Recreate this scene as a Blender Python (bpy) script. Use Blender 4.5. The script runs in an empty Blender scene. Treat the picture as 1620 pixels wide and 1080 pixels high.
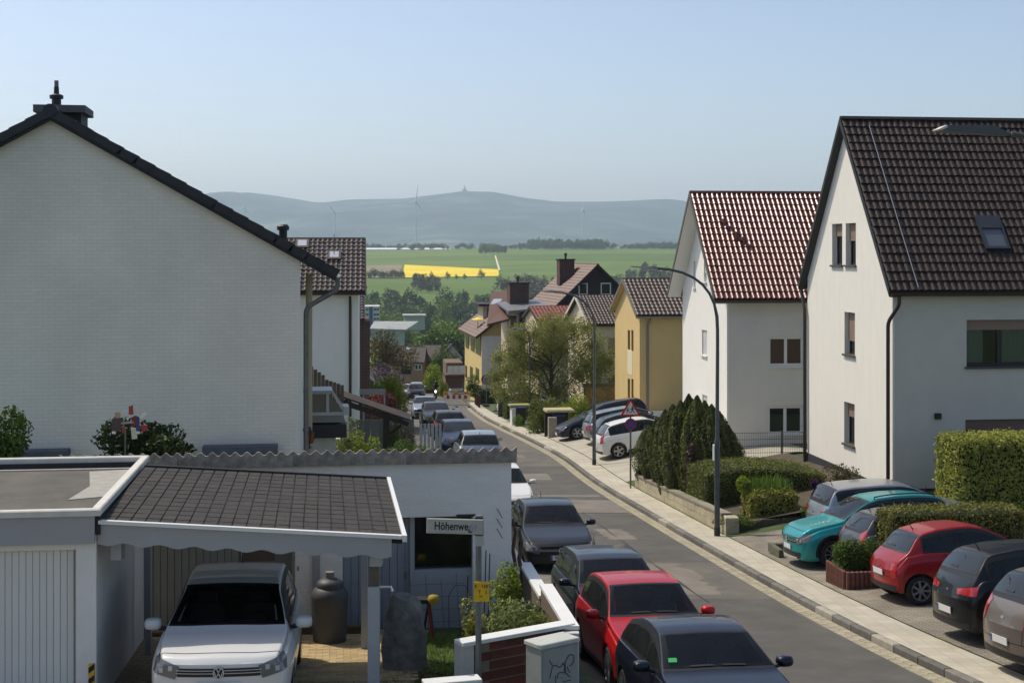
import bpy, bmesh, math, random
import numpy as np
from mathutils import Vector, Matrix, Euler
from mathutils.bvhtree import BVHTree
random.seed(7); RNG = np.random.default_rng(11)
R = math.radians
SC = bpy.context.scene
COL = SC.collection
# ---------------------------------------------------------------- camera, sky, sun, exposure
F = 2200.0; HY = 395.0; CZ = 6.2
cam = bpy.data.cameras.new('camera'); cam_o = bpy.data.objects.new('camera', cam); COL.objects.link(cam_o)
cam.sensor_width = 36.0; cam.lens = F / 1620 * 36
cam.shift_y = -(540 - HY) / 1620
cam.clip_start = 0.1; cam.clip_end = 40000
cam_o.location = (0, 0, CZ); cam_o.rotation_euler = (R(90), 0, 0)
SC.camera = cam_o
SUN_DIR = Vector((-0.84, 0.54, 0)).normalized(); SUN_EL = R(57)
sun_vec = Vector((SUN_DIR.x * math.cos(SUN_EL), SUN_DIR.y * math.cos(SUN_EL), math.sin(SUN_EL)))
w = bpy.data.worlds.new('World'); SC.world = w; w.use_nodes = True
nt = w.node_tree; bg = nt.nodes['Background']
sky = nt.nodes.new('ShaderNodeTexSky'); sky.sky_type = 'NISHITA'; sky.sun_disc = False
sky.sun_elevation = SUN_EL; sky.sun_rotation = math.atan2(sun_vec.x, sun_vec.y)
sky.altitude = 200; sky.air_density = 0.8; sky.dust_density = 2.4; sky.ozone_density = 0.5
nt.links.new(sky.outputs[0], bg.inputs[0]); bg.inputs[1].default_value = 0.122
sl = bpy.data.lights.new('sun', 'SUN'); sl.energy = 2.8; sl.angle = R(0.55); sl.color = (1.0, 0.92, 0.78)
so = bpy.data.objects.new('sun', sl); COL.objects.link(so)
so.rotation_euler = sun_vec.to_track_quat('Z', 'Y').to_euler(); so.location = (-30, 20, 60)
SC.view_settings.view_transform = 'Standard'; SC.view_settings.look = 'None'
SC.view_settings.exposure = 0.44; SC.view_settings.gamma = 1.0; SC.view_settings.use_curve_mapping = False
SC.render.engine = 'CYCLES'
SC.cycles.use_denoising = True
SC.cycles.max_bounces = 6; SC.cycles.diffuse_bounces = 3; SC.cycles.glossy_bounces = 3
SC.cycles.transmission_bounces = 4; SC.cycles.volume_bounces = 1; SC.cycles.transparent_max_bounces = 6
SC.cycles.sample_clamp_indirect = 6.0
# ---------------------------------------------------------------- materials
def lin(c):
    c = c / 255.0
    return c / 12.92 if c <= 0.04045 else ((c + 0.055) / 1.055) ** 2.4
def hx(s):
    return tuple(lin(int(s[i:i + 2], 16)) for i in (0, 2, 4))
MATS = {}
def mat(name, col, rough=0.8, var=0.0, vscale=3.0, bump=0.0, bscale=40.0, metal=0.0, spec=0.5, coat=0.0,
        col2=None, stretch=None, detail=5.0, transl=0.0, objvar=0.0, emit=None):
    if name in MATS: return MATS[name]
    m = bpy.data.materials.new(name); m.use_nodes = True
    t = m.node_tree; n = t.nodes; b = n['Principled BSDF']
    if isinstance(col, str): col = hx(col)
    if isinstance(col2, str): col2 = hx(col2)
    b.inputs['Base Color'].default_value = (*col, 1); b.inputs['Roughness'].default_value = rough
    b.inputs['Metallic'].default_value = metal; b.inputs['Specular IOR Level'].default_value = spec
    b.inputs['Coat Weight'].default_value = coat; b.inputs['Coat Roughness'].default_value = 0.04
    src = None
    if var > 0 or bump > 0:
        tc = n.new('ShaderNodeTexCoord'); mp = n.new('ShaderNodeMapping')
        t.links.new(tc.outputs['Object'], mp.inputs[0])
        if stretch: mp.inputs['Scale'].default_value = stretch
    if var > 0:
        nz = n.new('ShaderNodeTexNoise'); nz.inputs['Scale'].default_value = vscale; nz.inputs['Detail'].default_value = detail
        nz.inputs['Roughness'].default_value = 0.65
        t.links.new(mp.outputs[0], nz.inputs['Vector'])
        rp = n.new('ShaderNodeValToRGB')
        rp.color_ramp.elements[0].position = 0.3; rp.color_ramp.elements[1].position = 0.72
        c2 = col2 if col2 else tuple(max(0, c * (1 - var)) for c in col)
        c1 = col if col2 else tuple(min(1, c * (1 + var * .6)) for c in col)
        rp.color_ramp.elements[0].color = (*c2, 1); rp.color_ramp.elements[1].color = (*c1, 1)
        t.links.new(nz.outputs['Fac'], rp.inputs[0]); src = rp.outputs[0]
    if objvar > 0:
        oi = n.new('ShaderNodeObjectInfo'); hs = n.new('ShaderNodeHueSaturation')
        mr = n.new('ShaderNodeMapRange'); mr.inputs['To Min'].default_value = 1 - objvar; mr.inputs['To Max'].default_value = 1 + objvar
        t.links.new(oi.outputs['Random'], mr.inputs[0]); t.links.new(mr.outputs[0], hs.inputs['Value'])
        if src: t.links.new(src, hs.inputs['Color'])
        else: hs.inputs['Color'].default_value = (*col, 1)
        src = hs.outputs[0]
    if src: t.links.new(src, b.inputs['Base Color'])
    if bump > 0:
        n2 = n.new('ShaderNodeTexNoise'); n2.inputs['Scale'].default_value = bscale; n2.inputs['Detail'].default_value = 4
        t.links.new(mp.outputs[0], n2.inputs['Vector'])
        bp = n.new('ShaderNodeBump'); bp.inputs['Strength'].default_value = bump; bp.inputs['Distance'].default_value = 0.02
        t.links.new(n2.outputs['Fac'], bp.inputs['Height']); t.links.new(bp.outputs[0], b.inputs['Normal'])
    if transl > 0:
        tr = n.new('ShaderNodeBsdfTranslucent'); mx = n.new('ShaderNodeMixShader'); mx.inputs[0].default_value = transl
        if src: t.links.new(src, tr.inputs[0])
        else: tr.inputs[0].default_value = (*col, 1)
        o = n['Material Output']
        t.links.new(b.outputs[0], mx.inputs[1]); t.links.new(tr.outputs[0], mx.inputs[2]); t.links.new(mx.outputs[0], o.inputs[0])
    if emit:
        b.inputs['Emission Color'].default_value = (*emit[0], 1); b.inputs['Emission Strength'].default_value = emit[1]
    MATS[name] = m
    return m
def brickmat(name, c1, c2, mortar, bw, bh, ms=0.01, rough=0.9, bump=0.4, axes='xz', var=0.25, off=0.5, vs=1.2):
    """masonry / paving seen too small to be picked apart: a brick texture in object space with relief and grime"""
    if name in MATS: return MATS[name]
    m = bpy.data.materials.new(name); m.use_nodes = True
    t = m.node_tree; n = t.nodes; b = n['Principled BSDF']; b.inputs['Roughness'].default_value = rough
    tc = n.new('ShaderNodeTexCoord'); sp = n.new('ShaderNodeSeparateXYZ'); cb = n.new('ShaderNodeCombineXYZ')
    t.links.new(tc.outputs['Object'], sp.inputs[0])
    ax = {'x': 0, 'y': 1, 'z': 2}
    if axes == 'sz':
        ad = n.new('ShaderNodeMath'); ad.operation = 'ADD'
        t.links.new(sp.outputs[0], ad.inputs[0]); t.links.new(sp.outputs[1], ad.inputs[1])
        t.links.new(ad.outputs[0], cb.inputs[0]); t.links.new(sp.outputs[2], cb.inputs[1])
    else:
        t.links.new(sp.outputs[ax[axes[0]]], cb.inputs[0]); t.links.new(sp.outputs[ax[axes[1]]], cb.inputs[1])
    bt = n.new('ShaderNodeTexBrick'); t.links.new(cb.outputs[0], bt.inputs['Vector'])
    bt.inputs['Scale'].default_value = 1; bt.inputs['Brick Width'].default_value = bw; bt.inputs['Row Height'].default_value = bh
    bt.inputs['Mortar Size'].default_value = ms; bt.inputs['Mortar Smooth'].default_value = 0.3; bt.offset = off
    for k, c in (('Color1', c1), ('Color2', c2), ('Mortar', mortar)):
        bt.inputs[k].default_value = (*hx(c), 1)
    nz = n.new('ShaderNodeTexNoise'); nz.inputs['Scale'].default_value = vs; nz.inputs['Detail'].default_value = 6
    t.links.new(tc.outputs['Object'], nz.inputs['Vector'])
    mr = n.new('ShaderNodeMapRange'); mr.inputs['From Min'].default_value = 0.3; mr.inputs['From Max'].default_value = 0.7
    mr.inputs['To Min'].default_value = 1 - var; mr.inputs['To Max'].default_value = 1 + var * .5
    t.links.new(nz.outputs['Fac'], mr.inputs[0])
    mx = n.new('ShaderNodeMix'); mx.data_type = 'RGBA'; mx.blend_type = 'MULTIPLY'; mx.inputs[0].default_value = 1
    t.links.new(bt.outputs['Color'], mx.inputs[6]); t.links.new(mr.outputs[0], mx.inputs[7]); t.links.new(mx.outputs[2], b.inputs['Base Color'])
    bp = n.new('ShaderNodeBump'); bp.inputs['Strength'].default_value = bump; bp.inputs['Distance'].default_value = 0.01; bp.invert = True
    t.links.new(bt.outputs['Fac'], bp.inputs['Height']); t.links.new(bp.outputs[0], b.inputs['Normal'])
    MATS[name] = m
    return m
# ---------------------------------------------------------------- object helpers
def tag(o, label=None, cat=None, group=None, kind=None):
    if label: o['label'] = label
    if cat: o['category'] = cat
    if group: o['group'] = group
    if kind: o['kind'] = kind
    return o
def empty(name, loc=(0, 0, 0), rz=0.0, label=None, cat=None, group=None):
    o = bpy.data.objects.new(name, None); COL.objects.link(o); o.empty_display_size = 0.3
    o.location = loc; o.rotation_euler = (0, 0, rz)
    return tag(o, label, cat, group)
def link(name, me, parent=None, m=None):
    o = bpy.data.objects.new(name, me); COL.objects.link(o)
    if parent is not None: o.parent = parent
    if m is not None:
        me.materials.clear()
        for k in (m if isinstance(m, (list, tuple)) else [m]): me.materials.append(k)
    return o
class MB:
    """collects shapes, then links them as one mesh object"""
    def __init__(s): s.v = []; s.f = []; s.mi = []; s.k = 0
    def add(s, vs, fs):
        b = len(s.v); s.v.extend([tuple(p) for p in vs]); s.f.extend([tuple(b + i for i in f) for f in fs]); s.mi.extend([s.k] * len(fs)); return s
    def box(s, x0, x1, y0, y1, z0, z1, M=None):
        vs = [Vector((x, y, z)) for z in (z0, z1) for y in (y0, y1) for x in (x0, x1)]
        if M is not None: vs = [M @ p for p in vs]
        return s.add(vs, [(0, 2, 3, 1), (4, 5, 7, 6), (0, 1, 5, 4), (2, 6, 7, 3), (0, 4, 6, 2), (1, 3, 7, 5)])
    def bbox(s, x0, x1, y0, y1, z0, z1, b=0.01, M=None):
        """box with chamfered top edges"""
        vs = [Vector(p) for p in ((x0, y0, z0), (x1, y0, z0), (x1, y1, z0), (x0, y1, z0), (x0, y0, z1 - b), (x1, y0, z1 - b), (x1, y1, z1 - b), (x0, y1, z1 - b),
              (x0 + b, y0 + b, z1), (x1 - b, y0 + b, z1), (x1 - b, y1 - b, z1), (x0 + b, y1 - b, z1))]
        if M is not None: vs = [M @ p for p in vs]
        return s.add(vs, [(3, 2, 1, 0)] + [(i, (i + 1) % 4, 4 + (i + 1) % 4, 4 + i) for i in range(4)] + [(4 + i, 4 + (i + 1) % 4, 8 + (i + 1) % 4, 8 + i) for i in range(4)] + [(8, 9, 10, 11)])
    def poly(s, pts): return s.add(pts, [tuple(range(len(pts)))])
    def prism(s, pts, d):
        """polygon pts extruded by vector d"""
        n = len(pts); pts = [Vector(p) for p in pts]; d = Vector(d)
        nrm = Vector((0, 0, 0))
        for i in range(n): nrm += pts[i].cross(pts[(i + 1) % n])
        if nrm.dot(d) > 0: pts = pts[::-1]
        vs = pts + [p + d for p in pts]
        return s.add(vs, [tuple(range(n)), tuple(range(2 * n - 1, n - 1, -1))] + [(i, n + i, n + (i + 1) % n, (i + 1) % n) for i in range(n)])
    def tube(s, path, r, n=8, cap=True):
        path = [Vector(p) for p in path]; rr = r if isinstance(r, (list, tuple)) else [r] * len(path)
        rings = []; up = None
        for i, p in enumerate(path):
            a = path[max(0, i - 1)]; b = path[min(len(path) - 1, i + 1)]
            d = (b - a).normalized()
            if up is None: up = Vector((0, 0, 1)) if abs(d.z) < .9 else Vector((1, 0, 0))
            x = d.cross(up).normalized(); y = x.cross(d).normalized(); up = y
            rings.append([p + (x * math.cos(2 * math.pi * k / n) + y * math.sin(2 * math.pi * k / n)) * rr[i] for k in range(n)])
        b0 = len(s.v); s.v.extend([tuple(q) for r_ in rings for q in r_])
        fs = []
        for i in range(len(path) - 1):
            for k in range(n):
                fs.append((b0 + i * n + k, b0 + i * n + (k + 1) % n, b0 + (i + 1) * n + (k + 1) % n, b0 + (i + 1) * n + k))
        if cap:
            fs.append(tuple(b0 + k for k in range(n - 1, -1, -1))); fs.append(tuple(b0 + (len(path) - 1) * n + k for k in range(n)))
        s.f.extend(fs); s.mi.extend([s.k] * len(fs)); return s
    def lathe(s, prof, n=24, axis='z', c=(0, 0, 0)):
        """profile [(r, h)] spun round an axis"""
        vs = []
        for r, h in prof:
            for k in range(n):
                a = 2 * math.pi * k / n; p = (r * math.cos(a), r * math.sin(a), h)
                if axis == 'y': p = (p[0], p[2], -p[1])
                elif axis == 'x': p = (p[2], p[0], p[1])
                vs.append((p[0] + c[0], p[1] + c[1], p[2] + c[2]))
        fs = []
        for i in range(len(prof) - 1):
            for k in range(n):
                fs.append((i * n + k, i * n + (k + 1) % n, (i + 1) * n + (k + 1) % n, (i + 1) * n + k))
        return s.add(vs, fs)
    def mesh(s, name, smooth=None):
        me = bpy.data.meshes.new(name); me.from_pydata(s.v, [], s.f)
        if any(s.mi): me.polygons.foreach_set('material_index', s.mi)
        if smooth is not None:
            me.polygons.foreach_set('use_smooth', [True] * len(me.polygons)); me.set_sharp_from_angle(angle=R(smooth))
        me.update(); return me
    def build(s, name, m, parent=None, smooth=None):
        return link(name, s.mesh(name, smooth), parent, m)
def quads_mesh(name, co, smooth=False):
    """(N,4,3) array of quads -> mesh"""
    n = len(co); me = bpy.data.meshes.new(name)
    me.vertices.add(n * 4); me.vertices.foreach_set('co', np.ascontiguousarray(co, dtype=np.float32).ravel())
    me.loops.add(n * 4); me.loops.foreach_set('vertex_index', np.arange(n * 4, dtype=np.int32))
    me.polygons.add(n); me.polygons.foreach_set('loop_start', np.arange(0, n * 4, 4, dtype=np.int32))
    me.update(calc_edges=True); return me
def text_mesh(s, size, name='lettering', condense=1.0):
    c = bpy.data.curves.new(name, 'FONT'); c.body = s; c.size = size; c.align_x = 'CENTER'; c.align_y = 'CENTER'; c.resolution_u = 3; c.offset = size * .022
    o = bpy.data.objects.new('tmp', c); COL.objects.link(o)
    dg = bpy.context.evaluated_depsgraph_get(); me = bpy.data.meshes.new_from_object(o.evaluated_get(dg))
    bpy.data.objects.remove(o); me.name = name
    if condense != 1.0: me.transform(Matrix.Diagonal((condense, 1, 1, 1)))
    return me
# ---------------------------------------------------------------- where things stand
DROP = np.array([(0, 4.35), (10, 5.45), (17.7, 6.3), (22, 6.75), (28, 7.29), (33, 7.66), (40, 8.12), (50, 8.6), (60, 9.0), (69, 9.5), (80, 10.2), (100, 11.8),
    (120, 13.4), (136, 14.7), (160, 16.8), (200, 20.5), (260, 27), (350, 35), (450, 41), (600, 43), (750, 39.5), (900, 33), (1100, 25.5), (1300, 19),
    (1700, 9.5), (2300, 0.5), (2600, -2.5), (3000, 0), (4000, 4), (6000, 8), (12000, 8)])
KERB = np.array([(5, 8.9), (16, 7.6), (21.1, 6.96), (24.4, 6.51), (27, 6.2), (31, 5.76), (37.6, 5.0), (42.7, 4.32), (46.7, 3.75), (49.2, 3.37), (53.9, 2.8), (59.1, 2.3),
    (63.5, 1.7), (68.2, 1.02), (73.6, .26), (78.3, -.45), (88, -1.5), (104.5, -2.8), (121.2, -3.9), (150, -5.6), (200, -8), (260, -10)])
def _fine(t, lo, hi, st, k):
    x = np.arange(lo, hi, st); y = np.interp(x, t[:, 0], t[:, 1])
    ker = np.hanning(k + 2)[1:-1]; ker /= ker.sum()
    yp = np.concatenate([y[0] - (y[1] - y[0]) * np.arange(k // 2, 0, -1), y, y[-1] + (y[-1] - y[-2]) * np.arange(1, k // 2 + 1)])
    return x, np.convolve(yp, ker, 'valid')[:len(x)]
_dx, _dy = _fine(DROP[:18], 0, 260, .25, 41)
_kx, _ky = _fine(KERB, 5, 260, .25, 41)
def drop(D):
    D = np.asarray(D, float)
    return np.where(D < 255, np.interp(D, _dx, _dy), np.interp(D, DROP[:, 0], DROP[:, 1]))
def kerbx(D): return np.interp(D, _kx, _ky)
RW = 6.05                                    # kerb to left road edge
def sst(a, b, x):
    t = np.clip((x - a) / (b - a), 0, 1); return t * t * (3 - 2 * t)
def gz(x, y):
    """height of the ground at (x, y)"""
    x = np.asarray(x, float); y = np.asarray(y, float)
    b = CZ - drop(y); s = x - kerbx(y)
    near = 1 - sst(60, 110, y)
    slope = .05 + .13 * sst(36, 39, y) * near
    right = .12 + np.clip(s - 1.0, 0, 40) * 0 + np.minimum(np.clip(s - 1.0, 0, 60) * slope, .9 + .2 * near)
    lrise = np.interp(y, [14, 16, 18, 21.5, 23, 25], [.28, .42, .58, .70, .7, .25])
    left = lrise + np.clip(-s - RW - .3, 0, 60) * .01
    z = np.where((s > .02) & (s < 1.005), b + .04, np.where(s > 0.02, b + right, np.where(s < -RW - .1, b + left, b - .05)))
    return np.where(y > 255, b, z)
def P(px, py, D): return Vector(((px - 810) / F * D, D, CZ - (py - HY) / F * D))
def X(px, D): return (px - 810) / F * D
def Z(py, D): return CZ - (py - HY) / F * D
def G(x, y, dz=0.0): return Vector((x, y, float(gz(x, y)) + dz))
AL = math.atan(.125)                          # the houses follow the street, turned a little to the left
UR = Vector((math.cos(AL), math.sin(AL), 0)); VA = Vector((-math.sin(AL), math.cos(AL), 0))
def road_dir(y): 
    d = Vector((float(kerbx(y + 1) - kerbx(y - 1)), 2, 0)); return d.normalized()
# ================================================================ ground, road, terrain
M_grass = mat('grass', '4a5a2c', .95, .5, 1.5, .6, 30, col2='34401f')
def terrain_mat():
    m = mat('fields', '4a6433', .95, .3, .004, 0, 0, col2='5b7a3a')
    return m
offs = [-400, -200, -100, -60, -40, -26, -18, -13, -10, -8.2, -7.2, -6.6, -6.3, -6.16, -6.14, -4.5, -2.5, -.5, .01, .03, 1.0, 1.02, 1.4, 2, 3, 4, 5, 6, 8, 11, 15, 20, 28, 40, 60, 100, 200, 400]
ys = list(np.arange(4, 60, 1.0)) + list(np.arange(60, 256, 4.0))
vs = []; fs = []
for y in ys:
    for o in offs:
        x = float(kerbx(y)) + o; vs.append((x, y, float(gz(x, y))))
n = len(offs)
for j in range(len(ys) - 1):
    for i in range(n - 1): fs.append((j * n + i, j * n + i + 1, (j + 1) * n + i + 1, (j + 1) * n + i))
me = bpy.data.meshes.new('ground'); me.from_pydata(vs, [], fs); me.update()
tag(link('ground', me, None, M_grass), kind='structure')
# far terrain: valley, opposite slope, plateau and the blue hills, one sheet to the horizon
HILL = np.array([(-2500, 322), (-800, 330), (0, 326), (200, 318), (340, 309), (400, 303), (430, 307), (510, 319.5), (560, 313), (640, 312), (690, 306), (735, 301), (780, 303), (830, 313), (880, 318),
    (940, 318), (1000, 317), (1050, 315), (1090, 320), (1300, 318), (1700, 326), (2600, 320), (4000, 325)])
def tz(x, y):
    z = CZ - np.interp(y, DROP[:, 0], DROP[:, 1])
    px = 810 + x / y * F
    z = z + 3.2 * np.sin(x * .0061 + y * .004) * sst(500, 1200, y) * (1 - sst(1900, 2300, y)) + 1.2 * np.sin(x * .004 + 1) * sst(1900, 2300, y)
    pxr = 810 + x / 7600 * F
    top = (HY - np.interp(pxr, HILL[:, 0], HILL[:, 1])) / F * 7600
    f = sst(4300, 7600, y) ** 1.35 * (1 - .4 * sst(7600, 11000, y))
    wob = (np.sin(x * .0021 + y * .0013) * np.sin(y * .0023 - x * .0007) + .5 * np.sin(x * .0057 - y * .0031) + .3 * np.sin(x * .011 + y * .007)) * 22 * sst(4400, 5200, y) * (1 - sst(6900, 7500, y) * .93)
    return z + top * f + wob
ys = list(np.arange(256, 1000, 24.)) + list(np.arange(1000, 2700, 50.)) + list(np.arange(2700, 4400, 130.)) + list(np.arange(4400, 9000, 60.)) + [9100, 9300]
xs = np.linspace(-1, 1, 161); xs = np.sign(xs) * np.abs(xs) ** 1.25
vs = []; fs = []
for j, y in enumerate(ys):
    wdt = 420 + y * .62
    X_ = xs * wdt
    if j == 0: zz = CZ - drop(250.0) + X_ * 0 - 1.2
    else: zz = tz(X_, np.full_like(X_, y))
    vs.extend(zip(X_.tolist(), [y - (8 if j == 0 else 0)] * len(X_), np.asarray(zz).tolist()))
n = len(xs)
for j in range(len(ys) - 1):
    for i in range(n - 1): fs.append((j * n + i, j * n + i + 1, (j + 1) * n + i + 1, (j + 1) * n + i))
me = bpy.data.meshes.new('terrain'); me.from_pydata(vs, [], fs); me.polygons.foreach_set('use_smooth', [True] * len(fs)); me.update()
def far_mat():
    m = bpy.data.materials.new('far_fields'); m.use_nodes = True; t = m.node_tree; n = t.nodes; b = n['Principled BSDF']; b.inputs['Roughness'].default_value = .95
    b.inputs['Specular IOR Level'].default_value = .1
    tc = n.new('ShaderNodeTexCoord')
    vo = n.new('ShaderNodeTexVoronoi'); vo.inputs['Scale'].default_value = .0042
    mp = n.new('ShaderNodeMapping'); mp.inputs['Scale'].default_value = (.55, 1.1, 0); mp.inputs['Rotation'].default_value = (0, 0, .2)
    t.links.new(tc.outputs['Object'], mp.inputs[0]); t.links.new(mp.outputs[0], vo.inputs['Vector'])
    r1 = n.new('ShaderNodeValToRGB'); sp0 = n.new('ShaderNodeSeparateColor')
    t.links.new(vo.outputs['Color'], sp0.inputs[0]); t.links.new(sp0.outputs[0], r1.inputs[0])
    e = r1.color_ramp.elements
    e[0].color = (*hx('546830'), 1); e[1].color = (*hx('64773a'), 1); k = e.new(.5); k.color = (*hx('5b6f34'), 1)
    # forest on the hills, colours greyed and blued to paint in some haze
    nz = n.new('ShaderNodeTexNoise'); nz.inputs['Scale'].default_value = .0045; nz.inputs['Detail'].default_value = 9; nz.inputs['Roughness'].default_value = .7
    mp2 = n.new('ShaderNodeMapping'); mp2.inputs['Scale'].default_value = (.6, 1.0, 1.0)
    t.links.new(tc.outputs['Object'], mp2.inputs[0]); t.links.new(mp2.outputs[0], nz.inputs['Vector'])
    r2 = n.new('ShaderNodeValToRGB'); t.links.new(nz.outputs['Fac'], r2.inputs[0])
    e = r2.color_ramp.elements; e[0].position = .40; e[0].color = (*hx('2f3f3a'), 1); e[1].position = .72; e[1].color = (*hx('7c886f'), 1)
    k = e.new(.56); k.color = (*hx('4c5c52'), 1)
    sp = n.new('ShaderNodeSeparateXYZ'); t.links.new(tc.outputs['Object'], sp.inputs[0])
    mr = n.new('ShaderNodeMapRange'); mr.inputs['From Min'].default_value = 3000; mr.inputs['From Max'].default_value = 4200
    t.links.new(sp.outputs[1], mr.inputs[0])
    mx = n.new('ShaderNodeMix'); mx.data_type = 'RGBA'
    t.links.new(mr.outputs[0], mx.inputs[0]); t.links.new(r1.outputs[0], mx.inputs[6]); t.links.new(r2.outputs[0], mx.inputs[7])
    nf = n.new('ShaderNodeTexNoise'); nf.inputs['Scale'].default_value = .03; nf.inputs['Detail'].default_value = 6
    mp3 = n.new('ShaderNodeMapping'); mp3.inputs['Scale'].default_value = (.25, 1.0, 1.0); t.links.new(tc.outputs['Object'], mp3.inputs[0])
    t.links.new(mp3.outputs[0], nf.inputs['Vector'])
    m2 = n.new('ShaderNodeMapRange'); m2.inputs['From Min'].default_value = .3; m2.inputs['From Max'].default_value = .7; m2.inputs['To Min'].default_value = .78; m2.inputs['To Max'].default_value = 1.15
    t.links.new(nf.outputs['Fac'], m2.inputs[0])
    mu = n.new('ShaderNodeMix'); mu.data_type = 'RGBA'; mu.blend_type = 'MULTIPLY'; mu.inputs[0].default_value = 1
    t.links.new(mx.outputs[2], mu.inputs[6]); t.links.new(m2.outputs[0], mu.inputs[7]); t.links.new(mu.outputs[2], b.inputs['Base Color'])
    return m
tag(link('terrain', me, None, far_mat()), kind='structure')
def far_gp(px, py):
    """point of the far terrain seen at a pixel"""
    D = np.arange(500, 2600, 2.0); x = (px - 810) / F * D
    yy = HY + F * (CZ - tz(x, D)) / D
    i = int(np.argmax(yy <= py)); return float(x[i]), float(D[i])
def draped(name, px_poly, m, dz=.6, nu=24, nv=6):
    a, b, c, d = px_poly
    vs = []; fs = []
    for j in range(nv + 1):
        for i in range(nu + 1):
            u = i / nu; v = j / nv
            p = [(a[k] * (1 - u) + b[k] * u) * (1 - v) + (d[k] * (1 - u) + c[k] * u) * v for k in (0, 1)]
            x, y = far_gp(*p); vs.append((x, y, float(tz(x, y)) + dz))
    for j in range(nv):
        for i in range(nu): fs.append((j * (nu + 1) + i, j * (nu + 1) + i + 1, (j + 1) * (nu + 1) + i + 1, (j + 1) * (nu + 1) + i))
    me = bpy.data.meshes.new(name); me.from_pydata(vs, [], fs); me.update()
    return tag(link(name, me, None, m), kind='structure')
draped('rapeseed_field', ((636, 440), (790, 437.5), (788, 427), (640, 419.5)), mat('rapeseed', 'e2c80a', .95, .12, .02, 0, 0, col2='cdb408'))
draped('ploughed_field', ((560, 440), (634, 440), (637, 420), (560, 421)), mat('ploughed', '7d7050', .95, .2, .02))
draped('field_path', ((788.5, 428), (791.5, 428), (784.5, 405), (782.5, 405)), mat('pale_track', 'cfc6a8', .95, .1, .1), nu=2, nv=14)
# ---- road, gutter, kerb, pavement, left verge
def strip(name, o0, o1, y0, y1, dz, m, n=6, step=1.0, rel=True):
    ys = np.arange(y0, y1 + .001, step); vs = []; fs = []
    for y in ys:
        for i in range(n + 1):
            o = o0 + (o1 - o0) * i / n
            x = float(kerbx(y)) + o; b = CZ - float(drop(y)); vs.append((x, y, b + dz))
    for j in range(len(ys) - 1):
        for i in range(n): a = j * (n + 1) + i; fs.append((a, a + 1, a + n + 2, a + n + 1))
    me = bpy.data.meshes.new(name); me.from_pydata(vs, [], fs); me.update()
    return tag(link(name, me, None, m), kind='structure')
def asphalt_mat(name, c1, c2):
    m = mat(name, c1, .9, .3, 1.1, .6, 90, col2=c2, detail=14)
    return m
M_asph = asphalt_mat('asphalt_old', '6b665c', '4f4c46')
M_asph2 = asphalt_mat('asphalt_dark', '5b5852', '464440')
M_asph3 = asphalt_mat('asphalt_pale', '7d776b', '655f56')
strip('road', -RW, -.36, 6, 240, 0.0, M_asph, 8)
strip('left_verge', -RW - .45, -RW + .002, 6, 60, .03, M_asph2, 1)
# repair patches of other asphalt, each a sheet a few mm above the last
def patch(o0, o1, y0, y1, m, dz, jag=.15, name='asphalt_patch'):
    n = 14; vs = []; fs = []
    rng = random.Random(int(y0 * 13 + o1 * 7))
    for j in range(n + 1):
        y = y0 + (y1 - y0) * j / n
        j0 = rng.uniform(-jag, jag); j1 = rng.uniform(-jag, jag)
        for i in range(5):
            o = (o0 + j0) + (o1 + j1 - o0 - j0) * i / 4; o = min(max(o, -RW), -.37)
            x = float(kerbx(y)) + o; vs.append((x, y, CZ - float(drop(y)) + dz))
    for j in range(n):
        for i in range(4): a = j * 5 + i; fs.append((a, a + 1, a + 6, a + 5))
    me = bpy.data.meshes.new(name); me.from_pydata(vs, [], fs); me.update()
    tag(link(name, me, None, m), kind='structure')
patch(-RW, -.37, 34.6, 43.6, M_asph2, .004, .02)
patch(-RW, -.37, 47.2, 57.0, M_asph2, .004, .02)
patch(-2.6, -.37, 15, 29.5, M_asph2, .004, .12)
patch(-5.2, -1.3, 30.0, 34.3, M_asph3, .004, .2)
patch(-4.6, -.37, 44.0, 47.0, M_asph3, .004, .02)
patch(-3.6, -1.4, 52.6, 54.6, M_asph3, .008, .04)
patch(-3.2, -1.5, 60.5, 62.0, M_asph3, .004, .05)
patch(-3.9, -.5, 47.9, 48.3, M_asph3, .008, .02)
patch(-2.2, -1.4, 38.5, 40.5, M_asph3, .008, .1)
patch(-4.0, -2.0, 75, 86, M_asph2, .004, .1)
M_tar = mat('tar_seam', '2b2a29', .7)
for o0, o1, y0, y1 in ((-3.1, -3.06, 16, 31), (-1.9, -1.87, 29, 44), (-4.4, -4.37, 36, 52), (-5.0, -.5, 43.8, 43.85), (-2.7, -2.67, 48, 70)): patch(o0, o1, y0, y1, M_tar, .012, .03, 'tar_seam')
mh = MB().lathe([(0, .008), (.30, .008), (.31, -.01)], 24).build('manhole_cover', mat('cast_iron', '3a3836', .6, .3, 20, .5, 60)); mh.location = (float(kerbx(39.5)) - 2.6, 39.5, CZ - float(drop(39.5)) + .006); tag(mh, 'round cast iron manhole cover in the asphalt beside the parked row', 'manhole cover')
M_sett = mat('gutter_stone', 'a39a82', .9, .35, 3, .5, 30, col2='877f6a', objvar=.12)
M_bed = mat('gutter_bed', '6a6557', .95, .3, 5, .4, 40)
strip('gutter_bed', -.37, .0, 6, 240, -.012, M_bed, 1)
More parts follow.
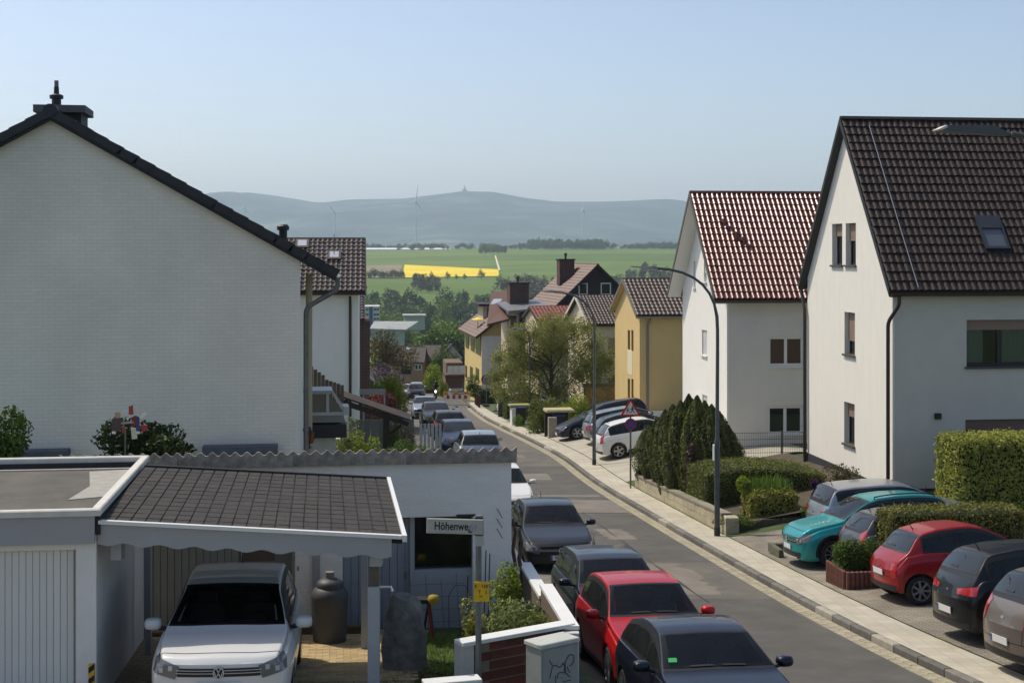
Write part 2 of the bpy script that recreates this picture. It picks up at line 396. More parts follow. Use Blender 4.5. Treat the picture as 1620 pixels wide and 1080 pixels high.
# setts of the gutter: the nearest singly, the rest joined
setts = []
y = 18.6; gut = empty('gutter', (0, 0, 0)); gut['kind'] = 'structure'
bb = MB().bbox(-.075, .075, -.155, .155, -.05, .012, .012).mesh('gutter_stone'); bb.materials.append(M_sett)
rest = MB(); cnt = 0
while y < 112:
    for k, o in enumerate((-.285, -.115)):
        yy = y + (.16 if k else 0)
        d = road_dir(yy); x = float(kerbx(yy)) + o
        M = Matrix.Translation((x, yy, CZ - float(drop(yy)))) @ Matrix.Rotation(math.atan2(-d.x, d.y), 4, 'Z')
        sl_ = math.atan(float(drop(yy + .5) - drop(yy - .5))); M = M @ Matrix.Rotation(-sl_, 4, 'X')
        if cnt < 290:
            o_ = link('gutter_stone', bb, gut); o_.matrix_world = M @ Matrix.Translation((0, 0, random.uniform(-.004, .004))); cnt += 1
        else: rest.bbox(-.075, .075, -.155, .155, -.05, .012, .012, M)
    y += .325
o_ = rest.build('gutter_stones', M_sett, gut); o_['kind'] = 'stuff'
# kerb stones
kerb = empty('kerb', (0, 0, 0)); kerb['kind'] = 'structure'
M_kerb = mat('kerb_stone', '6f6c64', .85, .35, 4, .4, 60, col2='57544e', objvar=.25)
M_kerb2 = mat('kerb_stone_pale', '9d988a', .85, .25, 4, .4, 60, objvar=.15)
kb = MB().bbox(0, .15, -.492, .492, -.15, .118, .022).mesh('kerb_stone'); kb.materials.append(M_kerb)
kb2 = kb.copy(); kb2.materials[0] = M_kerb2
y = 17.5
lowered = [(52, 72)]
while y < 125:
    d = road_dir(y); M = Matrix.Translation((float(kerbx(y)) + .005, y, CZ - float(drop(y)))) @ Matrix.Rotation(math.atan2(-d.x, d.y), 4, 'Z') @ Matrix.Rotation(-math.atan(float(drop(y + .5) - drop(y - .5))), 4, 'X')
    low = -.002 if (17 < y < 33 or 55 < y < 70) else 0
    o_ = link('kerb_stone', kb if random.random() < .8 else kb2, kerb); o_.matrix_world = M @ Matrix.Translation((0, 0, low + random.uniform(-.005, .005)))
    y += 1.0
M_pave = brickmat('pavement_slabs', 'b3ac9a', 'a8a18f', '938d7d', .3, .3, .006, .92, .35, 'xy', .16, 0.0)
pv = strip('pavement', .152, 1.03, 6, 125, .118, M_pave, 3)
# driveways: block paving right of the pavement, edged with a pale line of stones
M_block = brickmat('block_paving', '8f8778', '7d7566', '5c574d', .2, .1, .008, .92, .5, 'xy', .3, .5, .7)
def gsheet(name, x0f, x1f, y0, y1, dz, m, n=8, step=.5):
    ys = np.arange(y0, y1 + .001, step); vs = []; fs = []
    for y in ys:
        for i in range(n + 1):
            x = x0f(y) + (x1f(y) - x0f(y)) * i / n; vs.append((x, y, float(gz(x, y)) + dz))
    for j in range(len(ys) - 1):
        for i in range(n): a = j * (n + 1) + i; fs.append((a, a + 1, a + n + 2, a + n + 1))
    me = bpy.data.meshes.new(name); me.from_pydata(vs, [], fs); me.update()
    return tag(link(name, me, None, m), kind='structure')
gsheet('parking_court', lambda y: float(kerbx(y)) + 1.03, lambda y: float(kerbx(y)) + 11, 8, 38.0, .015, M_block, 12)
gsheet('parking_forecourt', lambda y: float(kerbx(y)) + 1.03, lambda y: float(kerbx(y)) + 8, 51, 75.0, .015, mat('concrete_yard', 'a39d8d', .92, .2, 1.2, .3, 40), 12)
# ================================================================ houses
M_glass = mat('window_glass', (.012, .014, .016), .04, spec=.7)
M_glassb = mat('window_glass_brown', (.06, .032, .02), .25, spec=.25)
M_white = mat('white_frame', 'd8d8d4', .45)
M_dkfr = mat('dark_frame', '2a2320', .5)
M_zinc = mat('zinc', '6d6f6c', .45, .2, 6, metal=.6)
M_brownpipe = mat('brown_pipe', '33261f', .4, .15, 6)
M_blackwood = mat('black_barge', '20201f', .6, .2, 4)
M_shut = mat('roller_shutter', '8d7768', .6)
M_render = mat('white_render', 'e6e1d5', .92, .05, 1.6, .35, 55, stretch=(2.0, 2.0, .6))
M_sill = mat('sill_stone', '4a4643', .6)
def clear_glass():
    if 'clear_pane' in MATS: return MATS['clear_pane']
    m = bpy.data.materials.new('clear_pane'); m.use_nodes = True; t = m.node_tree; n = t.nodes; n.remove(n['Principled BSDF'])
    a = n.new('ShaderNodeBsdfTransparent'); a.inputs[0].default_value = (.75, .8, .78, 1); b = n.new('ShaderNodeBsdfGlossy'); b.inputs['Roughness'].default_value = .03
    f = n.new('ShaderNodeFresnel'); f.inputs[0].default_value = 1.6; x = n.new('ShaderNodeMixShader')
    t.links.new(f.outputs[0], x.inputs[0]); t.links.new(a.outputs[0], x.inputs[1]); t.links.new(b.outputs[0], x.inputs[2]); t.links.new(x.outputs[0], n['Material Output'].inputs[0])
    MATS['clear_pane'] = m; return m
def wall_face(mb, o, a, h0, tops, opens, depth=.16):
    """wall seen from outside: origin o, horizontal dir a, tops [(s, height)] polyline, rectangular openings (s0,s1,z0,z1)"""
    o = Vector(o); a = Vector(a); up = Vector((0, 0, 1)); nrm = a.cross(up)      # outward
    ss = sorted(set([round(t[0], 4) for t in tops] + [round(v, 4) for q in opens for v in q[:2]]))
    tx = [t[0] for t in tops]; th = [t[1] for t in tops]
    pt = lambda s, z, d=0: o + a * s + up * z - nrm * d
    for s0, s1 in zip(ss[:-1], ss[1:]):
        mid = (s0 + s1) / 2
        cur = h0
        for q in sorted([q for q in opens if q[0] < mid < q[1]], key=lambda q: q[2]):
            mb.poly([pt(s0, cur), pt(s1, cur), pt(s1, q[2]), pt(s0, q[2])]); cur = q[3]
        z0 = float(np.interp(s0, tx, th)); z1 = float(np.interp(s1, tx, th))
        mb.poly([pt(s0, cur), pt(s1, cur), pt(s1, z1), pt(s0, z0)])
    for s0, s1, z0, z1 in [q[:4] for q in opens]:
        d = depth
        mb.poly([pt(s0, z0), pt(s0, z0, d), pt(s0, z1, d), pt(s0, z1)][::-1]); mb.poly([pt(s1, z0), pt(s1, z0, d), pt(s1, z1, d), pt(s1, z1)])
        mb.poly([pt(s0, z1), pt(s0, z1, d), pt(s1, z1, d), pt(s1, z1)][::-1]); mb.poly([pt(s0, z0), pt(s0, z0, d), pt(s1, z0, d), pt(s1, z0)])
    return pt, nrm
def window(parent, o, a, q, depth=.16, fr=M_white, glass=M_glass, fw=.06, mull=1, shutter=0.0, shut_m=None, sill=None, sill_m=None, curtain=None, name='window'):
    o = Vector(o); a = Vector(a); up = Vector((0, 0, 1)); n = a.cross(up)
    s0, s1, z0, z1 = q[:4]
    M = Matrix(((a.x, -n.x, up.x, o.x), (a.y, -n.y, up.y, o.y), (a.z, -n.z, up.z, o.z), (0, 0, 0, 1)))   # x along, y inwards, z up
    mb = MB(); d0 = depth - .05; d1 = depth + .03
    mb.box(s0, s0 + fw, d0, d1, z0, z1, M); mb.box(s1 - fw, s1, d0, d1, z0, z1, M)
    mb.box(s0 + fw, s1 - fw, d0, d1, z0, z0 + fw, M); mb.box(s0 + fw, s1 - fw, d0, d1, z1 - fw, z1, M)
    cells = []
    for k in range(mull):
        c0 = s0 + fw + (s1 - s0 - 2 * fw) * k / mull; c1 = s0 + fw + (s1 - s0 - 2 * fw) * (k + 1) / mull
        if k: mb.box(c0 - fw * .6, c0 + fw * .6, d0 - .004, d1, z0 + fw, z1 - fw, M)
        cells.append((c0 + (fw * .6 if k else 0), c1 - (fw * .6 if k < mull - 1 else 0)))
    wo = mb.build(name, fr, parent)
    for c0, c1 in cells:
        MB().box(c0, c1, d0 + .025, d1 - .01, z0 + fw, z1 - fw, M).build('pane', glass, wo)
    if curtain:
        pass
    if shutter > 0:
        zt = z1; zb = z1 - shutter; sh = MB(); k = 0
        zz = zt
        while zz > zb + .01:
            sh.box(s0 + .01, s1 - .01, d0 - .045 + .004 * (k % 2), d0 - .02, zz - .048, zz - .004, M); zz -= .05; k += 1
        sh.box(s0 + .01, s1 - .01, d0 - .03, d0 - .018, zb, zt - .01, M)
        sh.build('roller_shutter', shut_m or M_shut, wo)
    if sill: MB().box(s0 - .06, s1 + .06, -.07, depth - .055, z0 - .055, z0 + .004, M).build('sill', sill_m or M_sill, wo)
    return wo
def tile_mesh(name, w, l, h, m):
    """one pantile: roll and trough across (x), laid down the slope (-y), with a thick lower edge"""
    prof = [(0, .15), (.18, .78), (.34, 1.0), (.5, .78), (.66, .18), (.82, 0), (1.0, .06)]
    vs = []
    for yy, dz in ((0, -.008), (-l, .034)):
        for u, q in prof: vs.append((u * w, yy, q * h + dz))
    for u, q in prof: vs.append((u * w, -l, q * h - .012))
    n = len(prof); fs = []
    for i in range(n - 1):
        fs.append((n + i, n + i + 1, i + 1, i)); fs.append((2 * n + i, 2 * n + i + 1, n + i + 1, n + i))
    me = bpy.data.meshes.new(name); me.from_pydata(vs, [], fs)
    me.polygons.foreach_set('use_smooth', [True] * len(fs)); me.set_sharp_from_angle(angle=R(50)); me.materials.append(m); me.update()
    return me
def lay_tiles(roof, M, width, length, tw, tl, th, m, single=0, skip=None, jit=.006, name='roof_tile'):
    """tiles on a slope; M: x along eave, y up the slope, z out, origin at the lower left; `single` tiles get their own object"""
    me = tile_mesh(name, tw, tl * 1.12, th, m); nc = int(round(width / tw)); nr = int(round(length / tl))
    me.materials.clear(); me.materials.append(m)
    tw2 = width / nc; tl2 = length / nr
    base = np.array([v.co[:] for v in me.vertices]); base[:, 0] *= tw2 / tw
    quads = [tuple(p.vertices) for p in me.polygons]
    cells = [(r, c) for r in range(nr) for c in range(nc) if not (skip and skip((c + .5) * tw2, (r + .5) * tl2))]
    if single:
        # the largest in the picture: nearest the camera end, spread from the left end up
        cells.sort(key=lambda q: q[1] * 1.0 + 0.0 * q[0])
    v_all = []; f_all = []
    for k, (r, c) in enumerate(cells):
        off = Vector((c * tw2, (r + 1) * tl2, .02 + random.uniform(-jit, jit)))
        tilt = random.uniform(-.012, .012)
        if k < single:
            o = link(name, me, roof); o.matrix_local = M @ Matrix.Translation(off) @ Matrix.Rotation(tilt, 4, 'Z')
        else:
            Mt = np.array(M @ Matrix.Translation(off) @ Matrix.Rotation(tilt, 4, 'Z'))
            pts = base @ Mt[:3, :3].T + Mt[:3, 3]; b = len(v_all); v_all.extend(map(tuple, pts.tolist())); f_all.extend([tuple(b + i for i in q) for q in quads])
    if v_all:
        mm = bpy.data.meshes.new('tiling'); mm.from_pydata(v_all, [], f_all); mm.polygons.foreach_set('use_smooth', [True] * len(f_all)); mm.set_sharp_from_angle(angle=R(50)); mm.update()
        o = link('tiling', mm, roof, m); o['kind'] = 'stuff'
def house(name, label, cat, org, rz, W, G_, base, eave, ridge, wall_m, roof_m, ov=.35, ovg=.3, front=(), left=(), right=(), back=(), group=None,
          tiles=None, single=0, barge=None, thick=.16, soffit=None, gutter=None, depth=.16, skip=None, ridge_y=None, eave_b=None, front_m=None):
    """gabled house. local x along the ridge (0..W), y across (0..G_), heights are world z. tiles: (w, l, h) on the y=0 slope"""
    t = empty(name, (org[0], org[1], base), rz, label, cat, group)
    e = eave - base; rg = ridge - base; ry = ridge_y if ridge_y is not None else G_ / 2
    eb = e if eave_b is None else eave_b - base
    mb = MB()
    faces = {}
    faces['front'] = ((0, 0, 0), (1, 0, 0)); faces['right'] = ((W, 0, 0), (0, 1, 0)); faces['back'] = ((W, G_, 0), (-1, 0, 0)); faces['left'] = ((0, G_, 0), (0, -1, 0))
    wall_face(mb, *faces['front'], 0, [(0, e), (W, e)], [q['q'] for q in front], depth)
    wall_face(mb, *faces['back'], 0, [(0, eb), (W, eb)], [q['q'] for q in back], depth)
    wall_face(mb, *faces['left'], 0, [(0, eb), (G_ - ry, rg), (G_, e)], [q['q'] for q in left], depth)
    wall_face(mb, *faces['right'], 0, [(0, e), (ry, rg), (G_, eb)], [q['q'] for q in right], depth)
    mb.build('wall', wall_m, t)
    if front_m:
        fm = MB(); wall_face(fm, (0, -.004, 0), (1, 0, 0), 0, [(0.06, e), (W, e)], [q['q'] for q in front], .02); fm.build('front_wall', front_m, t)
    for nm, lst in (('front', front), ('left', left), ('right', right), ('back', back)):
        for q in lst:
            kw = {k: v for k, v in q.items() if k != 'q'}
            window(t, *faces[nm], q['q'], depth=depth, **kw)
    # roof slabs
    rf = MB(); sl = (rg - e) / ry; slb = (rg - eb) / (G_ - ry)
    for s, (y0, z0, yr) in ((0, (-ov, e - sl * ov, ry)), (1, (G_ + ov, eb - slb * ov, ry))):
        nrm_z = thick
        rf.prism([(-ovg, y0, z0 + .01), (W + ovg, y0, z0 + .01), (W + ovg, yr, rg + .01), (-ovg, yr, rg + .01)], (0, 0, nrm_z))
    roof = rf.build('roof', roof_m, t)
    # barge boards on the verges
    for x0, x1 in ((-ovg - .03, -ovg - .002), (W + ovg + .002, W + ovg + .03)):
        for y0, z0, sgn in ((-ov, e - sl * ov, 1), (G_ + ov, eb - slb * ov, -1)):
            MB().prism([(x0, y0, z0 - .02), (x0, y0, z0 + thick + .05), (x0, ry, rg + thick + .05), (x0, ry, rg - .02)], (x1 - x0, 0, 0)).build('barge_board', barge or M_blackwood, roof)
    if soffit:
        for y0, z0, y1, z1 in ((-ov, e - sl * ov, ry, rg), (G_ + ov, eb - slb * ov, ry, rg)):
            MB().prism([(-ovg, y0, z0), (-.002, y0, z0), (-.002, y1, z1), (-ovg, y1, z1)], (0, 0, -.03)).build('soffit', soffit, roof)
            MB().prism([(W + .002, y0, z0), (W + ovg, y0, z0), (W + ovg, y1, z1), (W + .002, y1, z1)], (0, 0, -.03)).build('soffit', soffit, roof)
    # ridge caps
    rc = MB(); nk = max(2, int((W + 2 * ovg) / .4)); lw = (W + 2 * ovg) / nk
    for k in range(nk):
        x0 = -ovg + k * lw; zt = rg + thick + .02
        rc.prism([(x0, ry - .13, zt - .03 - k % 2 * .004), (x0, ry - .07, zt + .06), (x0, ry + .07, zt + .06), (x0, ry + .13, zt - .03)], (lw - .006, 0, 0))
    rc.build('ridge_cap', roof_m, roof)
    if tiles:
        tw, tl, th, tm = tiles
        ln = math.hypot(ry + ov, rg - e + sl * ov); ang = math.atan(sl)
        M = Matrix.Translation((-ovg + .02, -ov, e - sl * ov + thick + .012)) @ Matrix.Rotation(ang, 4, 'X')
        lay_tiles(roof, M, W + 2 * ovg - .04, ln - .02, tw, tl, th, tm, single, skip)
    if gutter:
        gm = gutter; g = MB(); y0 = -ov - .06; z0 = e - sl * ov + thick * .5
        pr = [(y0 - .07, z0), (y0 - .055, z0 - .06), (y0, z0 - .085), (y0 + .055, z0 - .06), (y0 + .06, z0 + .005), (y0 + .05, z0 + .005), (y0, z0 - .06), (y0 - .06, z0 + .005)]
        g.prism([(-ovg, p[0], p[1]) for p in pr], (W + 2 * ovg, 0, 0)); g.build('gutter', gm, t)
    t['_e'] = e; t['_sl'] = sl
    return t, roof
def pipe(parent, pts, r, m, name='downpipe', n=10, rings=()):
    """downpipe with rounded bends"""
    pts = [Vector(p) for p in pts]; out = [pts[0]]
    for a, b, c in zip(pts[:-2], pts[1:-1], pts[2:]):
        k = min(.14, (b - a).length * .45, (c - b).length * .45); p0 = b + (a - b).normalized() * k; p1 = b + (c - b).normalized() * k
        for i in range(5):
            u = i / 4; out.append(p0 * (1 - u) ** 2 + b * 2 * u * (1 - u) + p1 * u * u)
    out.append(pts[-1])
    mb = MB().tube(out, r, n)
    for p, q in rings:
        p = Vector(p); q = Vector(q); mb.tube([p, q], r * 1.25, n)
    return mb.build(name, m, parent, 40)

# ---- right, nearest: tall white house with dark tiled roof
D1 = 40.0; rz1 = AL
n1 = Vector((X(1412, D1), D1, 0)); G1 = 7.3
f1 = n1 + VA * G1
base1 = 6.2 - 7.6; e1 = Z(446, D1); 
dm = D1 + G1 / 2 * VA.y; rid1 = Z(196, dm)
M_tile1 = mat('tile_dark_brown', '35261d', .6, .5, 5, .3, 30, col2='1a120d', objvar=.25, spec=.4)
M_roof1 = mat('roof_dark', '2a2421', .8)
def lz(py, D): return Z(py, D) - base1
Dw = 43.2   # depth of the gable windows
def gs(px, n0, vec):
    """distance along a receding wall at which a pixel column meets it"""
    k = (px - 810) / F; return (k * n0.y - n0.x) / (vec.x - k * vec.y)
def gq(pxs, py0, py1, wd=None):
    """opening on the road side gable from pixels; s measured from the far corner"""
    sa = gs(pxs[0], n1, VA); sb = gs(pxs[1], n1, VA); Dm = n1.y + (sa + sb) / 2 * VA.y
    return (G1 - sa, G1 - sb, lz(py1, Dm), lz(py0, Dm))
lw = dict(fr=M_dkfr, shutter=.35, sill=True, depth=.3)
left1 = [dict(q=gq((1316.5, 1332.5), 354, 419.5), fr=M_dkfr, shutter=.4, sill=True), dict(q=gq((1338, 1354), 353, 419.5), fr=M_dkfr, shutter=.55, sill=True),
         dict(q=gq((1336, 1352.5), 494, 561), fr=M_dkfr, shutter=.9, sill=True), dict(q=gq((1335.5, 1352), 637, 703), fr=M_dkfr, shutter=.45, sill=True)]
fx = lambda px, D=41.2: (X(px, D) - n1.x) / UR.x
front1 = [dict(q=(fx(1513), fx(1513) + 3.1, lz(577, 41), lz(504, 41)), fr=M_dkfr, fw=.09, mull=3, shutter=.26, sill=True, glass=clear_glass()),
          dict(q=(fx(1511), fx(1511) + 2.6, lz(760, 41), lz(659, 41)), fr=M_dkfr, mull=2, shutter=1.8, shut_m=mat('shutter_rosy', '7c6258', .6), sill=True)]
h1, r1 = house('white_house', 'tall white house with steep dark tiled roof and skylight at the right edge', 'house', n1, rz1, 10.5, G1, base1, e1, rid1, M_render, M_roof1, ov=.3, ovg=.2,
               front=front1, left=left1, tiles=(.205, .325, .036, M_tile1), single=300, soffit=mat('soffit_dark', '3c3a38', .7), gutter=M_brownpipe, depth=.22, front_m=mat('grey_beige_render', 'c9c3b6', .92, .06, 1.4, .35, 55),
               skip=lambda x, y: abs(x - 3.62) < .42 and 1.35 < y < 2.62)
ovz = h1['_e'] - h1['_sl'] * .3
pipe(h1, [(.05, -.36, ovz), (.05, -.36, ovz - .25), (-.16, -.06, ovz - .75), (-.16, -.06, .2)], .055, M_brownpipe)
pipe(h1, [(-.1, G1 + .36, ovz), (-.1, G1 + .3, ovz - .2), (-.1, G1 - .0, ovz - .7), (-.1, G1 - .02, .2)], .055, M_brownpipe)
MB().box(-.03, 10.5, -.03, G1 + .03, -1.0, .72).build('plinth', mat('plinth_dark', '2c2c2e', .8), h1)
# curtains behind the big window
wq = front1[0]['q']
cu = MB(); k = 0
for x0, x1 in ((wq[0] + .12, wq[0] + .62), (wq[0] + 1.25, wq[0] + 2.0)):
    xx = x0
    while xx < x1:
        cu.prism([(xx, .36, wq[2] + .1), (xx + .025, .34, wq[2] + .1), (xx + .05, .36, wq[2] + .1)], (0, 0, wq[3] - wq[2] - .4)); xx += .055
cu.build('curtain', mat('curtain', 'c9cdc4', .9), h1)
# skylight
skl = MB(); ang1 = math.atan(h1['_sl']); MS = Matrix.Translation((0, -.3, ovz + .18)) @ Matrix.Rotation(ang1, 4, 'X')
skl.box(3.06, 3.82, 1.4, 1.48, 0, .12, MS); skl.box(3.06, 3.82, 2.5, 2.62, 0, .12, MS); skl.box(3.06, 3.13, 1.48, 2.5, 0, .12, MS); skl.box(3.75, 3.82, 1.48, 2.5, 0, .12, MS)
so_ = skl.build('skylight', mat('skylight_metal', '4a4d50', .35, metal=.5), r1)
MB().box(3.13, 3.75, 1.48, 2.15, .02, .08, MS).build('pane', mat('sky_glass', (.10, .11, .13), .05, spec=.8), so_)
MB().box(3.13, 3.75, 2.15, 2.5, .05, .135, MS).build('blind_box', mat('skylight_metal'  , '4a4d50', .35), so_)
ln1 = math.hypot(G1 / 2 + .3, rid1 - e1 + h1['_sl'] * .3)
MB().tube([MS @ Vector((.62, .02, .09)), MS @ Vector((.62, ln1 - .4, .09))], .012, 5).build('lightning_conductor', mat('bright_wire', 'd0d0cc', .3, metal=.8), r1)
wl = MB().box(fx(1461), fx(1461) + .17, -.12, -.001, lz(660, 40.5), lz(651, 40.5)).build('wall_lamp', M_blackwood, h1)
# ---- second white house with glazed red tiles
D2 = 54.0; n2 = Vector((X(1150, D2), D2, 0)); G2 = 7.0; base2 = CZ - 9.2
e2 = Z(463, D2); rid2 = Z(311, D2 + G2 / 2)
M_tile2 = mat('tile_glazed_red', '6a2f1f', .30, .15, 6, objvar=.1, spec=.85)
lz2 = lambda py, D: Z(py, D) - base2
fx2 = lambda px: (X(px, 54.6) - n2.x) / UR.x
M_grey = mat('grey_render', 'b4b4b0', .92, .06, 1.4, .3, 55)
M_white2 = mat('white_render_bright', 'e8e5dc', .92, .05, 1.6, .25, 55, stretch=(2.0, 2.0, .6))
def gq2(p, a, b):
    sa = gs(p[0], n2, VA); sb = gs(p[1], n2, VA); Dm = n2.y + (sa + sb) / 2 * VA.y; return (G2 - sa, G2 - sb, lz2(b, Dm), lz2(a, Dm))
h2, r2 = house('white_house', 'white house with shiny red tiled roof between the yellow house and the dark roofed house', 'house', n2, AL, 11, G2, base2, e2, rid2, M_white2, mat('roof_red', '4a2822', .7), ov=.35, ovg=.58,
    front=[dict(q=(fx2(1213), fx2(1270), lz2(578, 54.6), lz2(531.5, 54.6)), mull=2, glass=M_glassb, fw=.1, sill=True, sill_m=M_white),
           dict(q=(fx2(1212), fx2(1269), lz2(685, 54.6), lz2(640.5, 54.6)), mull=2, fw=.1, sill=True, sill_m=M_white)],
    left=[dict(q=gq2((1110.5, 1118.5), 522, 562), fr=M_white, shutter=1.2, shut_m=mat('shutter_white', 'c8c8c6', .5), sill=True, sill_m=M_white), dict(q=gq2((1097, 1100.5), 413, 455), fr=M_white, sill=True, sill_m=M_white, shutter=.9, shut_m=mat('shutter_white', 'c8c8c6', .5)),
          dict(q=gq2((1113.5, 1118), 413, 446), fr=M_white, sill=True, sill_m=M_white, shutter=.5, shut_m=mat('shutter_white', 'c8c8c6', .5)), dict(q=gq2((1111, 1119), 625, 660), fr=M_white, shutter=.9, shut_m=mat('shutter_white', 'c8c8c6', .5), sill=True, sill_m=M_white)],
    tiles=(.21, .335, .062, M_tile2), single=300, soffit=mat('soffit_white', 'd9d8d2', .7), gutter=mat('gutter_dark', '3a3c3a', .5), depth=.14, front_m=mat('grey_render2', 'd3cfc5', .92, .05, 1.4, .3, 55), barge=mat('barge_pale', '55504c', .6))
MB().box(-.03, 11, -.03, G2 + .03, -.5, 1.35).build('plinth', mat('plinth_blue', '1f2c4a', .8), h2)
vz = MB().tube([(2.3, .95, 5.0), (2.3, .95, 5.0)], .01, 4)
for px_, py_ in ((1158, 358), (1172, 379), (1182, 387)):
    a = (X(px_, 56) - n2.x) / UR.x; sl2 = h2['_sl']; zz = lz2(py_, 55.6); yy = (zz - h2['_e'] - .2) / sl2
    MB().lathe([(.0, .42), (.09, .42), (.09, .34), (.065, .34), (.065, -.1)], 12, c=(a, yy, zz - .1)).build('roof_vent', M_tile2, r2)
# ---- yellow house
D3 = 75.0; n3 = Vector((X(1012, D3), D3, 0)); G3 = 6.0; base3 = CZ - 10.6
A3 = math.atan(.15); VA3 = Vector((-math.sin(A3), math.cos(A3), 0)); UR3 = Vector((math.cos(A3), math.sin(A3), 0))
e3 = Z(497, D3); rid3 = Z(446, D3 + G3 / 2)
M_yel = mat('yellow_render', 'd0b47c', .92, .06, 1.0, .25, 40)
M_tile3 = mat('tile_brown', '4a3a2e', .45, .3, 5, objvar=.2, spec=.5)
lz3 = lambda py, D: Z(py, D) - base3
def gq3(p, a, b):
    sa = gs(p[0], n3, VA3); sb = gs(p[1], n3, VA3); Dm = n3.y + (sa + sb) / 2 * VA3.y; return (G3 - sa, G3 - sb, lz3(b, Dm), lz3(a, Dm))
ywin = [dict(q=gq3(p, a, b), fr=mat('yellow_dark_trim', '9a7a38', .7), fw=.03, glass=mat('pane_dim', (.10, .075, .03), .2)) for p, a, b in (((993, 996.8), 522, 556), ((998.8, 1002.2), 522, 556), ((993, 996.8), 599, 632), ((998.8, 1002.2), 599, 632))]
h3, r3 = house('yellow_house', 'narrow yellow house with brown tiled roof behind the warning sign', 'house', n3, A3, 9, G3, base3, e3, rid3, M_yel, mat('roof_brown', '3d332e', .8), ov=.35, ovg=.25, left=ywin,
    tiles=(.24, .35, .05, M_tile3), single=0, soffit=M_yel, gutter=mat('gutter_grey', '8d8f8c', .4, metal=.5), barge=mat('barge_grey', '6a645c', .6), depth=.1)
pipe(h3, [(.5, -.36, h3['_e'] - .25), (.42, -.06, h3['_e'] - .6), (.42, -.06, .2)], .06, mat('gutter_grey2', '7b7d7a', .4, metal=.5))
MB().box(-.012, -.001, G3 - gs(993, n3, VA3) and (gs(993, n3, VA3) - 1.1), gs(993, n3, VA3), lz3(598, D3), lz3(558, D3)).build('pale_panel', mat('panel_pale', 'd8cdb0', .9), h3)
# ---- cream house
D4 = 95.0; n4 = Vector((X(935, D4), D4, 0)); G4 = 7.0; base4 = CZ - 12.2
e4 = Z(513, D4); rid4 = Z(471, D4 + 3.5); A4 = math.atan(.19)
fx4 = lambda px: (X(px, 96) - n4.x); lz4 = lambda py: Z(py, 95.5) - base4
h4, r4 = house('cream_house', 'cream house with dark brown tiles half hidden by the big olive tree', 'house', n4, A4, 8, G4, base4, e4, rid4, mat('cream_render', 'd6c2a4', .92, .06, 1.0), mat('roof_brown', '3d332e', .8), ov=.3, ovg=.3,
    front=[dict(q=(fx4(961), fx4(978), lz4(562), lz4(534)), shutter=.9, shut_m=mat('shutter_tan', 'a98f6a', .6), sill=True), dict(q=(fx4(961), fx4(978), lz4(622), lz4(596)), mull=1, sill=True)],
    tiles=(.24, .35, .05, M_tile3), barge=mat('barge_white', 'c9c4ba', .6))
sw = empty('stone_wall', (X(925, 84), 84, float(gz(X(925, 84), 84))), .17, 'low sandy block wall in front of the cream house', 'wall')
MB().box(0, 2.6, 0, .3, -.3, 1.62).build('core', mat('mortar_sand', '8d7f5e', .95), sw)
blk = MB().bbox(.004, .29, -.03, .1, .004, .146, .01).mesh('block'); blk.materials.append(mat('sand_block', 'a08a58', .95, .3, 6, .4, 30, objvar=.2))
for r_ in range(10):
    for c_ in range(9):
        if c_ * .3 + (r_ % 2) * .15 < 2.35:
            o = link('block', blk, sw); o.location = (c_ * .3 + (r_ % 2) * .15, 0, r_ * .15)
MB().box(-.05, 2.65, -.08, .36, 1.63, 1.78).build('coping', mat('coping_grey', '6f6a60', .9), sw)
# ---- red tiled roof behind the tree
D5 = 110.; n5 = Vector((X(852, D5), D5, 0))
house('red_roofed_house', 'low house with bright red tiled roof behind the olive tree', 'house', n5, .2, 3.6, 5, CZ - 13, Z(506, D5), Z(488, D5 + 2.5), mat('cream_render2', 'c9b79c', .92), mat('roof_red2', '7a4030', .8), ov=.3, ovg=.2, tiles=(.3, .34, .05, mat('tile_red', '8c4a38', .5, .3, 4, objvar=.2)))
# ---- big brown house, gable towards us
D6 = 125.; A6 = math.atan(.22)
p6 = Vector((X(1012, D6), D6, 0)); G6 = (1012 - 872) / F * D6
b6 = CZ - 14.5
M_tile6 = mat('tile_redbrown', '5a331f', .55, .3, 4, objvar=.2)
M_slate = mat('dark_cladding', '2b211e', .8, .2, 3, .3, 10)
s6 = lambda px: (1012 - px) / F * D6
lz6 = lambda py: Z(py, D6) - b6
h6, r6 = house('brown_house', 'big house with dark clad gable, two white framed windows and red brown roof', 'house', p6, math.pi / 2 + A6, 9, G6, b6, Z(487, D6), Z(421, D6), M_slate, M_tile6, ov=.4, ovg=.35,
    left=[dict(q=((912 - 872) / F * D6, (927 - 872) / F * D6, lz6(466), lz6(447)), fr=M_white, fw=.1), dict(q=((948 - 872) / F * D6, (965 - 872) / F * D6, lz6(466), lz6(447)), fr=M_white, fw=.1)], depth=.08)
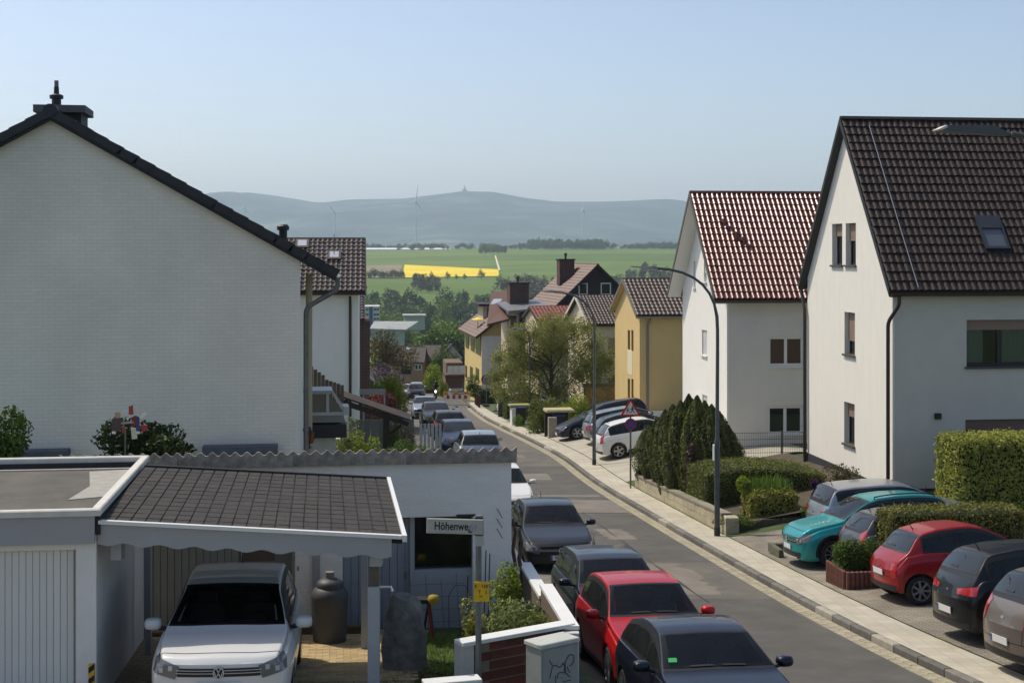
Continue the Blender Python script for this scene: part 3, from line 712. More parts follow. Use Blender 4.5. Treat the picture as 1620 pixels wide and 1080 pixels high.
# tile courses on its visible slope
sl6 = h6['_sl']; ln6 = math.hypot(G6 / 2 + .4, (G6 / 2 + .4) * sl6)
M6 = Matrix.Translation((9.3, G6 + .4, h6['_e'] - sl6 * .4 + .172)) @ Matrix.Rotation(math.pi, 4, 'Z') @ Matrix.Rotation(math.atan(sl6), 4, 'X')
lay_tiles(r6, M6, 9.6, ln6, .3, .36, .05, M_tile6)
def chimney(parent, x, y, z0, z1, wx, wy, m, cap='2a2624', pot=True, name='chimney'):
    mb = MB().box(x - wx / 2, x + wx / 2, y - wy / 2, y + wy / 2, z0, z1)
    o = mb.build(name, m, parent)
    MB().box(x - wx / 2 - .08, x + wx / 2 + .08, y - wy / 2 - .08, y + wy / 2 + .08, z1, z1 + .12).build('chimney_cap', mat('cap_' + cap, cap, .7), o)
    if pot: MB().lathe([(.0, .55), (.1, .55), (.16, .45), (.16, .38), (.1, .35), (.1, 0)], 12, c=(x, y, z1 + .12)).build('chimney_pot', mat('pot_black', '1c1c1e', .5), o)
    return o
M_brickdk = brickmat('brick_dark', '4a2e26', '5a382d', '6a5d55', .25, .08, .012, .9, .4, 'sz')
chimney(h6, 5.0, G6 * .5 + 1.6, h6['_e'] + 2.0, lz6(412), 1.15, 1.4, M_brickdk)
# lower wing with flat canopy, and second chimney
D6b = 120.; wg = empty('rear_wing', (X(800, D6b), D6b, CZ - 14), .2, 'stepped brown wing with flat canopy and glass balcony door left of the big brown house', 'building')
zz = lambda py: Z(py, D6b) - (CZ - 14); xx = lambda px: X(px, D6b) - X(800, D6b)
MB().box(xx(826), xx(878), .1, 6, 0, zz(492)).build('wall', M_slate, wg)
MB().prism([(xx(800), -1.2, zz(494)), (xx(873), -1.2, zz(488)), (xx(868), 4, zz(480)), (xx(800), 4, zz(484))], (0, 0, .18)).build('canopy', mat('grey_sheet', '6f7173', .5, .15, 2), wg)
MB().box(xx(807), xx(826), 1.0, 4, 0, zz(495)).build('balcony_room', mat('cream_render2', 'c9b79c', .92), wg)
wd = MB().box(xx(809), xx(823), .92, .995, zz(525), zz(498)).build('balcony_door', M_white, wg); MB().box(xx(811), xx(821), .9, .915, zz(523), zz(500)).build('pane', M_glass, wd)
rw = MB().prism([(xx(770), 0, zz(516)), (xx(806), .2, zz(508)), (xx(862), 7, zz(462)), (xx(800), 7, zz(470))], (0, 0, .2)).build('roof', M_tile6, wg)
chimney(wg, xx(831), 3.0, zz(500), zz(450), 1.7, 1.4, M_brickdk, pot=True)
MB().prism([(xx(790), 4.2, zz(486)), (xx(806), 4.2, zz(486)), (xx(812), 5, zz(478)), (xx(798), 5, zz(478))], (0, 0, .12)).build('roof_light', mat('pale_sheet', 'aebcc2', .3), wg)
# ---- yellow and white block by the road works
D7 = 128.; A7 = math.atan(.155); b7 = CZ - 14.9
n7 = Vector((X(762, D7), D7, 0)); U7 = Vector((math.cos(A7), math.sin(A7), 0)); V7 = Vector((-math.sin(A7), math.cos(A7), 0)); L7 = 13.0; W7 = 7.0
p7 = n7 + U7 * W7
lz7 = lambda py, D=D7: Z(py, D) - b7
y7 = []
for (pa, pb), a, b in (((737, 742), 522, 550), ((745.5, 751), 524, 555), ((753, 761), 526, 560), ((736.5, 739), 578, 597), ((744, 748), 580, 600), ((753, 758), 582, 600)):
    sa = gs(pa, n7, V7); sb = gs(pb, n7, V7); Dm = n7.y + (sa + sb) / 2 * V7.y
    y7.append(dict(q=(L7 - sa, L7 - sb, Z(b, Dm) - b7, Z(a, Dm) - b7), fr=mat('frame_brown', '5a4030', .6), glass=M_glassb, fw=.06))
h7, r7 = house('yellow_block', 'yellow and white block with brown roof and roof terrace beside the road works', 'house', p7, math.pi / 2 + A7, L7, W7, b7, Z(528, D7), Z(482, D7), mat('pale_yellow_render', 'cfb776', .92, .08, .8), M_tile6, ov=.6, ovg=.3,
    back=[dict(q=(L7 - q['q'][1], L7 - q['q'][0], q['q'][2], q['q'][3]), fr=q['fr'], glass=q['glass']) for q in []])
# its road side carries the windows (proud frames on the yellow wall)
for q in y7:
    s0, s1, z0, z1 = q['q']; s0, s1 = L7 - s0, L7 - s1
    w_ = MB().box(min(s0, s1), max(s0, s1), W7 + .001, W7 + .05, z0, z1).build('window', mat('frame_brown', '5a4030', .6), h7)
    MB().box(min(s0, s1) + .08, max(s0, s1) - .08, W7 + .045, W7 + .058, z0 + .08, z1 - .08).build('pane', M_glassb, w_)
MB().box(-.05, -.001, .2, W7 + .005, 0, h7['_e'] - .2).build('gable_wall', mat('white_render_bright', 'd9d8d4', .92), h7)
sl7 = h7['_sl']; ln7 = math.hypot(W7 / 2 + .6, (W7 / 2 + .6) * sl7)
M7 = Matrix.Translation((L7 + .25, W7 + .6, h7['_e'] - sl7 * .6 + .172)) @ Matrix.Rotation(math.pi, 4, 'Z') @ Matrix.Rotation(math.atan(sl7), 4, 'X')
lay_tiles(r7, M7, L7 + .5, ln7, .3, .36, .05, M_tile6)
# roof terrace: floor box, lattice rail, dormer with flat roof
tr = MB().box(.5, 5.2, 2.2, W7 - 1.2, h7['_e'] - .3, h7['_e'] + 1.15).build('terrace', mat('terrace_dark', '3a3230', .8), h7)
la = MB()
for k in range(13): la.box(.42, .46, 2.3 + k * .28, 2.33 + k * .28, h7['_e'] + .9, h7['_e'] + 2.1)
for k in range(6): la.box(.42, .46, 2.3, 5.7, h7['_e'] + .95 + k * .22, h7['_e'] + .98 + k * .22)
la.build('lattice', mat('lattice_grey', '56524e', .7), h7)
dr = MB().box(6.5, 10.5, 2.0, W7 - 1.0, h7['_e'], h7['_e'] + 2.3).build('dormer', mat('cream_render2', 'c9b79c', .92), h7)
MB().box(6.0, 11, 1.6, W7 - .5, h7['_e'] + 2.3, h7['_e'] + 2.5).build('dormer_roof', M_slate, dr)
MB().box(6.46, 6.499, W7 - 2.4, W7 - 1.4, h7['_e'] + .9, h7['_e'] + 2.1).build('dormer_window', M_glass, dr)
# ---- left: big white gable house
DL = 29.0; AL1 = math.atan(.165)
M_lbrick = brickmat('painted_brick', 'ebe4d2', 'e6dfcd', 'dcd5c3', .24, .075, .007, .9, .3, 'sz', .13, .5, .4)
cL = Vector((X(475, DL), DL, 0)); GL = 10.2; bL = CZ - 7.0
rL = Z(196, DL); eL = Z(412, DL)
ridge_off = (475 - 97) / F * DL
M_tileL = mat('tile_black', '222224', .4, .25, 5, spec=.5, objvar=.2)
hl, rl = house('gable_house', 'large white painted brick house with black verge tiles filling the left side', 'house', cL, math.pi / 2 + AL1, 10.0, 2 * ridge_off, bL, eL, rL, M_lbrick, M_tileL, ov=.72, ovg=.12, thick=.2, eave_b=eL)
# verge tiles: stepped black pieces on the rake
vt = MB().prism([(0, 0, 0), (0, .43, .0), (0, .368, .17), (0, 0, .182)], (.3, 0, 0)).mesh('verge_tile'); vt.materials.append(M_tileL)
slL = h1['_sl'] * 0 + (rL - eL) / ridge_off; aL = math.atan(slL); e_ = eL - bL
for s in (0, 1):
    lnL = math.hypot(ridge_off + .72, (ridge_off + .72) * slL); k = 0
    while k * .36 < lnL - .2:
        o = link('verge_tile', vt, rl)
        Mx = Matrix.Translation((-.2, -.72, e_ - slL * .72 + .03)) @ Matrix.Rotation(aL, 4, 'X') @ Matrix.Translation((0, k * .36, .03)) @ Matrix.Rotation(-.022, 4, 'X')
        if s: Mx = Matrix.Translation((0, 2 * ridge_off, 0)) @ Matrix.Diagonal((1, -1, 1, 1)) @ Mx
        o.matrix_local = Mx; k += 1
MB().tube([(-.2, ridge_off, rL - bL + .17), (.2, ridge_off, rL - bL + .17)], .15, 10).build('ridge_cap', M_tileL, rl)
# chimney with slab cap
xc = 1.4; yc = ridge_off + .03 * 0; zc = rL - bL
yy0 = ridge_off + (97 - 71) / F * (DL + 1.2); yy1 = ridge_off - (132 - 97) / F * (DL + 1.2)
ch = MB().box(.7, 1.7, yy1, yy0 - .02, zc - 1.0, zc + .22).build('chimney', mat('chimney_slate', '2a2b2e', .7, .2, 4, .3, 12), hl)
MB().box(.55, 1.85, yy1 - .1, yy0 + .1, zc + .22, zc + .37).build('chimney_slab', mat('concrete_cap', '6b6563', .9, .25, 5), ch)
MB().lathe([(.08, 0), (.095, .0), (.095, .16), (.14, .17), (.14, .24), (.1, .26), (.055, .27), (.05, .42)], 14, c=(1.0, ridge_off + .06, zc + .37)).build('flue', mat('flue_black', '17171a', .5), ch)
MB().tube([(1.0, ridge_off + .06, zc + .75), (1.0, ridge_off + .06, zc + .92)], .045, 10).build('flue_tip', M_zinc, ch)
# gutter end and downpipe
gy = -.78; gz0 = e_ - slL * .72 + .1
g = MB(); pr = [(gy - .08, gz0), (gy - .06, gz0 - .07), (gy, gz0 - .1), (gy + .06, gz0 - .07), (gy + .07, gz0), (gy, gz0 - .07)]
g.prism([(-.1, a, b) for a, b in pr], (10.2, 0, 0)); g.build('gutter', M_zinc, hl)
pipe(hl, [(.12, gy, gz0 - .05), (.12, gy + .0, gz0 - .3), (.12, -.12, gz0 - .68), (.12, -.12, .2)], .052, M_zinc, rings=[((.12, -.12, 3.2), (.12, -.12, 3.26)), ((.12, -.12, 1.4), (.12, -.12, 1.46))])
MB().box(.3, .36, -.5, -.02, 1.0, e_ - .3).build('corner_post', mat('cream_post', 'a89f84', .8), hl) if False else None
pipe(hl, [(.95, -.2, e_ - .3), (.95, -.2, .2)], .07, mat('cream_post', 'a89f84', .8), name='waste_pipe')
MB().lathe([(.1, 0), (.1, .35), (.15, .36), (.15, .45), (.1, .5), (.0, .5)], 12, c=(5.5, .35, e_ + slL * .35 + .15)).build('vent_stack', mat('flue_black', '17171a', .5), hl)
for a_, b_ in ((325, 440), (-20, 125)):
    MB().box(-.45, -.01, (475 - b_) / F * DL, (475 - a_) / F * DL, 0, Z(700, DL) - bL).build('cellar_shaft', mat('shaft_grey', '5a6066', .8, .2, 4), hl)
# glazed balcony bay and awning beam on its road side
bay = empty('balcony', P(482, 655, 31.5) + Vector((0, 0, 0)), AL1, 'glazed balcony on the side of the big white gable house', 'balcony')
zb = lambda py: Z(py, 31.5) - Z(655, 31.5); xb = lambda px: X(px, 31.5) - X(482, 31.5)
MB().box(0, xb(538), -.9, -.2, zb(661), zb(647)).build('floor_edge', mat('pale_edge', '7d7d74', .7), bay)
MB().box(.02, xb(545), -1.0, 1.2, zb(684), zb(664)).build('dark_beam', M_blackwood, bay)
fr = MB()
fr.box(0, .06, -.9, -.84, zb(647), zb(612)); fr.box(xb(514), xb(514) + .06, -.9, -.84, zb(647), zb(616)); fr.box(0, xb(521), -.92, -.82, zb(617), zb(612))
fr.prism([(xb(520), -.9, zb(612)), (xb(524), -.9, zb(612)), (xb(546), -.9, zb(645)), (xb(541), -.9, zb(648))], (0, .08, 0))
fr.box(0, xb(543), -.92, -.82, zb(650), zb(645)); fr.build('frame', mat('white_alu', 'a9aba8', .4), bay)
MB().box(.06, xb(514), -.88, -.86, zb(645), zb(617)).build('pane', mat('bay_glass', (.11, .11, .085), .15), bay)
MB().prism([(xb(516), -.88, zb(645)), (xb(539), -.88, zb(645)), (xb(519), -.88, zb(617)), (xb(516), -.88, zb(617))], (0, .02, 0)).build('pane', mat('bay_glass', (.11, .11, .085), .15), bay)
MB().prism([(-.05, -1.0, zb(614)), (xb(523), -1.0, zb(614)), (xb(523), -.35, zb(612)), (-.05, -.35, zb(612))], (0, 0, .04)).build('glass_roof', mat('bay_sheet', '8a949a', .3), bay)
MB().box(xb(540), xb(549), -.95, -.3, zb(650), zb(637)).build('gutter', mat('white_alu', 'a9aba8', .4), bay)
MB().box(.05, xb(529), -.7, 1.1, zb(745), zb(685)).build('cellar_wall', mat('white_tile_wall', 'c3c3ba', .8, .1, 6), bay)
# wooden slat screen behind the bay
scn = empty('slat_screen', P(490, 650, 40), AL1, 'brown wooden slat screen behind the glazed balcony', 'fence')
for k in range(9):
    pa = 490 + k * 6.0; pb = pa + 5.6; top = 580 + (k * 4.4 if k < 4 else 12 + k * 2.2)
    MB().box(X(pa, 40) - X(490, 40), X(pb, 40) - X(490, 40), -.02 - .01 * (k % 2), .02, -.6, Z(top, 40) - Z(650, 40)).build('slat', mat('weathered_slat', '5d5044', .9, .3, 8, objvar=.15), scn)
# lantern on the wall
lt = empty('wall_lantern', P(489.5, 700, 29.6), 0, 'old black wall lantern with amber glass on the white cellar wall', 'lantern')
MB().lathe([(.0, .34), (.03, .33), (.04, .28), (.1, .22), (.13, .2), (.0, .2)], 8).build('cap', M_blackwood, lt)
MB().lathe([(.115, .2), (.07, .0), (.0, .0)], 6).build('glass', mat('amber_glass', '7a3d14', .25), lt)
fr = MB()
for k in range(6):
    a = math.pi / 3 * k; fr.tube([(.118 * math.cos(a), .118 * math.sin(a), .2), (.073 * math.cos(a), .073 * math.sin(a), 0)], .008, 5)
fr.lathe([(.0, -.02), (.08, -.01), (.08, .01), (.0, .01)], 8); fr.tube([(0, 0, -.02), (0, 0, -.12), (0, .3, -.14)], .015, 6); fr.build('frame', M_blackwood, lt)
# ---- left, second: white house with small brown tiles
DL2 = 60.; nL2 = Vector((X(567, DL2), DL2, 0)); bL2 = CZ - 9.6
WL2 = 9.0; oL2 = nL2 - Vector((math.cos(.1), math.sin(.1), 0)) * WL2
M_tileL2 = mat('tile_brown_shiny', '46382c', .28, .25, 5, objvar=.15, spec=.6)
hl2, rl2 = house('white_house', 'white house with glossy brown tiled roof behind the big gable house', 'house', oL2, .1, WL2, 6.5, bL2, Z(458, DL2), Z(384, DL2 + 3.25), M_white2, mat('roof_brown', '3d332e', .8), ov=.35, ovg=.28,
    tiles=(.215, .33, .05, M_tileL2), single=0, gutter=M_brownpipe, barge=M_brownpipe)
pipe(hl2, [(WL2 - .35, -.36, hl2['_e'] - .3), (WL2 - .35, -.06, hl2['_e'] - .65), (WL2 - .35, -.06, .2)], .06, M_brownpipe)
sl_l2 = hl2['_sl']
for px_, py0, py1, wpx in ((480, 384, 390, 14), (532, 400, 411, 15)):
    xa = (X(px_, 61) - oL2.x) / math.cos(.1); zt = Z((py0 + py1) / 2, 61) - bL2; yy = (zt - hl2['_e'] - .2) / sl_l2
    MW = Matrix.Translation((xa, yy, hl2['_e'] + sl_l2 * yy + .2)) @ Matrix.Rotation(math.atan(sl_l2), 4, 'X')
    s_ = MB().box(-.3, .3, -.35, .35, 0, .1, MW).build('skylight', M_dkfr, rl2); MB().box(-.2, .2, -.24, .24, .07, .112, MW).build('pane', mat('skylight_bright', (.5, .52, .54), .12, spec=1.0, metal=.6), s_)
xa = (X(457, 61.5) - oL2.x)
MB().lathe([(.1, 0), (.1, .5), (.15, .52), (.15, .6), (.0, .6)], 10, c=(xa, 2.6, hl2['_e'] + sl_l2 * 2.6)).build('vent_stack', mat('flue_black', '17171a', .5), rl2)
an = MB().tube([(xa + 2.2, 1.6, hl2['_e'] + 1.5), (xa + 2.2, 1.6, hl2['_e'] + 2.4)], .02, 5).tube([(xa + 2.0, 1.5, hl2['_e'] + 2.2), (xa + 2.5, 1.5, hl2['_e'] + 2.0)], .015, 5); an.build('aerial', M_zinc, rl2)
# further left houses down the street
lf = [((566, 585), 508, 690, 74, 'dark brick house wall just right of the white house corner', M_brickdk)]
hd = empty('brick_house', (X(560, 76), 76, CZ - 10.4), .12, 'dark brick house end just right of the white house corner', 'house')
MB().box(-3, X(585, 76) - X(560, 76), 0, 6, -.5, Z(508, 76) - (CZ - 10.4)).build('wall', M_brickdk, hd)
rr = MB().prism([(-3, -.3, Z(509, 76) - (CZ - 10.4)), (.6, -.3, Z(509, 76) - (CZ - 10.4)), (.6, 3, Z(463, 78) - (CZ - 10.4)), (-3, 3, Z(463, 78) - (CZ - 10.4))], (0, 0, .15)).build('roof', mat('roof_brown', '3d332e', .8), hd)
lay_tiles(rr, Matrix.Translation((-3, -.3, Z(509, 76) - (CZ - 10.4) + .16)) @ Matrix.Rotation(math.atan2(Z(463, 78) - Z(509, 76), 3.3), 4, 'X'), 3.6, math.hypot(3.3, Z(463, 78) - Z(509, 76)), .215, .33, .05, M_tileL2)
D = 100.; house('garage_house', 'small low house with pale verge board behind the dark brick house', 'house', Vector((X(586, D), D, 0)), math.pi / 2 + .12, 6, 4.5, CZ - 12.2, Z(598, D), Z(552, D), mat('tan_render', '8f7f68', .92), mat('roof_brown', '3d332e', .8), ov=.3, ovg=.3, barge=mat('barge_white', 'c9c4ba', .6))
# ---- terraced houses at the bottom of the street
def far_house(px0, px1, py_base, py_eave, py_ridge, D, label, wall, roof, wins=(), gable=False, name='terraced_house', dep=9., rot=0.0):
    W_ = X(px1, D) - X(px0, D); b = Z(py_base, D) - 2
    t, r = house(name, label, 'house', Vector((X(px0, D), D, 0)) if not gable else Vector((X(px1, D), D, 0)), rot if not gable else math.pi / 2 + rot, W_ if not gable else dep, dep if not gable else W_, b, Z(py_eave, D), Z(py_ridge, D + (dep / 2 if not gable else 0)), wall, roof, ov=.3, ovg=.15, thick=.14, barge=mat('barge_tan', '77695a', .7))
    for a0, a1, z0, z1 in wins:
        if gable:
            w_ = MB().box(-.05, -.002, (px1 - a1) / F * D, (px1 - a0) / F * D, Z(z1, D) - b, Z(z0, D) - b).build('window', M_white, t)
            MB().box(-.06, -.048, (px1 - a1) / F * D + .09, (px1 - a0) / F * D - .09, Z(z1, D) - b + .09, Z(z0, D) - b - .09).build('pane', M_glass, w_)
        else:
            x0 = X(a0, D) - X(px0, D); x1 = X(a1, D) - X(px0, D)
            w_ = MB().box(x0, x1, -.05, -.002, Z(z1, D) - b, Z(z0, D) - b).build('window', M_white, t)
            mid = (x0 + x1) / 2
            MB().box(x0 + .09, mid - .06, -.06, -.048, Z(z1, D) - b + .09, Z(z0, D) - b - .09).build('pane', M_glass, w_)
            MB().box(mid + .06, x1 - .09, -.06, -.048, Z(z1, D) - b + .09, Z(z0, D) - b - .09).build('pane', M_glass, w_)
    return t, r
M_tan = mat('tan_brick', '9a7a5c', .92, .15, 1.5); M_tan2 = mat('ochre_render', 'ae8f68', .92, .12, 1.5)
M_rdk = mat('roof_grey_brown', '4a413a', .85, .25, 1.5, .4, 6)
t_, r_ = far_house(622, 652, 606, 572, 549, 186, 'left terraced house with tan walls at the bottom of the street', M_tan2, M_rdk, [(633, 644.5, 576, 585)])
MB().box(1.0, 2.4, -.06, -.003, 3.2, 4.3).build('garage_door', M_slate, t_)
x_ = X(648, 190) - X(622, 186); MB().prism([(x_ - .3, 2.0, Z(556, 188) - (Z(606, 186) - 2)), (x_ + .3, 2.0, Z(556, 188) - (Z(606, 186) - 2)), (x_ + .3, 2.6, Z(553, 188) - (Z(606, 186) - 2)), (x_ - .3, 2.6, Z(553, 188) - (Z(606, 186) - 2))], (0, 0, .3)).build('skylight', mat('skylight_bright', (.5, .52, .54), .12, spec=1.0, metal=.6), r_)
far_house(652, 669, 606, 573, 550, 185.4, 'tan terraced house with one window right of the first', M_tan, M_rdk, [(656, 667, 576, 585)])
far_house(669, 693, 606, 571, 547, 192, 'brown roofed terraced house behind the yellow bush', M_tan, M_rdk)
far_house(692, 724, 604, 571, 553, 184, 'tan gabled house with one small attic window', M_tan2, M_rdk, [(713, 718, 559, 565)], gable=True)
# balcony house with white panels beside the yellow block
bh = empty('balcony_house', (X(706, 146), 146, CZ - 16.2), .12, 'house front with white balcony panels over a brown carport beside the yellow block', 'house')
zq = lambda py: Z(py, 146) - (CZ - 16.2); xq = lambda px: X(px, 146) - X(706, 146)
MB().box(xq(709), xq(736), 2.6, 8, 0, zq(577)).build('wall', mat('brown_render', '6a5644', .92), bh)
for k in range(3): MB().box(xq(708 + k * 9.2), xq(716.6 + k * 9.2), 0, .06, zq(591), zq(579)).build('balcony_panel', mat('white_panel', 'c9ccd0', .6), bh)
MB().box(xq(704), xq(735), -.3, 2.8, zq(597.5), zq(592.5)).build('carport_roof', mat('brown_beam', '4a3028', .7), bh)
for k in (705, 733): MB().box(xq(k), xq(k + 1.4), -.1, .1, 0, zq(597)).build('post', mat('brown_beam', '4a3028', .7), bh)
# white industrial buildings in the valley
iv = empty('office_block', (X(572, 420), 420, Z(515, 420) - 3), .1, 'white flat office block with blue stair tower in the valley', 'building')
zq = lambda py: Z(py, 420) - Z(515, 420) + 3; xq = lambda px: X(px, 420) - X(572, 420)
MB().box(xq(572), xq(600.5), 0, 10, 0, zq(484.5)).build('wall', mat('industrial_white', 'b9b9b6', .7), iv)
MB().box(xq(584), xq(589.5), -.25, .0, 0, zq(485.5)).build('stair_tower', mat('industrial_blue', '2f4f80', .5), iv)
for r0 in (488, 496, 503):
    for c0 in (574, 579, 591, 595.5): MB().box(xq(c0), xq(c0 + 4), -.08, -.002, zq(r0 + 3), zq(r0)).build('window', mat('industrial_glass', '4a5a68', .2), iv)
ih = empty('warehouse', (X(586, 330), 330, Z(540, 330) - 2), .1, 'low warehouse with pale grey roof sheets in the valley', 'building')
zq = lambda py: Z(py, 330) - Z(540, 330) + 2; xq = lambda px: X(px, 330) - X(586, 330)
MB().box(xq(587), xq(640), 0, 22, 0, zq(522)).build('wall', mat('industrial_grey', '9aa0a0', .7), ih)
MB().prism([(xq(585), -.5, zq(522)), (xq(642), -.5, zq(524)), (xq(668), 26, zq(520)), (xq(592), 26, zq(519.5))], (0, 0, .4)).build('roof', mat('pale_roof_sheet', '93958f', .6, .25, .3), ih)
ib = empty('shed', (X(640, 380), 380, Z(516, 380) - 1), .1, 'small grey shed roof right of the warehouse in the valley', 'building')
MB().box(0, X(672, 380) - X(640, 380), 0, 9, 0, 3.6).build('wall', mat('industrial_grey', '9aa0a0', .7), ib)
MB().box(-.4, X(672, 380) - X(640, 380) + .4, -.4, 9.4, 3.6, 4.0).build('roof', mat('pale_roof_sheet', 'd6dad8', .4), ib)
# ================================================================ cars
M_tyre = mat('tyre', '161616', .85); M_rim = mat('rim_silver', '9a9c9e', .3, metal=.8); M_rimdk = mat('rim_dark', '77787a', .35, metal=.5)
M_cglass = mat('car_glass', (.016, .02, .018), .03, .8, 2.5, spec=.38, col2=(.006, .007, .007)); M_trim = mat('black_trim', '101011', .5); M_chrome = mat('chrome', 'c8c8c8', .12, metal=1.0)
M_hl = mat('headlight_glass', (.13, .135, .14), .08, spec=.9); M_hldk = mat('headlight_smoked', (.05, .052, .056), .08, spec=.9); M_tl = mat('tail_light', '9c1418', .15, spec=.8, coat=.6); M_under = mat('underbody', '0b0b0b', .9)
M_plate = mat('number_plate', 'cfcfca', .4); M_pblue = mat('plate_blue', '23408a', .4); M_ink = mat('ink_black', '0a0a0a', .6)
M_seat = mat('seat_cloth', '4b4a46', .9)
def paint(name, c, metal=.12, rough=.36): return mat('paint_' + name, c, rough, metal=metal, coat=.45, spec=.3)
def cr(pts, n):
    """Catmull-Rom resampling of a polyline (k,2) by index"""
    p = np.asarray(pts, float); k = len(p); t = np.linspace(0, k - 1, n); i = np.clip(t.astype(int), 0, k - 2); u = (t - i)[:, None]
    p0 = p[np.clip(i - 1, 0, k - 1)]; p1 = p[i]; p2 = p[i + 1]; p3 = p[np.clip(i + 2, 0, k - 1)]
    return .5 * ((2 * p1) + (-p0 + p2) * u + (2 * p0 - 5 * p1 + 4 * p2 - p3) * u ** 2 + (-p0 + 3 * p1 - 3 * p2 + p3) * u ** 3)
# x measured from the nose backwards; top line (x, z); belt (x, z)
PRE = {
 'hatch': dict(L=4.20, W=1.78, H=1.46, wb=(.86, 3.46), wr=.315, top=[(0, .62), (.06, .70), (.35, .80), (.75, .88), (1.12, .96), (1.2, 1.0), (1.55, 1.19), (1.95, 1.385), (2.2, 1.43), (2.6, 1.46), (3.1, 1.45), (3.55, 1.40), (3.72, 1.34), (3.95, 1.12), (4.08, .98), (4.16, .90), (4.2, .72)],
     cowl=1.2, wst=1.97, rtop=3.62, rbot=4.02, belt=[(0, .60), (.5, .76), (1.1, .90), (2, .93), (3.2, .97), (4.0, .98), (4.2, .80)], pil=(2.15, 3.1), roofw=.70, side=(1.28, 3.72)),
 'estate': dict(L=4.62, W=1.81, H=1.44, wb=(.86, 3.6), wr=.325, top=[(0, .60), (.06, .68), (.4, .78), (.9, .87), (1.28, .95), (1.36, .98), (1.75, 1.18), (2.15, 1.36), (2.45, 1.42), (3.0, 1.44), (3.7, 1.43), (4.1, 1.40), (4.22, 1.36), (4.42, 1.14), (4.5, 1.0), (4.58, .9), (4.62, .72)],
     cowl=1.36, wst=2.17, rtop=4.15, rbot=4.46, belt=[(0, .58), (.5, .74), (1.2, .88), (2.2, .92), (3.5, .96), (4.4, .98), (4.62, .8)], pil=(2.4, 3.35), roofw=.70, side=(1.46, 4.2)),
 'mini': dict(L=3.57, W=1.63, H=1.49, wb=(.72, 3.02), wr=.29, top=[(0, .66), (.05, .74), (.25, .86), (.6, .95), (.8, 1.0), (.9, 1.06), (1.15, 1.24), (1.5, 1.42), (1.8, 1.485), (2.1, 1.49), (2.5, 1.46), (2.85, 1.38), (2.98, 1.30), (3.2, 1.05), (3.35, .95), (3.5, .86), (3.57, .66)],
     cowl=.88, wst=1.55, rtop=2.9, rbot=3.24, belt=[(0, .66), (.4, .84), (.8, .93), (1.8, .97), (2.8, 1.0), (3.3, .95), (3.57, .7)], pil=(2.25, 2.25), roofw=.70, side=(.98, 2.9)),
 'suv': dict(L=4.3, W=1.80, H=1.60, wb=(.86, 3.46), wr=.345, top=[(0, .74), (.05, .84), (.3, .96), (.75, 1.03), (1.1, 1.08), (1.2, 1.12), (1.5, 1.30), (1.88, 1.50), (2.15, 1.57), (2.6, 1.6), (3.2, 1.59), (3.65, 1.53), (3.8, 1.47), (4.02, 1.24), (4.14, 1.08), (4.24, .98), (4.3, .74)],
     cowl=1.2, wst=1.93, rtop=3.72, rbot=4.08, belt=[(0, .72), (.5, .90), (1.1, 1.0), (2, 1.04), (3.2, 1.08), (4.0, 1.10), (4.3, .86)], pil=(2.15, 3.1), roofw=.70, side=(1.28, 3.85)),
 'van': dict(L=4.4, W=1.82, H=1.80, wb=(.86, 3.5), wr=.32, top=[(0, .7), (.05, .8), (.3, .92), (.7, 1.02), (.95, 1.1), (1.3, 1.38), (1.7, 1.66), (1.95, 1.76), (2.4, 1.8), (3.2, 1.8), (3.9, 1.77), (4.1, 1.72), (4.25, 1.4), (4.34, 1.1), (4.38, 1.0), (4.4, .7)],
     cowl=.98, wst=1.78, rtop=4.06, rbot=4.3, belt=[(0, .7), (.5, .9), (1.0, 1.02), (2, 1.05), (3.5, 1.06), (4.2, 1.05), (4.4, .8)], pil=(2.1, 3.1), roofw=.76, side=(1.1, 4.1)),
 'coupe': dict(L=4.33, W=1.78, H=1.42, wb=(.80, 3.49), wr=.325, top=[(0, .62), (.06, .70), (.4, .81), (1.0, .90), (1.38, .96), (1.46, .99), (1.85, 1.18), (2.2, 1.335), (2.45, 1.39), (2.8, 1.42), (3.2, 1.405), (3.7, 1.32), (3.85, 1.27), (4.08, 1.08), (4.2, .97), (4.29, .9), (4.33, .72)],
     cowl=1.46, wst=2.22, rtop=3.76, rbot=4.14, belt=[(0, .6), (.5, .76), (1.3, .90), (2.2, .93), (3.3, .97), (4.1, .98), (4.33, .8)], pil=(2.35, 3.25), roofw=.69, side=(1.54, 3.85)),
}
NS = 24
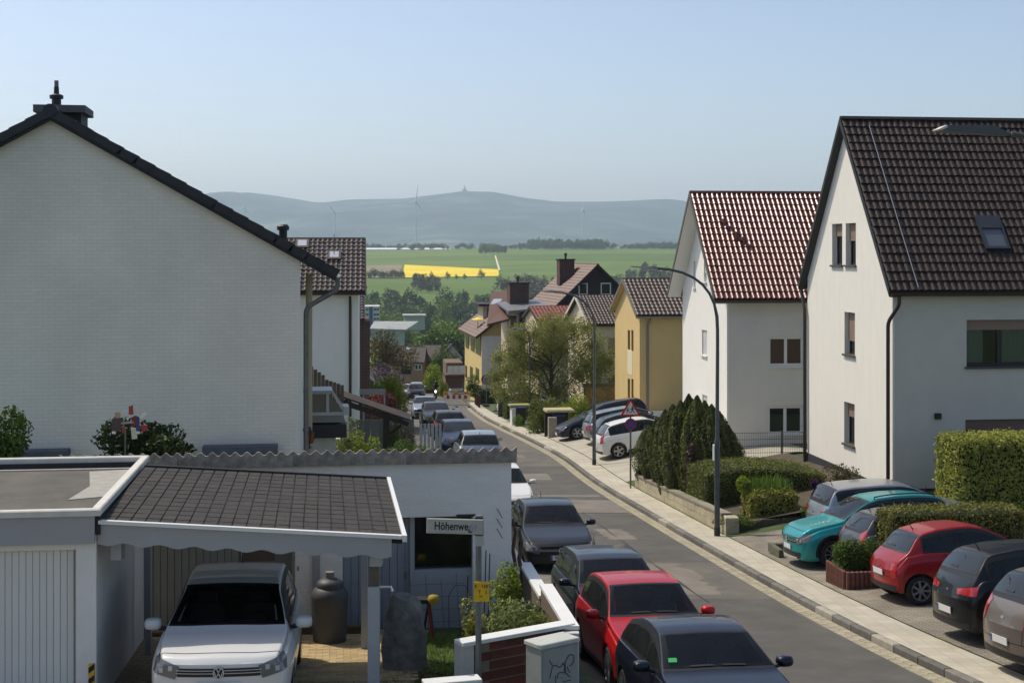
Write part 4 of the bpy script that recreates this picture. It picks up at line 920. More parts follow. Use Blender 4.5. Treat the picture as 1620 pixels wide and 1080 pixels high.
def car_surface(p, xs):
    """half sections for stations xs -> (len(xs), NS, 3), x back from the nose, y >= 0"""
    t = np.array(p['top']); b = np.array(p['belt']); L = p['L']; W = p['W'] / 2
    xf = np.linspace(0, L, 400)
    def smooth(a):
        k = np.hanning(15); k /= k.sum(); ap = np.concatenate([np.full(7, a[0]), a, np.full(7, a[-1])]); return np.convolve(ap, k, 'valid')
    zt_ = smooth(np.interp(xf, t[:, 0], t[:, 1])); zb_ = smooth(np.interp(xf, b[:, 0], b[:, 1]))
    zt = np.interp(xs, xf, zt_); zb = np.interp(xs, xf, zb_)
    zb = np.minimum(zb, zt - .012)
    pl = np.interp(xs, [0, .06, .25, .6, 1.2, L - 1.0, L - .45, L - .12, L], [.86, .90, .945, .98, 1, 1, .985, .95, .9])
    low = np.interp(xs, [0, .15, .6, L - .5, L - .1, L], [.24, .19, .17, .18, .24, .30])
    gh = np.clip((zt - zb) / .42, 0, 1)
    rw = (1 - gh) * .90 + gh * p['roofw']
    out = []
    for i, x in enumerate(xs):
        w = W * pl[i]; zl = low[i]; s = zb[i]; tp = zt[i]; hm = zl + (s - zl)
        pts = [(0, zl), (.80 * w, zl), (.94 * w, zl + .04 * hm), (.975 * w, zl + .22 * (s - zl)), (1.0 * w, zl + .52 * (s - zl)), (1.004 * w, zl + .78 * (s - zl)), (.972 * w, zl + .89 * (s - zl)), (.935 * w, s),
               (.91 * w * (1 - gh[i] * .02), s + .03 * (tp - s)), ((.91 + (rw[i] - .91) * .5 + .012 * gh[i]) * w, s + .50 * (tp - s)), ((rw[i] + .012 * gh[i]) * w, s + .90 * (tp - s)), (rw[i] * .93 * w, s + .965 * (tp - s)), (rw[i] * .6 * w, tp - .006), (rw[i] * .3 * w, tp), (0, tp + .002)]
        out.append(cr(pts, NS * 2 - 1)[::2] if False else cr(pts, 43))
    a = np.array(out); res = np.zeros((len(xs), 43, 3)); res[:, :, 1] = a[:, :, 0]; res[:, :, 2] = a[:, :, 1]
    X_ = np.repeat(xs[:, None], 43, 1)
    yy = np.abs(res[:, :, 1]) / W
    nose = np.exp(-X_ / .5); tail = np.exp(-(L - X_) / .45)
    X_ = X_ + nose * (.20 * yy ** 2.6) - tail * (.15 * yy ** 2.6)
    # front and back faces lean
    hgt = np.clip((res[:, :, 2] - .45) / .5, -1, 1)
    X_ = X_ + np.exp(-X_ / .12) * .05 * hgt ** 2 - np.exp(-(L - X_) / .12) * .05 * hgt ** 2
    res[:, :, 0] = X_
    return res
IDX = lambda k: int(round(k * 42 / 14))       # section control point -> resampled row
CARCACHE = {}
def grid_faces(nu, nv, flip=False):
    fs = []
    for i in range(nu - 1):
        for j in range(nv - 1):
            a = i * nv + j; q = (a, a + 1, a + nv + 1, a + nv); fs.append(q[::-1] if flip else q)
    return fs
def body_mesh(kind, clad):
    key = (kind, clad)
    if key in CARCACHE: return CARCACHE[key]
    p = PRE[kind]; L = p['L']
    xs = np.unique(np.concatenate([np.array([0, .02, .05, .09]), np.arange(.14, L - .12, .075), np.array([L - .09, L - .05, L - .02, L])]))
    S = car_surface(p, xs); nv = 43; n = len(xs)
    full = np.concatenate([S, (S * np.array([1, -1, 1]))[:, -2:0:-1]], axis=1); m = full.shape[1]
    vs = list(map(tuple, full.reshape(-1, 3).tolist())); fs = []
    for i in range(n - 1):
        for j in range(m): fs.append((i * m + j, (i + 1) * m + j, (i + 1) * m + (j + 1) % m, i * m + (j + 1) % m))
    # rounded front and back faces: rows across, bulging like the nose and tail
    K = 14; Wh = p['W'] / 2
    for end in (0, 1):
        b0 = end * (n - 1) * m; J = list(range(4, 39)); rows = []
        for j in J:
            yj, zj = full[-1 if end else 0, j, 1:3]; xe = full[-1 if end else 0, j, 0]; row = [b0 + m - j]
            for k in range(1, K):
                t_ = -1 + 2 * k / K; yy = abs(t_ * yj) / Wh; ye = yj / Wh
                dx = (.15 if end else .20) * (ye ** 2.6 - yy ** 2.6); x_ = xe + dx if end else xe - dx
                vs.append((x_, t_ * yj, zj)); row.append(len(vs) - 1)
            row.append(b0 + j); rows.append(row)
        for a, b in zip(rows[:-1], rows[1:]):
            for k in range(K): q = (a[k], a[k + 1], b[k + 1], b[k]); fs.append(q)
        fs.append(tuple([b0 + (m - 4 + k) % m for k in range(9)] + rows[0][-2:0:-1])); fs.append(tuple([b0 + 38 + k for k in range(9)] + rows[-1][1:-1]))
    me = bpy.data.meshes.new('body'); me.from_pydata([(-v[0] + L / 2, v[1], v[2]) for v in vs], [], fs)
    bm = bmesh.new(); bm.from_mesh(me); bmesh.ops.recalc_face_normals(bm, faces=bm.faces)
    bm.to_mesh(me); 
    bvh = BVHTree.FromBMesh(bm); bm.free()
    # wheel arches cut out
    cut = MB()
    for wx in p['wb']:
        for s in (-1, 1):
            y0 = s * (p['W'] / 2 - .27); y1 = s * (p['W'] / 2 + .2)
            prof = []
            N = 28; r = p['wr'] + .045
            ring = [(L / 2 - wx + r * math.cos(2 * math.pi * k / N), p['wr'] + .012 + r * math.sin(2 * math.pi * k / N)) for k in range(N)]
            cut.prism([(a, y0, b) for a, b in ring], (0, y1 - y0, 0))
    cm = cut.mesh('cut'); bm = bmesh.new(); bm.from_mesh(cm); bmesh.ops.recalc_face_normals(bm, faces=bm.faces); bm.to_mesh(cm); bm.free()
    co = link('cut', cm, None, M_under); bo = link('b', me, None, M_trim)
    md = bo.modifiers.new('b', 'BOOLEAN'); md.object = co; md.operation = 'DIFFERENCE'; md.solver = 'EXACT'
    try: md.material_mode = 'TRANSFER'
    except Exception: pass
    dg = bpy.context.evaluated_depsgraph_get(); nm = bpy.data.meshes.new_from_object(bo.evaluated_get(dg))
    bpy.data.objects.remove(bo); bpy.data.objects.remove(co)
    nm.polygons.foreach_set('use_smooth', [True] * len(nm.polygons)); nm.set_sharp_from_angle(angle=R(38)); nm.name = 'body'
    if clad >= 2:
        # opening for the windscreen
        bm = bmesh.new(); bm.from_mesh(nm); dead = []
        for f in bm.faces:
            c_ = f.calc_center_median(); xx = L / 2 - c_.x
            if p['cowl'] + .07 < xx < p['wst'] - .035 and f.normal.z > .25 and f.normal.x > .12 and abs(c_.y) < p['W'] / 2 * (p['roofw'] + .06) - .07 and len(f.verts) == 4: dead.append(f)
        bmesh.ops.delete(bm, geom=dead, context='FACES'); bm.to_mesh(nm); bm.free()
    CARCACHE[key] = (nm, bvh); return CARCACHE[key]
def surf_patch(p, x0, x1, r0, r1, nx=12, off=.004, both=False, nr=None):
    """patch lying on the body between stations and section rows (rows may be fractional)"""
    L = p['L']; xs = np.linspace(x0, x1, nx); S = car_surface(p, xs)
    rows = np.linspace(r0, r1, nr or max(3, int(abs(r1 - r0)) + 1))
    A = np.stack([np.stack([np.interp(rows, np.arange(43), S[i, :, k]) for k in range(3)], 1) for i in range(nx)])
    if both: A = np.concatenate([A, (A * np.array([1, -1, 1]))[:, -2::-1]], axis=1)
    A[:, :, 0] = L / 2 - A[:, :, 0]
    du = np.gradient(A, axis=0); dv = np.gradient(A, axis=1); nn = np.cross(du, dv); nn /= np.linalg.norm(nn, axis=2, keepdims=True) + 1e-9
    c = np.array([0, 0, .6]); sg = np.sign(np.sum(nn * (A - c), axis=2, keepdims=True)); A = A + nn * sg * off
    return A
def add_patch(name, A, m, parent, mirror=False):
    fs = grid_faces(A.shape[0], A.shape[1]); v = A.reshape(-1, 3) * (np.array([1, -1, 1]) if mirror else 1)
    me = bpy.data.meshes.new(name); me.from_pydata(v.tolist(), [], fs)
    me.polygons.foreach_set('use_smooth', [True] * len(fs)); me.update()
    bm = bmesh.new(); bm.from_mesh(me); bmesh.ops.recalc_face_normals(bm, faces=bm.faces)
    if bm.faces and sum(f.normal.dot(f.calc_center_median() - Vector((0, 0, .6))) for f in bm.faces) < 0: bmesh.ops.reverse_faces(bm, faces=bm.faces)
    bm.to_mesh(me); bm.free()
    return link(name, me, parent, m)
def proj_patch(bvh, corners, d, n=7, off=.006, deep=None):
    """bilinear quad of corner points shot along d onto the body"""
    a, b, c, e = [Vector(q) for q in corners]; d = Vector(d).normalized(); A = np.zeros((n, n, 3))
    for i in range(n):
        for j in range(n):
            u = i / (n - 1); v = j / (n - 1); q = a.lerp(b, u).lerp(e.lerp(c, u), v)
            hit = bvh.ray_cast(q - d * 3, d)
            if deep:
                k = 0
                while (hit[0] is None or abs(hit[0].x - q.x) > deep) and k < 40: q = q + Vector((0, -.004 * (1 if q.y > 0 else -1), -.008)); hit = bvh.ray_cast(q - d * 3, d); k += 1
            h = hit[0] if hit[0] is not None else q
            A[i, j] = h - d * off
    return A
def screen_glass():
    if 'screen' in MATS: return MATS['screen']
    m = bpy.data.materials.new('windscreen_glass'); m.use_nodes = True; t = m.node_tree; n = t.nodes; n.remove(n['Principled BSDF'])
    a = n.new('ShaderNodeBsdfTransparent'); a.inputs[0].default_value = (.62, .70, .66, 1); b = n.new('ShaderNodeBsdfGlossy'); b.inputs['Roughness'].default_value = .03
    f = n.new('ShaderNodeFresnel'); f.inputs[0].default_value = 1.35; x = n.new('ShaderNodeMixShader')
    t.links.new(f.outputs[0], x.inputs[0]); t.links.new(a.outputs[0], x.inputs[1]); t.links.new(b.outputs[0], x.inputs[2]); t.links.new(x.outputs[0], n['Material Output'].inputs[0])
    MATS['screen'] = m; return m
def interior(t, p, c, w_):
    """dashboard, steering wheel, seats and mirror behind the windscreen"""
    L = p['L']; W = p['W']; zb = p['belt'][3][1]; xo = lambda x: L / 2 - x
    MB().box(xo(w_ + 1.9), xo(c - .02), -W * .40, W * .40, .25, .32).build('cabin_floor', M_under, t)
    MB().prism([(xo(c + .02), -W * .38, zb - .05), (xo(c + .55), -W * .38, zb - .03), (xo(c + .62), -W * .38, zb - .12), (xo(c + .62), -W * .38, .4), (xo(c + .02), -W * .38, .4)], (0, W * .76, 0)).build('dashboard', mat('dash', '26262a', .85), t)
    MB().lathe([(.165, -.012), (.18, 0), (.165, .012), (.155, 0), (.165, -.012)], 20, 'x', (xo(c + .72), W * .19, zb - .04)).build('steering_wheel', M_trim, t, 60)
    for s in (-1, 1):
        x0 = xo(w_ + .12); y0 = s * W * .2
        sb = MB(); sb.bbox(x0 - .16, x0, y0 - .23, y0 + .23, .45, zb + .16, .06); so_ = sb.build('seat', M_seat, t)
        MB().bbox(x0 - .14, x0 - .05, y0 - .13, y0 + .13, zb + .2, zb + .37, .04).build('headrest', M_seat, so_)
    MB().bbox(xo(w_ + 1.25), xo(w_ + 1.1), -W * .36, W * .36, .4, zb + .12, .05).build('rear_bench', M_seat, t)
    MB().bbox(xo(w_ - .02), xo(w_ - .05), -.12, .12, p['H'] - .19, p['H'] - .12, .01).build('rear_view_mirror', M_trim, t)
WHEEL = {}
def wheel_meshes(r, style):
    k = (r, style)
    if k in WHEEL: return WHEEL[k]
    w = .205; ri = r * .68
    t = MB().lathe([(ri, -w / 2 + .01), (r * .9, -w / 2), (r * .985, -w / 2 + .03), (r, 0), (r * .985, w / 2 - .03), (r * .9, w / 2), (ri, w / 2 - .01), (ri * .98, 0.02)], 30, 'y').mesh('tyre', 50)
    rm = MB()
    rm.lathe([(ri * 1.01, w / 2 - .004), (ri * .93, w / 2 - .004), (ri * .88, w / 2 - .035), (ri * .86, -.02)], 30, 'y')
    ns = {5: 5, 7: 7, 10: 10}[style]
    for q in range(ns):
        a = 2 * math.pi * q / ns; ww = ri * (.34 if ns == 5 else .2 if ns == 7 else .13)
        M = Matrix.Rotation(a, 4, 'Y')
        rm.prism([M @ Vector(v) for v in ((-ww * .45, w / 2 - .035, ri * .12), (ww * .45, w / 2 - .035, ri * .12), (ww * .6, w / 2 - .02, ri * .92), (-ww * .6, w / 2 - .02, ri * .92))], M @ Vector((0, .02, 0)))
    rm.lathe([(ri * .26, -.02), (ri * .26, w / 2 - .015), (ri * .1, w / 2 - .005), (0, w / 2 - .005)], 16, 'y')
    rm = rm.mesh('rim', 40)
    bd = MB().lathe([(0, .0), (ri * .9, .0), (ri * .9, -.01)], 24, 'y').mesh('brake_disc')
    for m_, q in ((t, M_tyre), (bd, M_under)): m_.materials.append(q)
    WHEEL[k] = (t, rm, bd); return WHEEL[k]
def vw_ring(name, r, M, m, parent):
    """round emblem with crossing strokes"""
    mb = MB(); N = 24
    for k in range(N):
        a = 2 * math.pi * k / N; b = 2 * math.pi * (k + 1) / N
        q = [Vector((0, math.cos(t) * s, math.sin(t) * s)) for t, s in ((a, r), (b, r), (b, r * .84), (a, r * .84))]
        mb.prism([M @ v for v in q], M.to_3x3() @ Vector((.006, 0, 0)))
    def st(a, b, t=.075):
        a = Vector((0, *a)) * r; b = Vector((0, *b)) * r; d = (b - a).normalized(); n_ = Vector((0, -d.z, d.y)) * t * r
        mb.prism([M @ v for v in (a + n_, b + n_, b - n_, a - n_)], M.to_3x3() @ Vector((.006, 0, 0)))
    st((-.36, .74), (0, .08)); st((.36, .74), (0, .08)); st((-.78, .28), (-.36, -.74)); st((-.36, -.74), (0, -.02)); st((0, -.02), (.36, -.74)); st((.36, -.74), (.78, .28))
    return mb.build(name, m, parent)
def car(label, kind, pm, pos, fwd, up=None, group='parked cars', rim=5, rimdk=False, plate=None, front='std', rear='std', hl=None, detail=2, rails=False, clad=False, emblem=False, cat='car', sc=(1, 1, 1), rear_glass=True, scale_h=1.0, roof_m=None, plate_side='both', chrome=False):
    p = PRE[kind]; L = p['L']; W = p['W']; t = empty('parked_car', (0, 0, 0), 0, label, cat, group)
    f = Vector(fwd).normalized(); u = Vector(up or (0, 0, 1)); y = u.cross(f).normalized(); u = f.cross(y).normalized()
    Mw = Matrix(((f.x, y.x, u.x, pos[0]), (f.y, y.y, u.y, pos[1]), (f.z, y.z, u.z, pos[2]), (0, 0, 0, 1))) @ Matrix.Diagonal((*sc, 1))
    t.matrix_world = Mw
    bm_, bvh = body_mesh(kind, 2 if detail > 1 else 0)
    b = bm_.copy(); body = link('body', b, t, None); b.materials.clear(); b.materials.append(pm); b.materials.append(M_under)
    c = p['cowl']; w_ = p['wst']
    r8, r10, r11 = IDX(8), IDX(10), IDX(11)
    # glazing
    if detail > 1:
        add_patch('windscreen_surround', surf_patch(p, c + .0, c + .1, r11 - 2.0, 42, 4, .0025, True), M_trim, t); add_patch('windscreen_surround', surf_patch(p, w_ - .06, w_ + .012, r11 - 2.0, 42, 4, .0025, True), M_trim, t)
        for mi in (False, True): add_patch('windscreen_surround', surf_patch(p, c + .1, w_ - .06, r11 - 2.0, r11 + .7, 12, .0025), M_trim, t, mi)
        ws = add_patch('windscreen', surf_patch(p, c + .05, w_ - .03, r11 - 1.0, 42, 14, .006, True), screen_glass(), t)
        interior(t, p, c, w_)
    else:
        add_patch('windscreen_surround', surf_patch(p, c + .01, w_ + .015, r11 - 2.0, 42, 14, .0025, True), M_trim, t)
        ws = add_patch('windscreen', surf_patch(p, c + .06, w_ - .03, r11 - 1.0, 42, 14, .006, True), M_cglass, t)
    if rear_glass:
        add_patch('rear_window_surround', surf_patch(p, p['rtop'] - .02, p['rbot'] + .02, r11 - 1.6, 42, 12, .0025, True), M_trim, t)
        add_patch('rear_window', surf_patch(p, p['rtop'] + .03, p['rbot'] - .03, r11 - .4, 42, 12, .006, True), M_cglass, t)
    sa, sb = p['side']; pb, pc = p['pil']
    for mi in (False, True):
        add_patch('window_trim', surf_patch(p, sa - .03, sb + .02, r8 - .4, r10 - .2, 30, .0025), M_trim, t, mi)
        for x0, x1 in ((sa + .02, pb - .03), (pb + .03, pc - .025), (pc + .025, sb - .03)):
            if x1 - x0 > .12: add_patch('side_window', surf_patch(p, x0, x1, r8 + .7, r10 - 1.4, 16, .006), M_cglass, t, mi)
    # seams: bonnet, doors, boot
    if detail > 1:
        for mi in (False, True):
            for xx in (sa - .12, pb + .0, min(pc + .22, sb)):
                add_patch('door_seam', surf_patch(p, xx - .007, xx + .007, IDX(3), r8 - .6, 2, .002, nr=24), M_under, t, mi)
            add_patch('bonnet_seam', surf_patch(p, .22, c - .05, r8 + 2.3, r8 + 2.75, 20, .0015, nr=2), M_under, t, mi)
            if kind != 'mini' or True:
                Ah = surf_patch(p, pb - .16, pb - .01 + .0, IDX(6) - .9, IDX(6) - .35, 4, .018); add_patch('door_handle', Ah, pm, t, mi)
                if p['pil'][0] != p['pil'][1]:
                    Ah = surf_patch(p, pc - .12, pc + .03, IDX(6) - .9, IDX(6) - .35, 4, .018); add_patch('door_handle', Ah, pm, t, mi)
        add_patch('bonnet_seam', surf_patch(p, .17, .184, r8 + 2.4, 42, 2, .002, True, nr=16), M_under, t)
        zr = p['belt'][-1][1]
        for s in (-1, 1): add_patch('tailgate_seam', proj_patch(bvh, [(-L / 2, s * W * .37, zr + .2), (-L / 2, s * W * .37 + .012, zr + .2), (-L / 2, s * W * .33 + .012, .56), (-L / 2, s * W * .33, .56)], (1, 0, 0), 8, .003), M_under, t)
        add_patch('tailgate_seam', proj_patch(bvh, [(-L / 2, -W * .44, .562), (-L / 2, W * .44, .562), (-L / 2, W * .44, .55), (-L / 2, -W * .44, .55)], (1, 0, 0), 9, .003), M_under, t)
        if rear != 'std' or kind in ('estate', 'van'):
            add_patch('rear_wiper', surf_patch(p, p['rbot'] - .085, p['rbot'] - .06, r11 + 5, 42, 2, .014, nr=6), M_trim, t)
            add_patch('rear_badge', proj_patch(bvh, [(-L / 2, -.05, zr + .05), (-L / 2, .05, zr + .05), (-L / 2, .05, zr + .015), (-L / 2, -.05, zr + .015)], (1, 0, 0), 4, .008), M_chrome, t)
        if chrome:
            for mi in (False, True): add_patch('chrome_strip', surf_patch(p, sa - .02, sb, r8 - .35, r8 + .05, 30, .004), M_chrome, t, mi)
        if clad: add_patch('skid_plate', proj_patch(bvh, [(L / 2, -W * .3, .285), (L / 2, W * .3, .285), (L / 2, W * .28, .245), (L / 2, -W * .28, .245)], (-1, 0, 0), 7, .012), M_chrome, t)
        # wipers
        for s in (-1, 1):
            A = surf_patch(p, c + .055, c + .085, r11 + 2, 42, 2, .016, True); k0, k1 = (2, A.shape[1] // 2) if s < 0 else (A.shape[1] // 2 + 1, A.shape[1] - 2)
            add_patch('wiper', A[:, k0:k1], M_trim, t)
    # lower sill trim
    for mi in (False, True):
        add_patch('sill', surf_patch(p, p['wb'][0] + p['wr'] + .07, p['wb'][1] - p['wr'] - .07, IDX(1) + 1, IDX(3) - .8, 14, .004), M_trim if not clad else M_under, t, mi)
    xf = L / 2; fz = p['belt'][0][1]
    # lamps, grille, bumpers
    H0 = fz + .02
    for s in (-1, 1):
        if front == 'mini': cs = [(xf, s * .40, H0 + .02), (xf, s * .66, H0 + .05), (xf, s * .66, H0 - .16), (xf, s * .42, H0 - .18)]
        elif front == 'tall': cs = [(xf, s * .48, H0 - .02), (xf, s * .86, H0 + .10), (xf, s * .84, H0 - .22), (xf, s * .56, H0 - .18)]
        else: cs = [(xf, s * (W * .27), H0 - .01), (xf, s * (W * .488), H0 + .10), (xf, s * (W * .487), H0 - .085), (xf, s * (W * .30), H0 - .155)]
        A = proj_patch(bvh, cs, (-1, -.18 * s, 0), 14, .012, .42); h_ = add_patch('headlight', A, hl or M_hl, t)
        if detail > 1:
            cc = [Vector(cs[0]).lerp(Vector(cs[2]), q) for q in (.3, .62)]
            for q in cc:
                q = Vector((xf, q.y, q.z)); d = .028
                add_patch('lamp_lens', proj_patch(bvh, [q + Vector((0, -d, d)), q + Vector((0, d, d)), q + Vector((0, d, -d)), q + Vector((0, -d, -d))], (-1, -.18 * s, 0), 5, .02, .42), mat('lamp_inner', 'b9bdc2', .2, metal=.3), h_)
        zt = p['belt'][-1][1] + .06
        if rear == 'mini': cs = [(-xf, s * .50, zt + .05), (-xf, s * .70, zt + .07), (-xf, s * .73, zt - .22), (-xf, s * .57, zt - .24)]
        elif rear == 'tall': cs = [(-xf, s * W * .33, zt + .16), (-xf, s * W * .45, zt + .26), (-xf, s * W * .49, zt - .12), (-xf, s * W * .37, zt - .14)]
        elif rear == 'wide': cs = [(-xf, s * W * .20, zt + .02), (-xf, s * W * .49, zt + .10), (-xf, s * W * .49, zt - .06), (-xf, s * W * .22, zt - .06)]
        else: cs = [(-xf, s * W * .26, zt + .03), (-xf, s * W * .49, zt + .08), (-xf, s * W * .49, zt - .12), (-xf, s * W * .30, zt - .10)]
        add_patch('tail_light', proj_patch(bvh, cs, (1, -.25 * s, 0), 12, .010), M_tl, t)
    gw = W * .29
    if front != 'mini':
        g_ = add_patch('grille', proj_patch(bvh, [(xf, -gw, H0 - .03), (xf, gw, H0 - .03), (xf, gw * .97, H0 - .125), (xf, -gw * .97, H0 - .125)], (-1, 0, 0), 15, .010), M_trim, t)
        if detail > 1:
            for k in range(2 if front != 'tall' else 3):
                zz = H0 - .05 - .032 * k
                add_patch('grille_bar', proj_patch(bvh, [(xf, -gw, zz), (xf, gw, zz), (xf, gw, zz - .008), (xf, -gw, zz - .008)], (-1, 0, 0), 15, .016), mat('emblem_silver', 'b9bbbd', .35, metal=.2), g_)
    add_patch('air_intake', proj_patch(bvh, [(xf, -W * .38, .40), (xf, W * .38, .40), (xf, W * .36, .26), (xf, -W * .36, .26)], (-1, 0, 0), 15, .010), M_trim, t)
    add_patch('rear_bumper_trim', proj_patch(bvh, [(-xf, -W * .42, .40), (-xf, W * .42, .40), (-xf, W * .4, .27), (-xf, -W * .4, .27)], (1, 0, 0), 15, .010), M_trim, t)
    if rear == 'chrome' or detail > 1: 
        pass
    for side, sx in (('front', 1), ('rear', -1)):
        if plate_side not in ('both', side): continue
        zc = H0 - .24 if side == 'front' else (.62 if kind in ('mini', 'estate', 'van') else .56)
        hit = bvh.ray_cast(Vector((sx * 4, 0, zc)), Vector((-sx, 0, 0)))[0]
        M = Matrix.Translation((hit.x + sx * .022, 0, zc)) @ Matrix.Rotation(0 if sx > 0 else math.pi, 4, 'Z')
        pl = MB().box(-.006, .006, -.26, .26, -.055, .055, M).build('number_plate', M_plate, t)
        MB().box(.0055, .0075, .215 * 1 - .0, .258, -.052, .052, M @ Matrix.Diagonal((1, -1, 1, 1))).build('plate_band', M_pblue, pl)
        if plate and detail > 1:
            tm = text_mesh(plate, .095, condense=.86); tm.transform(M @ Matrix(((0, 0, 1, .008), (1, 0, 0, .02), (0, 1, 0, 0), (0, 0, 0, 1)))); link('plate_lettering', tm, pl, M_ink)
    if emblem:
        for sx in (1, -1):
            if emblem == 'rear' and sx > 0: continue
            zc = (H0 - .078) if sx > 0 else p['belt'][-1][1] + .03
            hit = bvh.ray_cast(Vector((sx * 4, 0, zc)), Vector((-sx, 0, 0)))[0]
            M = Matrix.Translation((hit.x + sx * .026, 0, zc)) @ Matrix.Rotation(0 if sx > 0 else math.pi, 4, 'Z')
            e_ = MB().lathe([(.0, .0), (.068, .0), (.068, -.03)], 20, 'x', (0, 0, 0)).mesh('emblem'); e_.transform(M); eo = link('emblem', e_, t, M_trim); vw_ring('emblem_ring', .068, M, mat('emblem_silver', 'b9bbbd', .35, metal=.2), eo)
    # mirrors
    xm = L / 2 - c - .28; zm = p['belt'][3][1] + .06
    for s in (-1, 1):
        ym = s * (W / 2 + .085); mb = MB()
        pr = []
        for k, (dx, sc_) in enumerate(((.085, .45), (.065, .82), (.02, 1.0), (-.045, 1.0), (-.06, .94))):
            for q in range(14):
                a = 2 * math.pi * q / 14; ca = math.copysign(abs(math.cos(a)) ** .7, math.cos(a)); sa_ = math.copysign(abs(math.sin(a)) ** .7, math.sin(a))
                pr.append((xm + dx, ym + ca * .115 * sc_, zm + .02 + sa_ * .072 * sc_))
        fs = [(k * 14 + q, k * 14 + (q + 1) % 14, (k + 1) * 14 + (q + 1) % 14, (k + 1) * 14 + q) for k in range(4) for q in range(14)] + [tuple(range(13, -1, -1)), tuple(56 + q for q in range(14))]
        mb.add(pr, fs)
        mo = mb.build('wing_mirror', pm if kind != 'x' else M_trim, t, 50)
        MB().tube([(xm, s * (W / 2 - .1), zm - .05), (xm, s * (W / 2 + .02), zm - .02)], .028, 8).build('mirror_arm', M_trim, mo)
        MB().box(xm - .068, xm - .0605, ym - .095, ym + .095, zm - .035, zm + .075).build('mirror_glass', M_chrome, mo)
    # wheels
    tm_, rm_, bd_ = wheel_meshes(p['wr'], rim)
    for wx in p['wb']:
        for s in (-1, 1):
            wo = link('wheel', tm_, t); wo.location = (L / 2 - wx, s * (W / 2 - .115), p['wr']); 
            if s < 0: wo.rotation_euler = (0, 0, math.pi)
            rmm = rm_.copy(); ro = link('rim', rmm, wo, M_rimdk if rimdk else M_rim); ro.rotation_euler = (0, random.uniform(0, 6), 0)
            link('brake_disc', bd_, wo)
    if clad:
        for s in (False, True):
            for wx in p['wb']:
                a_ = MB(); N = 20; sy = -1 if s else 1
                for k in range(N):
                    t0 = math.pi * (k / N * 1.1 - .05); t1 = math.pi * ((k + 1) / N * 1.1 - .05); r0 = p['wr'] + .035; r1_ = p['wr'] + .10; yo = sy * (W / 2 + .004)
                    q = [(L / 2 - wx + r * math.cos(tt), yo, p['wr'] + .012 + r * math.sin(tt)) for tt, r in ((t0, r0), (t0, r1_), (t1, r1_), (t1, r0))]
                    a_.prism(q, (0, -sy * .09, 0))
                a_.build('arch_cladding', M_trim, t)
    if rails:
        for s in (-1, 1):
            A = surf_patch(p, w_ + .15, p['rtop'] - .1, r11 - .5, r11 + .1, 10, .05)
            pts = [Vector(A[i, 1] * np.array([1, s, 1])) for i in range(10)]; pts = [pts[0] - Vector((0, 0, .05))] + pts + [pts[-1] - Vector((0, 0, .05))]
            MB().tube(pts, .016, 6).build('roof_rail', M_trim, t)
    if detail > 0:
        hit = bvh.ray_cast(Vector((L / 2 - p['rtop'] + .12, 0, 4)), Vector((0, 0, -1)))[0]
        if hit: MB().tube([hit, hit + Vector((-.10, 0, .10 if detail < 2 else .16))], [.012, .004], 6).build('aerial', M_trim, t)
    MB().box(-L / 2 + .5, L / 2 - .5, -W / 2 + .3, W / 2 - .3, .14, .45).build('underbody', M_under, t)
    return t
def on_street(D, xc, facing=-1, wdt=None):
    """position, forward and up for a car standing on the road; facing -1 towards us"""
    d = road_dir(D); a = Vector((xc + d.x * 1.5, D + d.y * 1.5, CZ - float(drop(D + d.y * 1.5)))); b = Vector((xc - d.x * 1.5, D - d.y * 1.5, CZ - float(drop(D - d.y * 1.5))))
    f = (a - b).normalized() * facing; side = Vector((d.y, -d.x, 0)); u = side.cross(Vector((d.x, d.y, (a - b).normalized().z))).normalized()
    return (Vector((xc, D, (a.z + b.z) / 2)), f, u)
def on_yard(xc, yc, fwd, dz=.015):
    f = Vector(fwd).normalized(); s = Vector((-f.y, f.x, 0)); g = lambda q: Vector((q.x, q.y, float(gz(q.x, q.y)) + dz)); c = Vector((xc, yc, 0))
    a, b = g(c + f * 1.3), g(c - f * 1.3); l, r = g(c + s * .75), g(c - s * .75)
    fv = (a - b).normalized(); lv = (l - r).normalized(); return ((a + b + l + r) / 4, fv, fv.cross(lv).normalized())
NAVY = paint('navy', '0d1424', .3); RED = paint('red', 'b01218', .3); DGREY = paint('dark_grey', '1c1f22', .4); WHITE = paint('white', 'd0d0cc', .0, .3); SILVER = paint('silver', '9da2a6', .75, .32)
TEAL = paint('teal', '1e8c8e', .35); DRED = paint('dark_red', '8a1216', .1); BLACK = paint('black', '0d0f12', .25); TAUPE = paint('taupe', '7d7268', .6); GREY = paint('grey', '55585c', .6); BLUE = paint('blue', '24406a', .45)
SB = paint('steel_blue', '2a3a55', .5)
ST = 'cars parked along the left side of the street'
bmw = car('dark blue car nearest the camera in the street row, green sticker in its windscreen', 'coupe', NAVY, *on_street(18.1, 2.54), group=ST, rim=5, hl=M_hldk, sc=(1, .965, 1), chrome=True)
_p = PRE['coupe']; _A = surf_patch(_p, _p['cowl'] + .16, _p['cowl'] + .24, IDX(11) + .6, IDX(11) + 2.0, 4, .009)
add_patch('sticker', _A, mat('sticker_green', '1f9a4a', .5), bmw, True)
car('bright red hatchback parked in the street behind the nearest dark blue car', 'hatch', RED, *on_street(22.3, 2.12), group=ST, rim=10, front='tall', hl=M_hldk, sc=(.91, .95, 1.02))
car('dark blue estate car parked behind the bright red hatchback', 'estate', NAVY, *on_street(26.25, 1.86), group=ST, rim=10, hl=M_hldk, sc=(.94, .97, .965), chrome=True)
car('dark grey hatchback with plate FB DO 911 and pinkish windscreen in the street row', 'hatch', DGREY, *on_street(34.9, .93), group=ST, plate='FB DO 911', emblem=True)
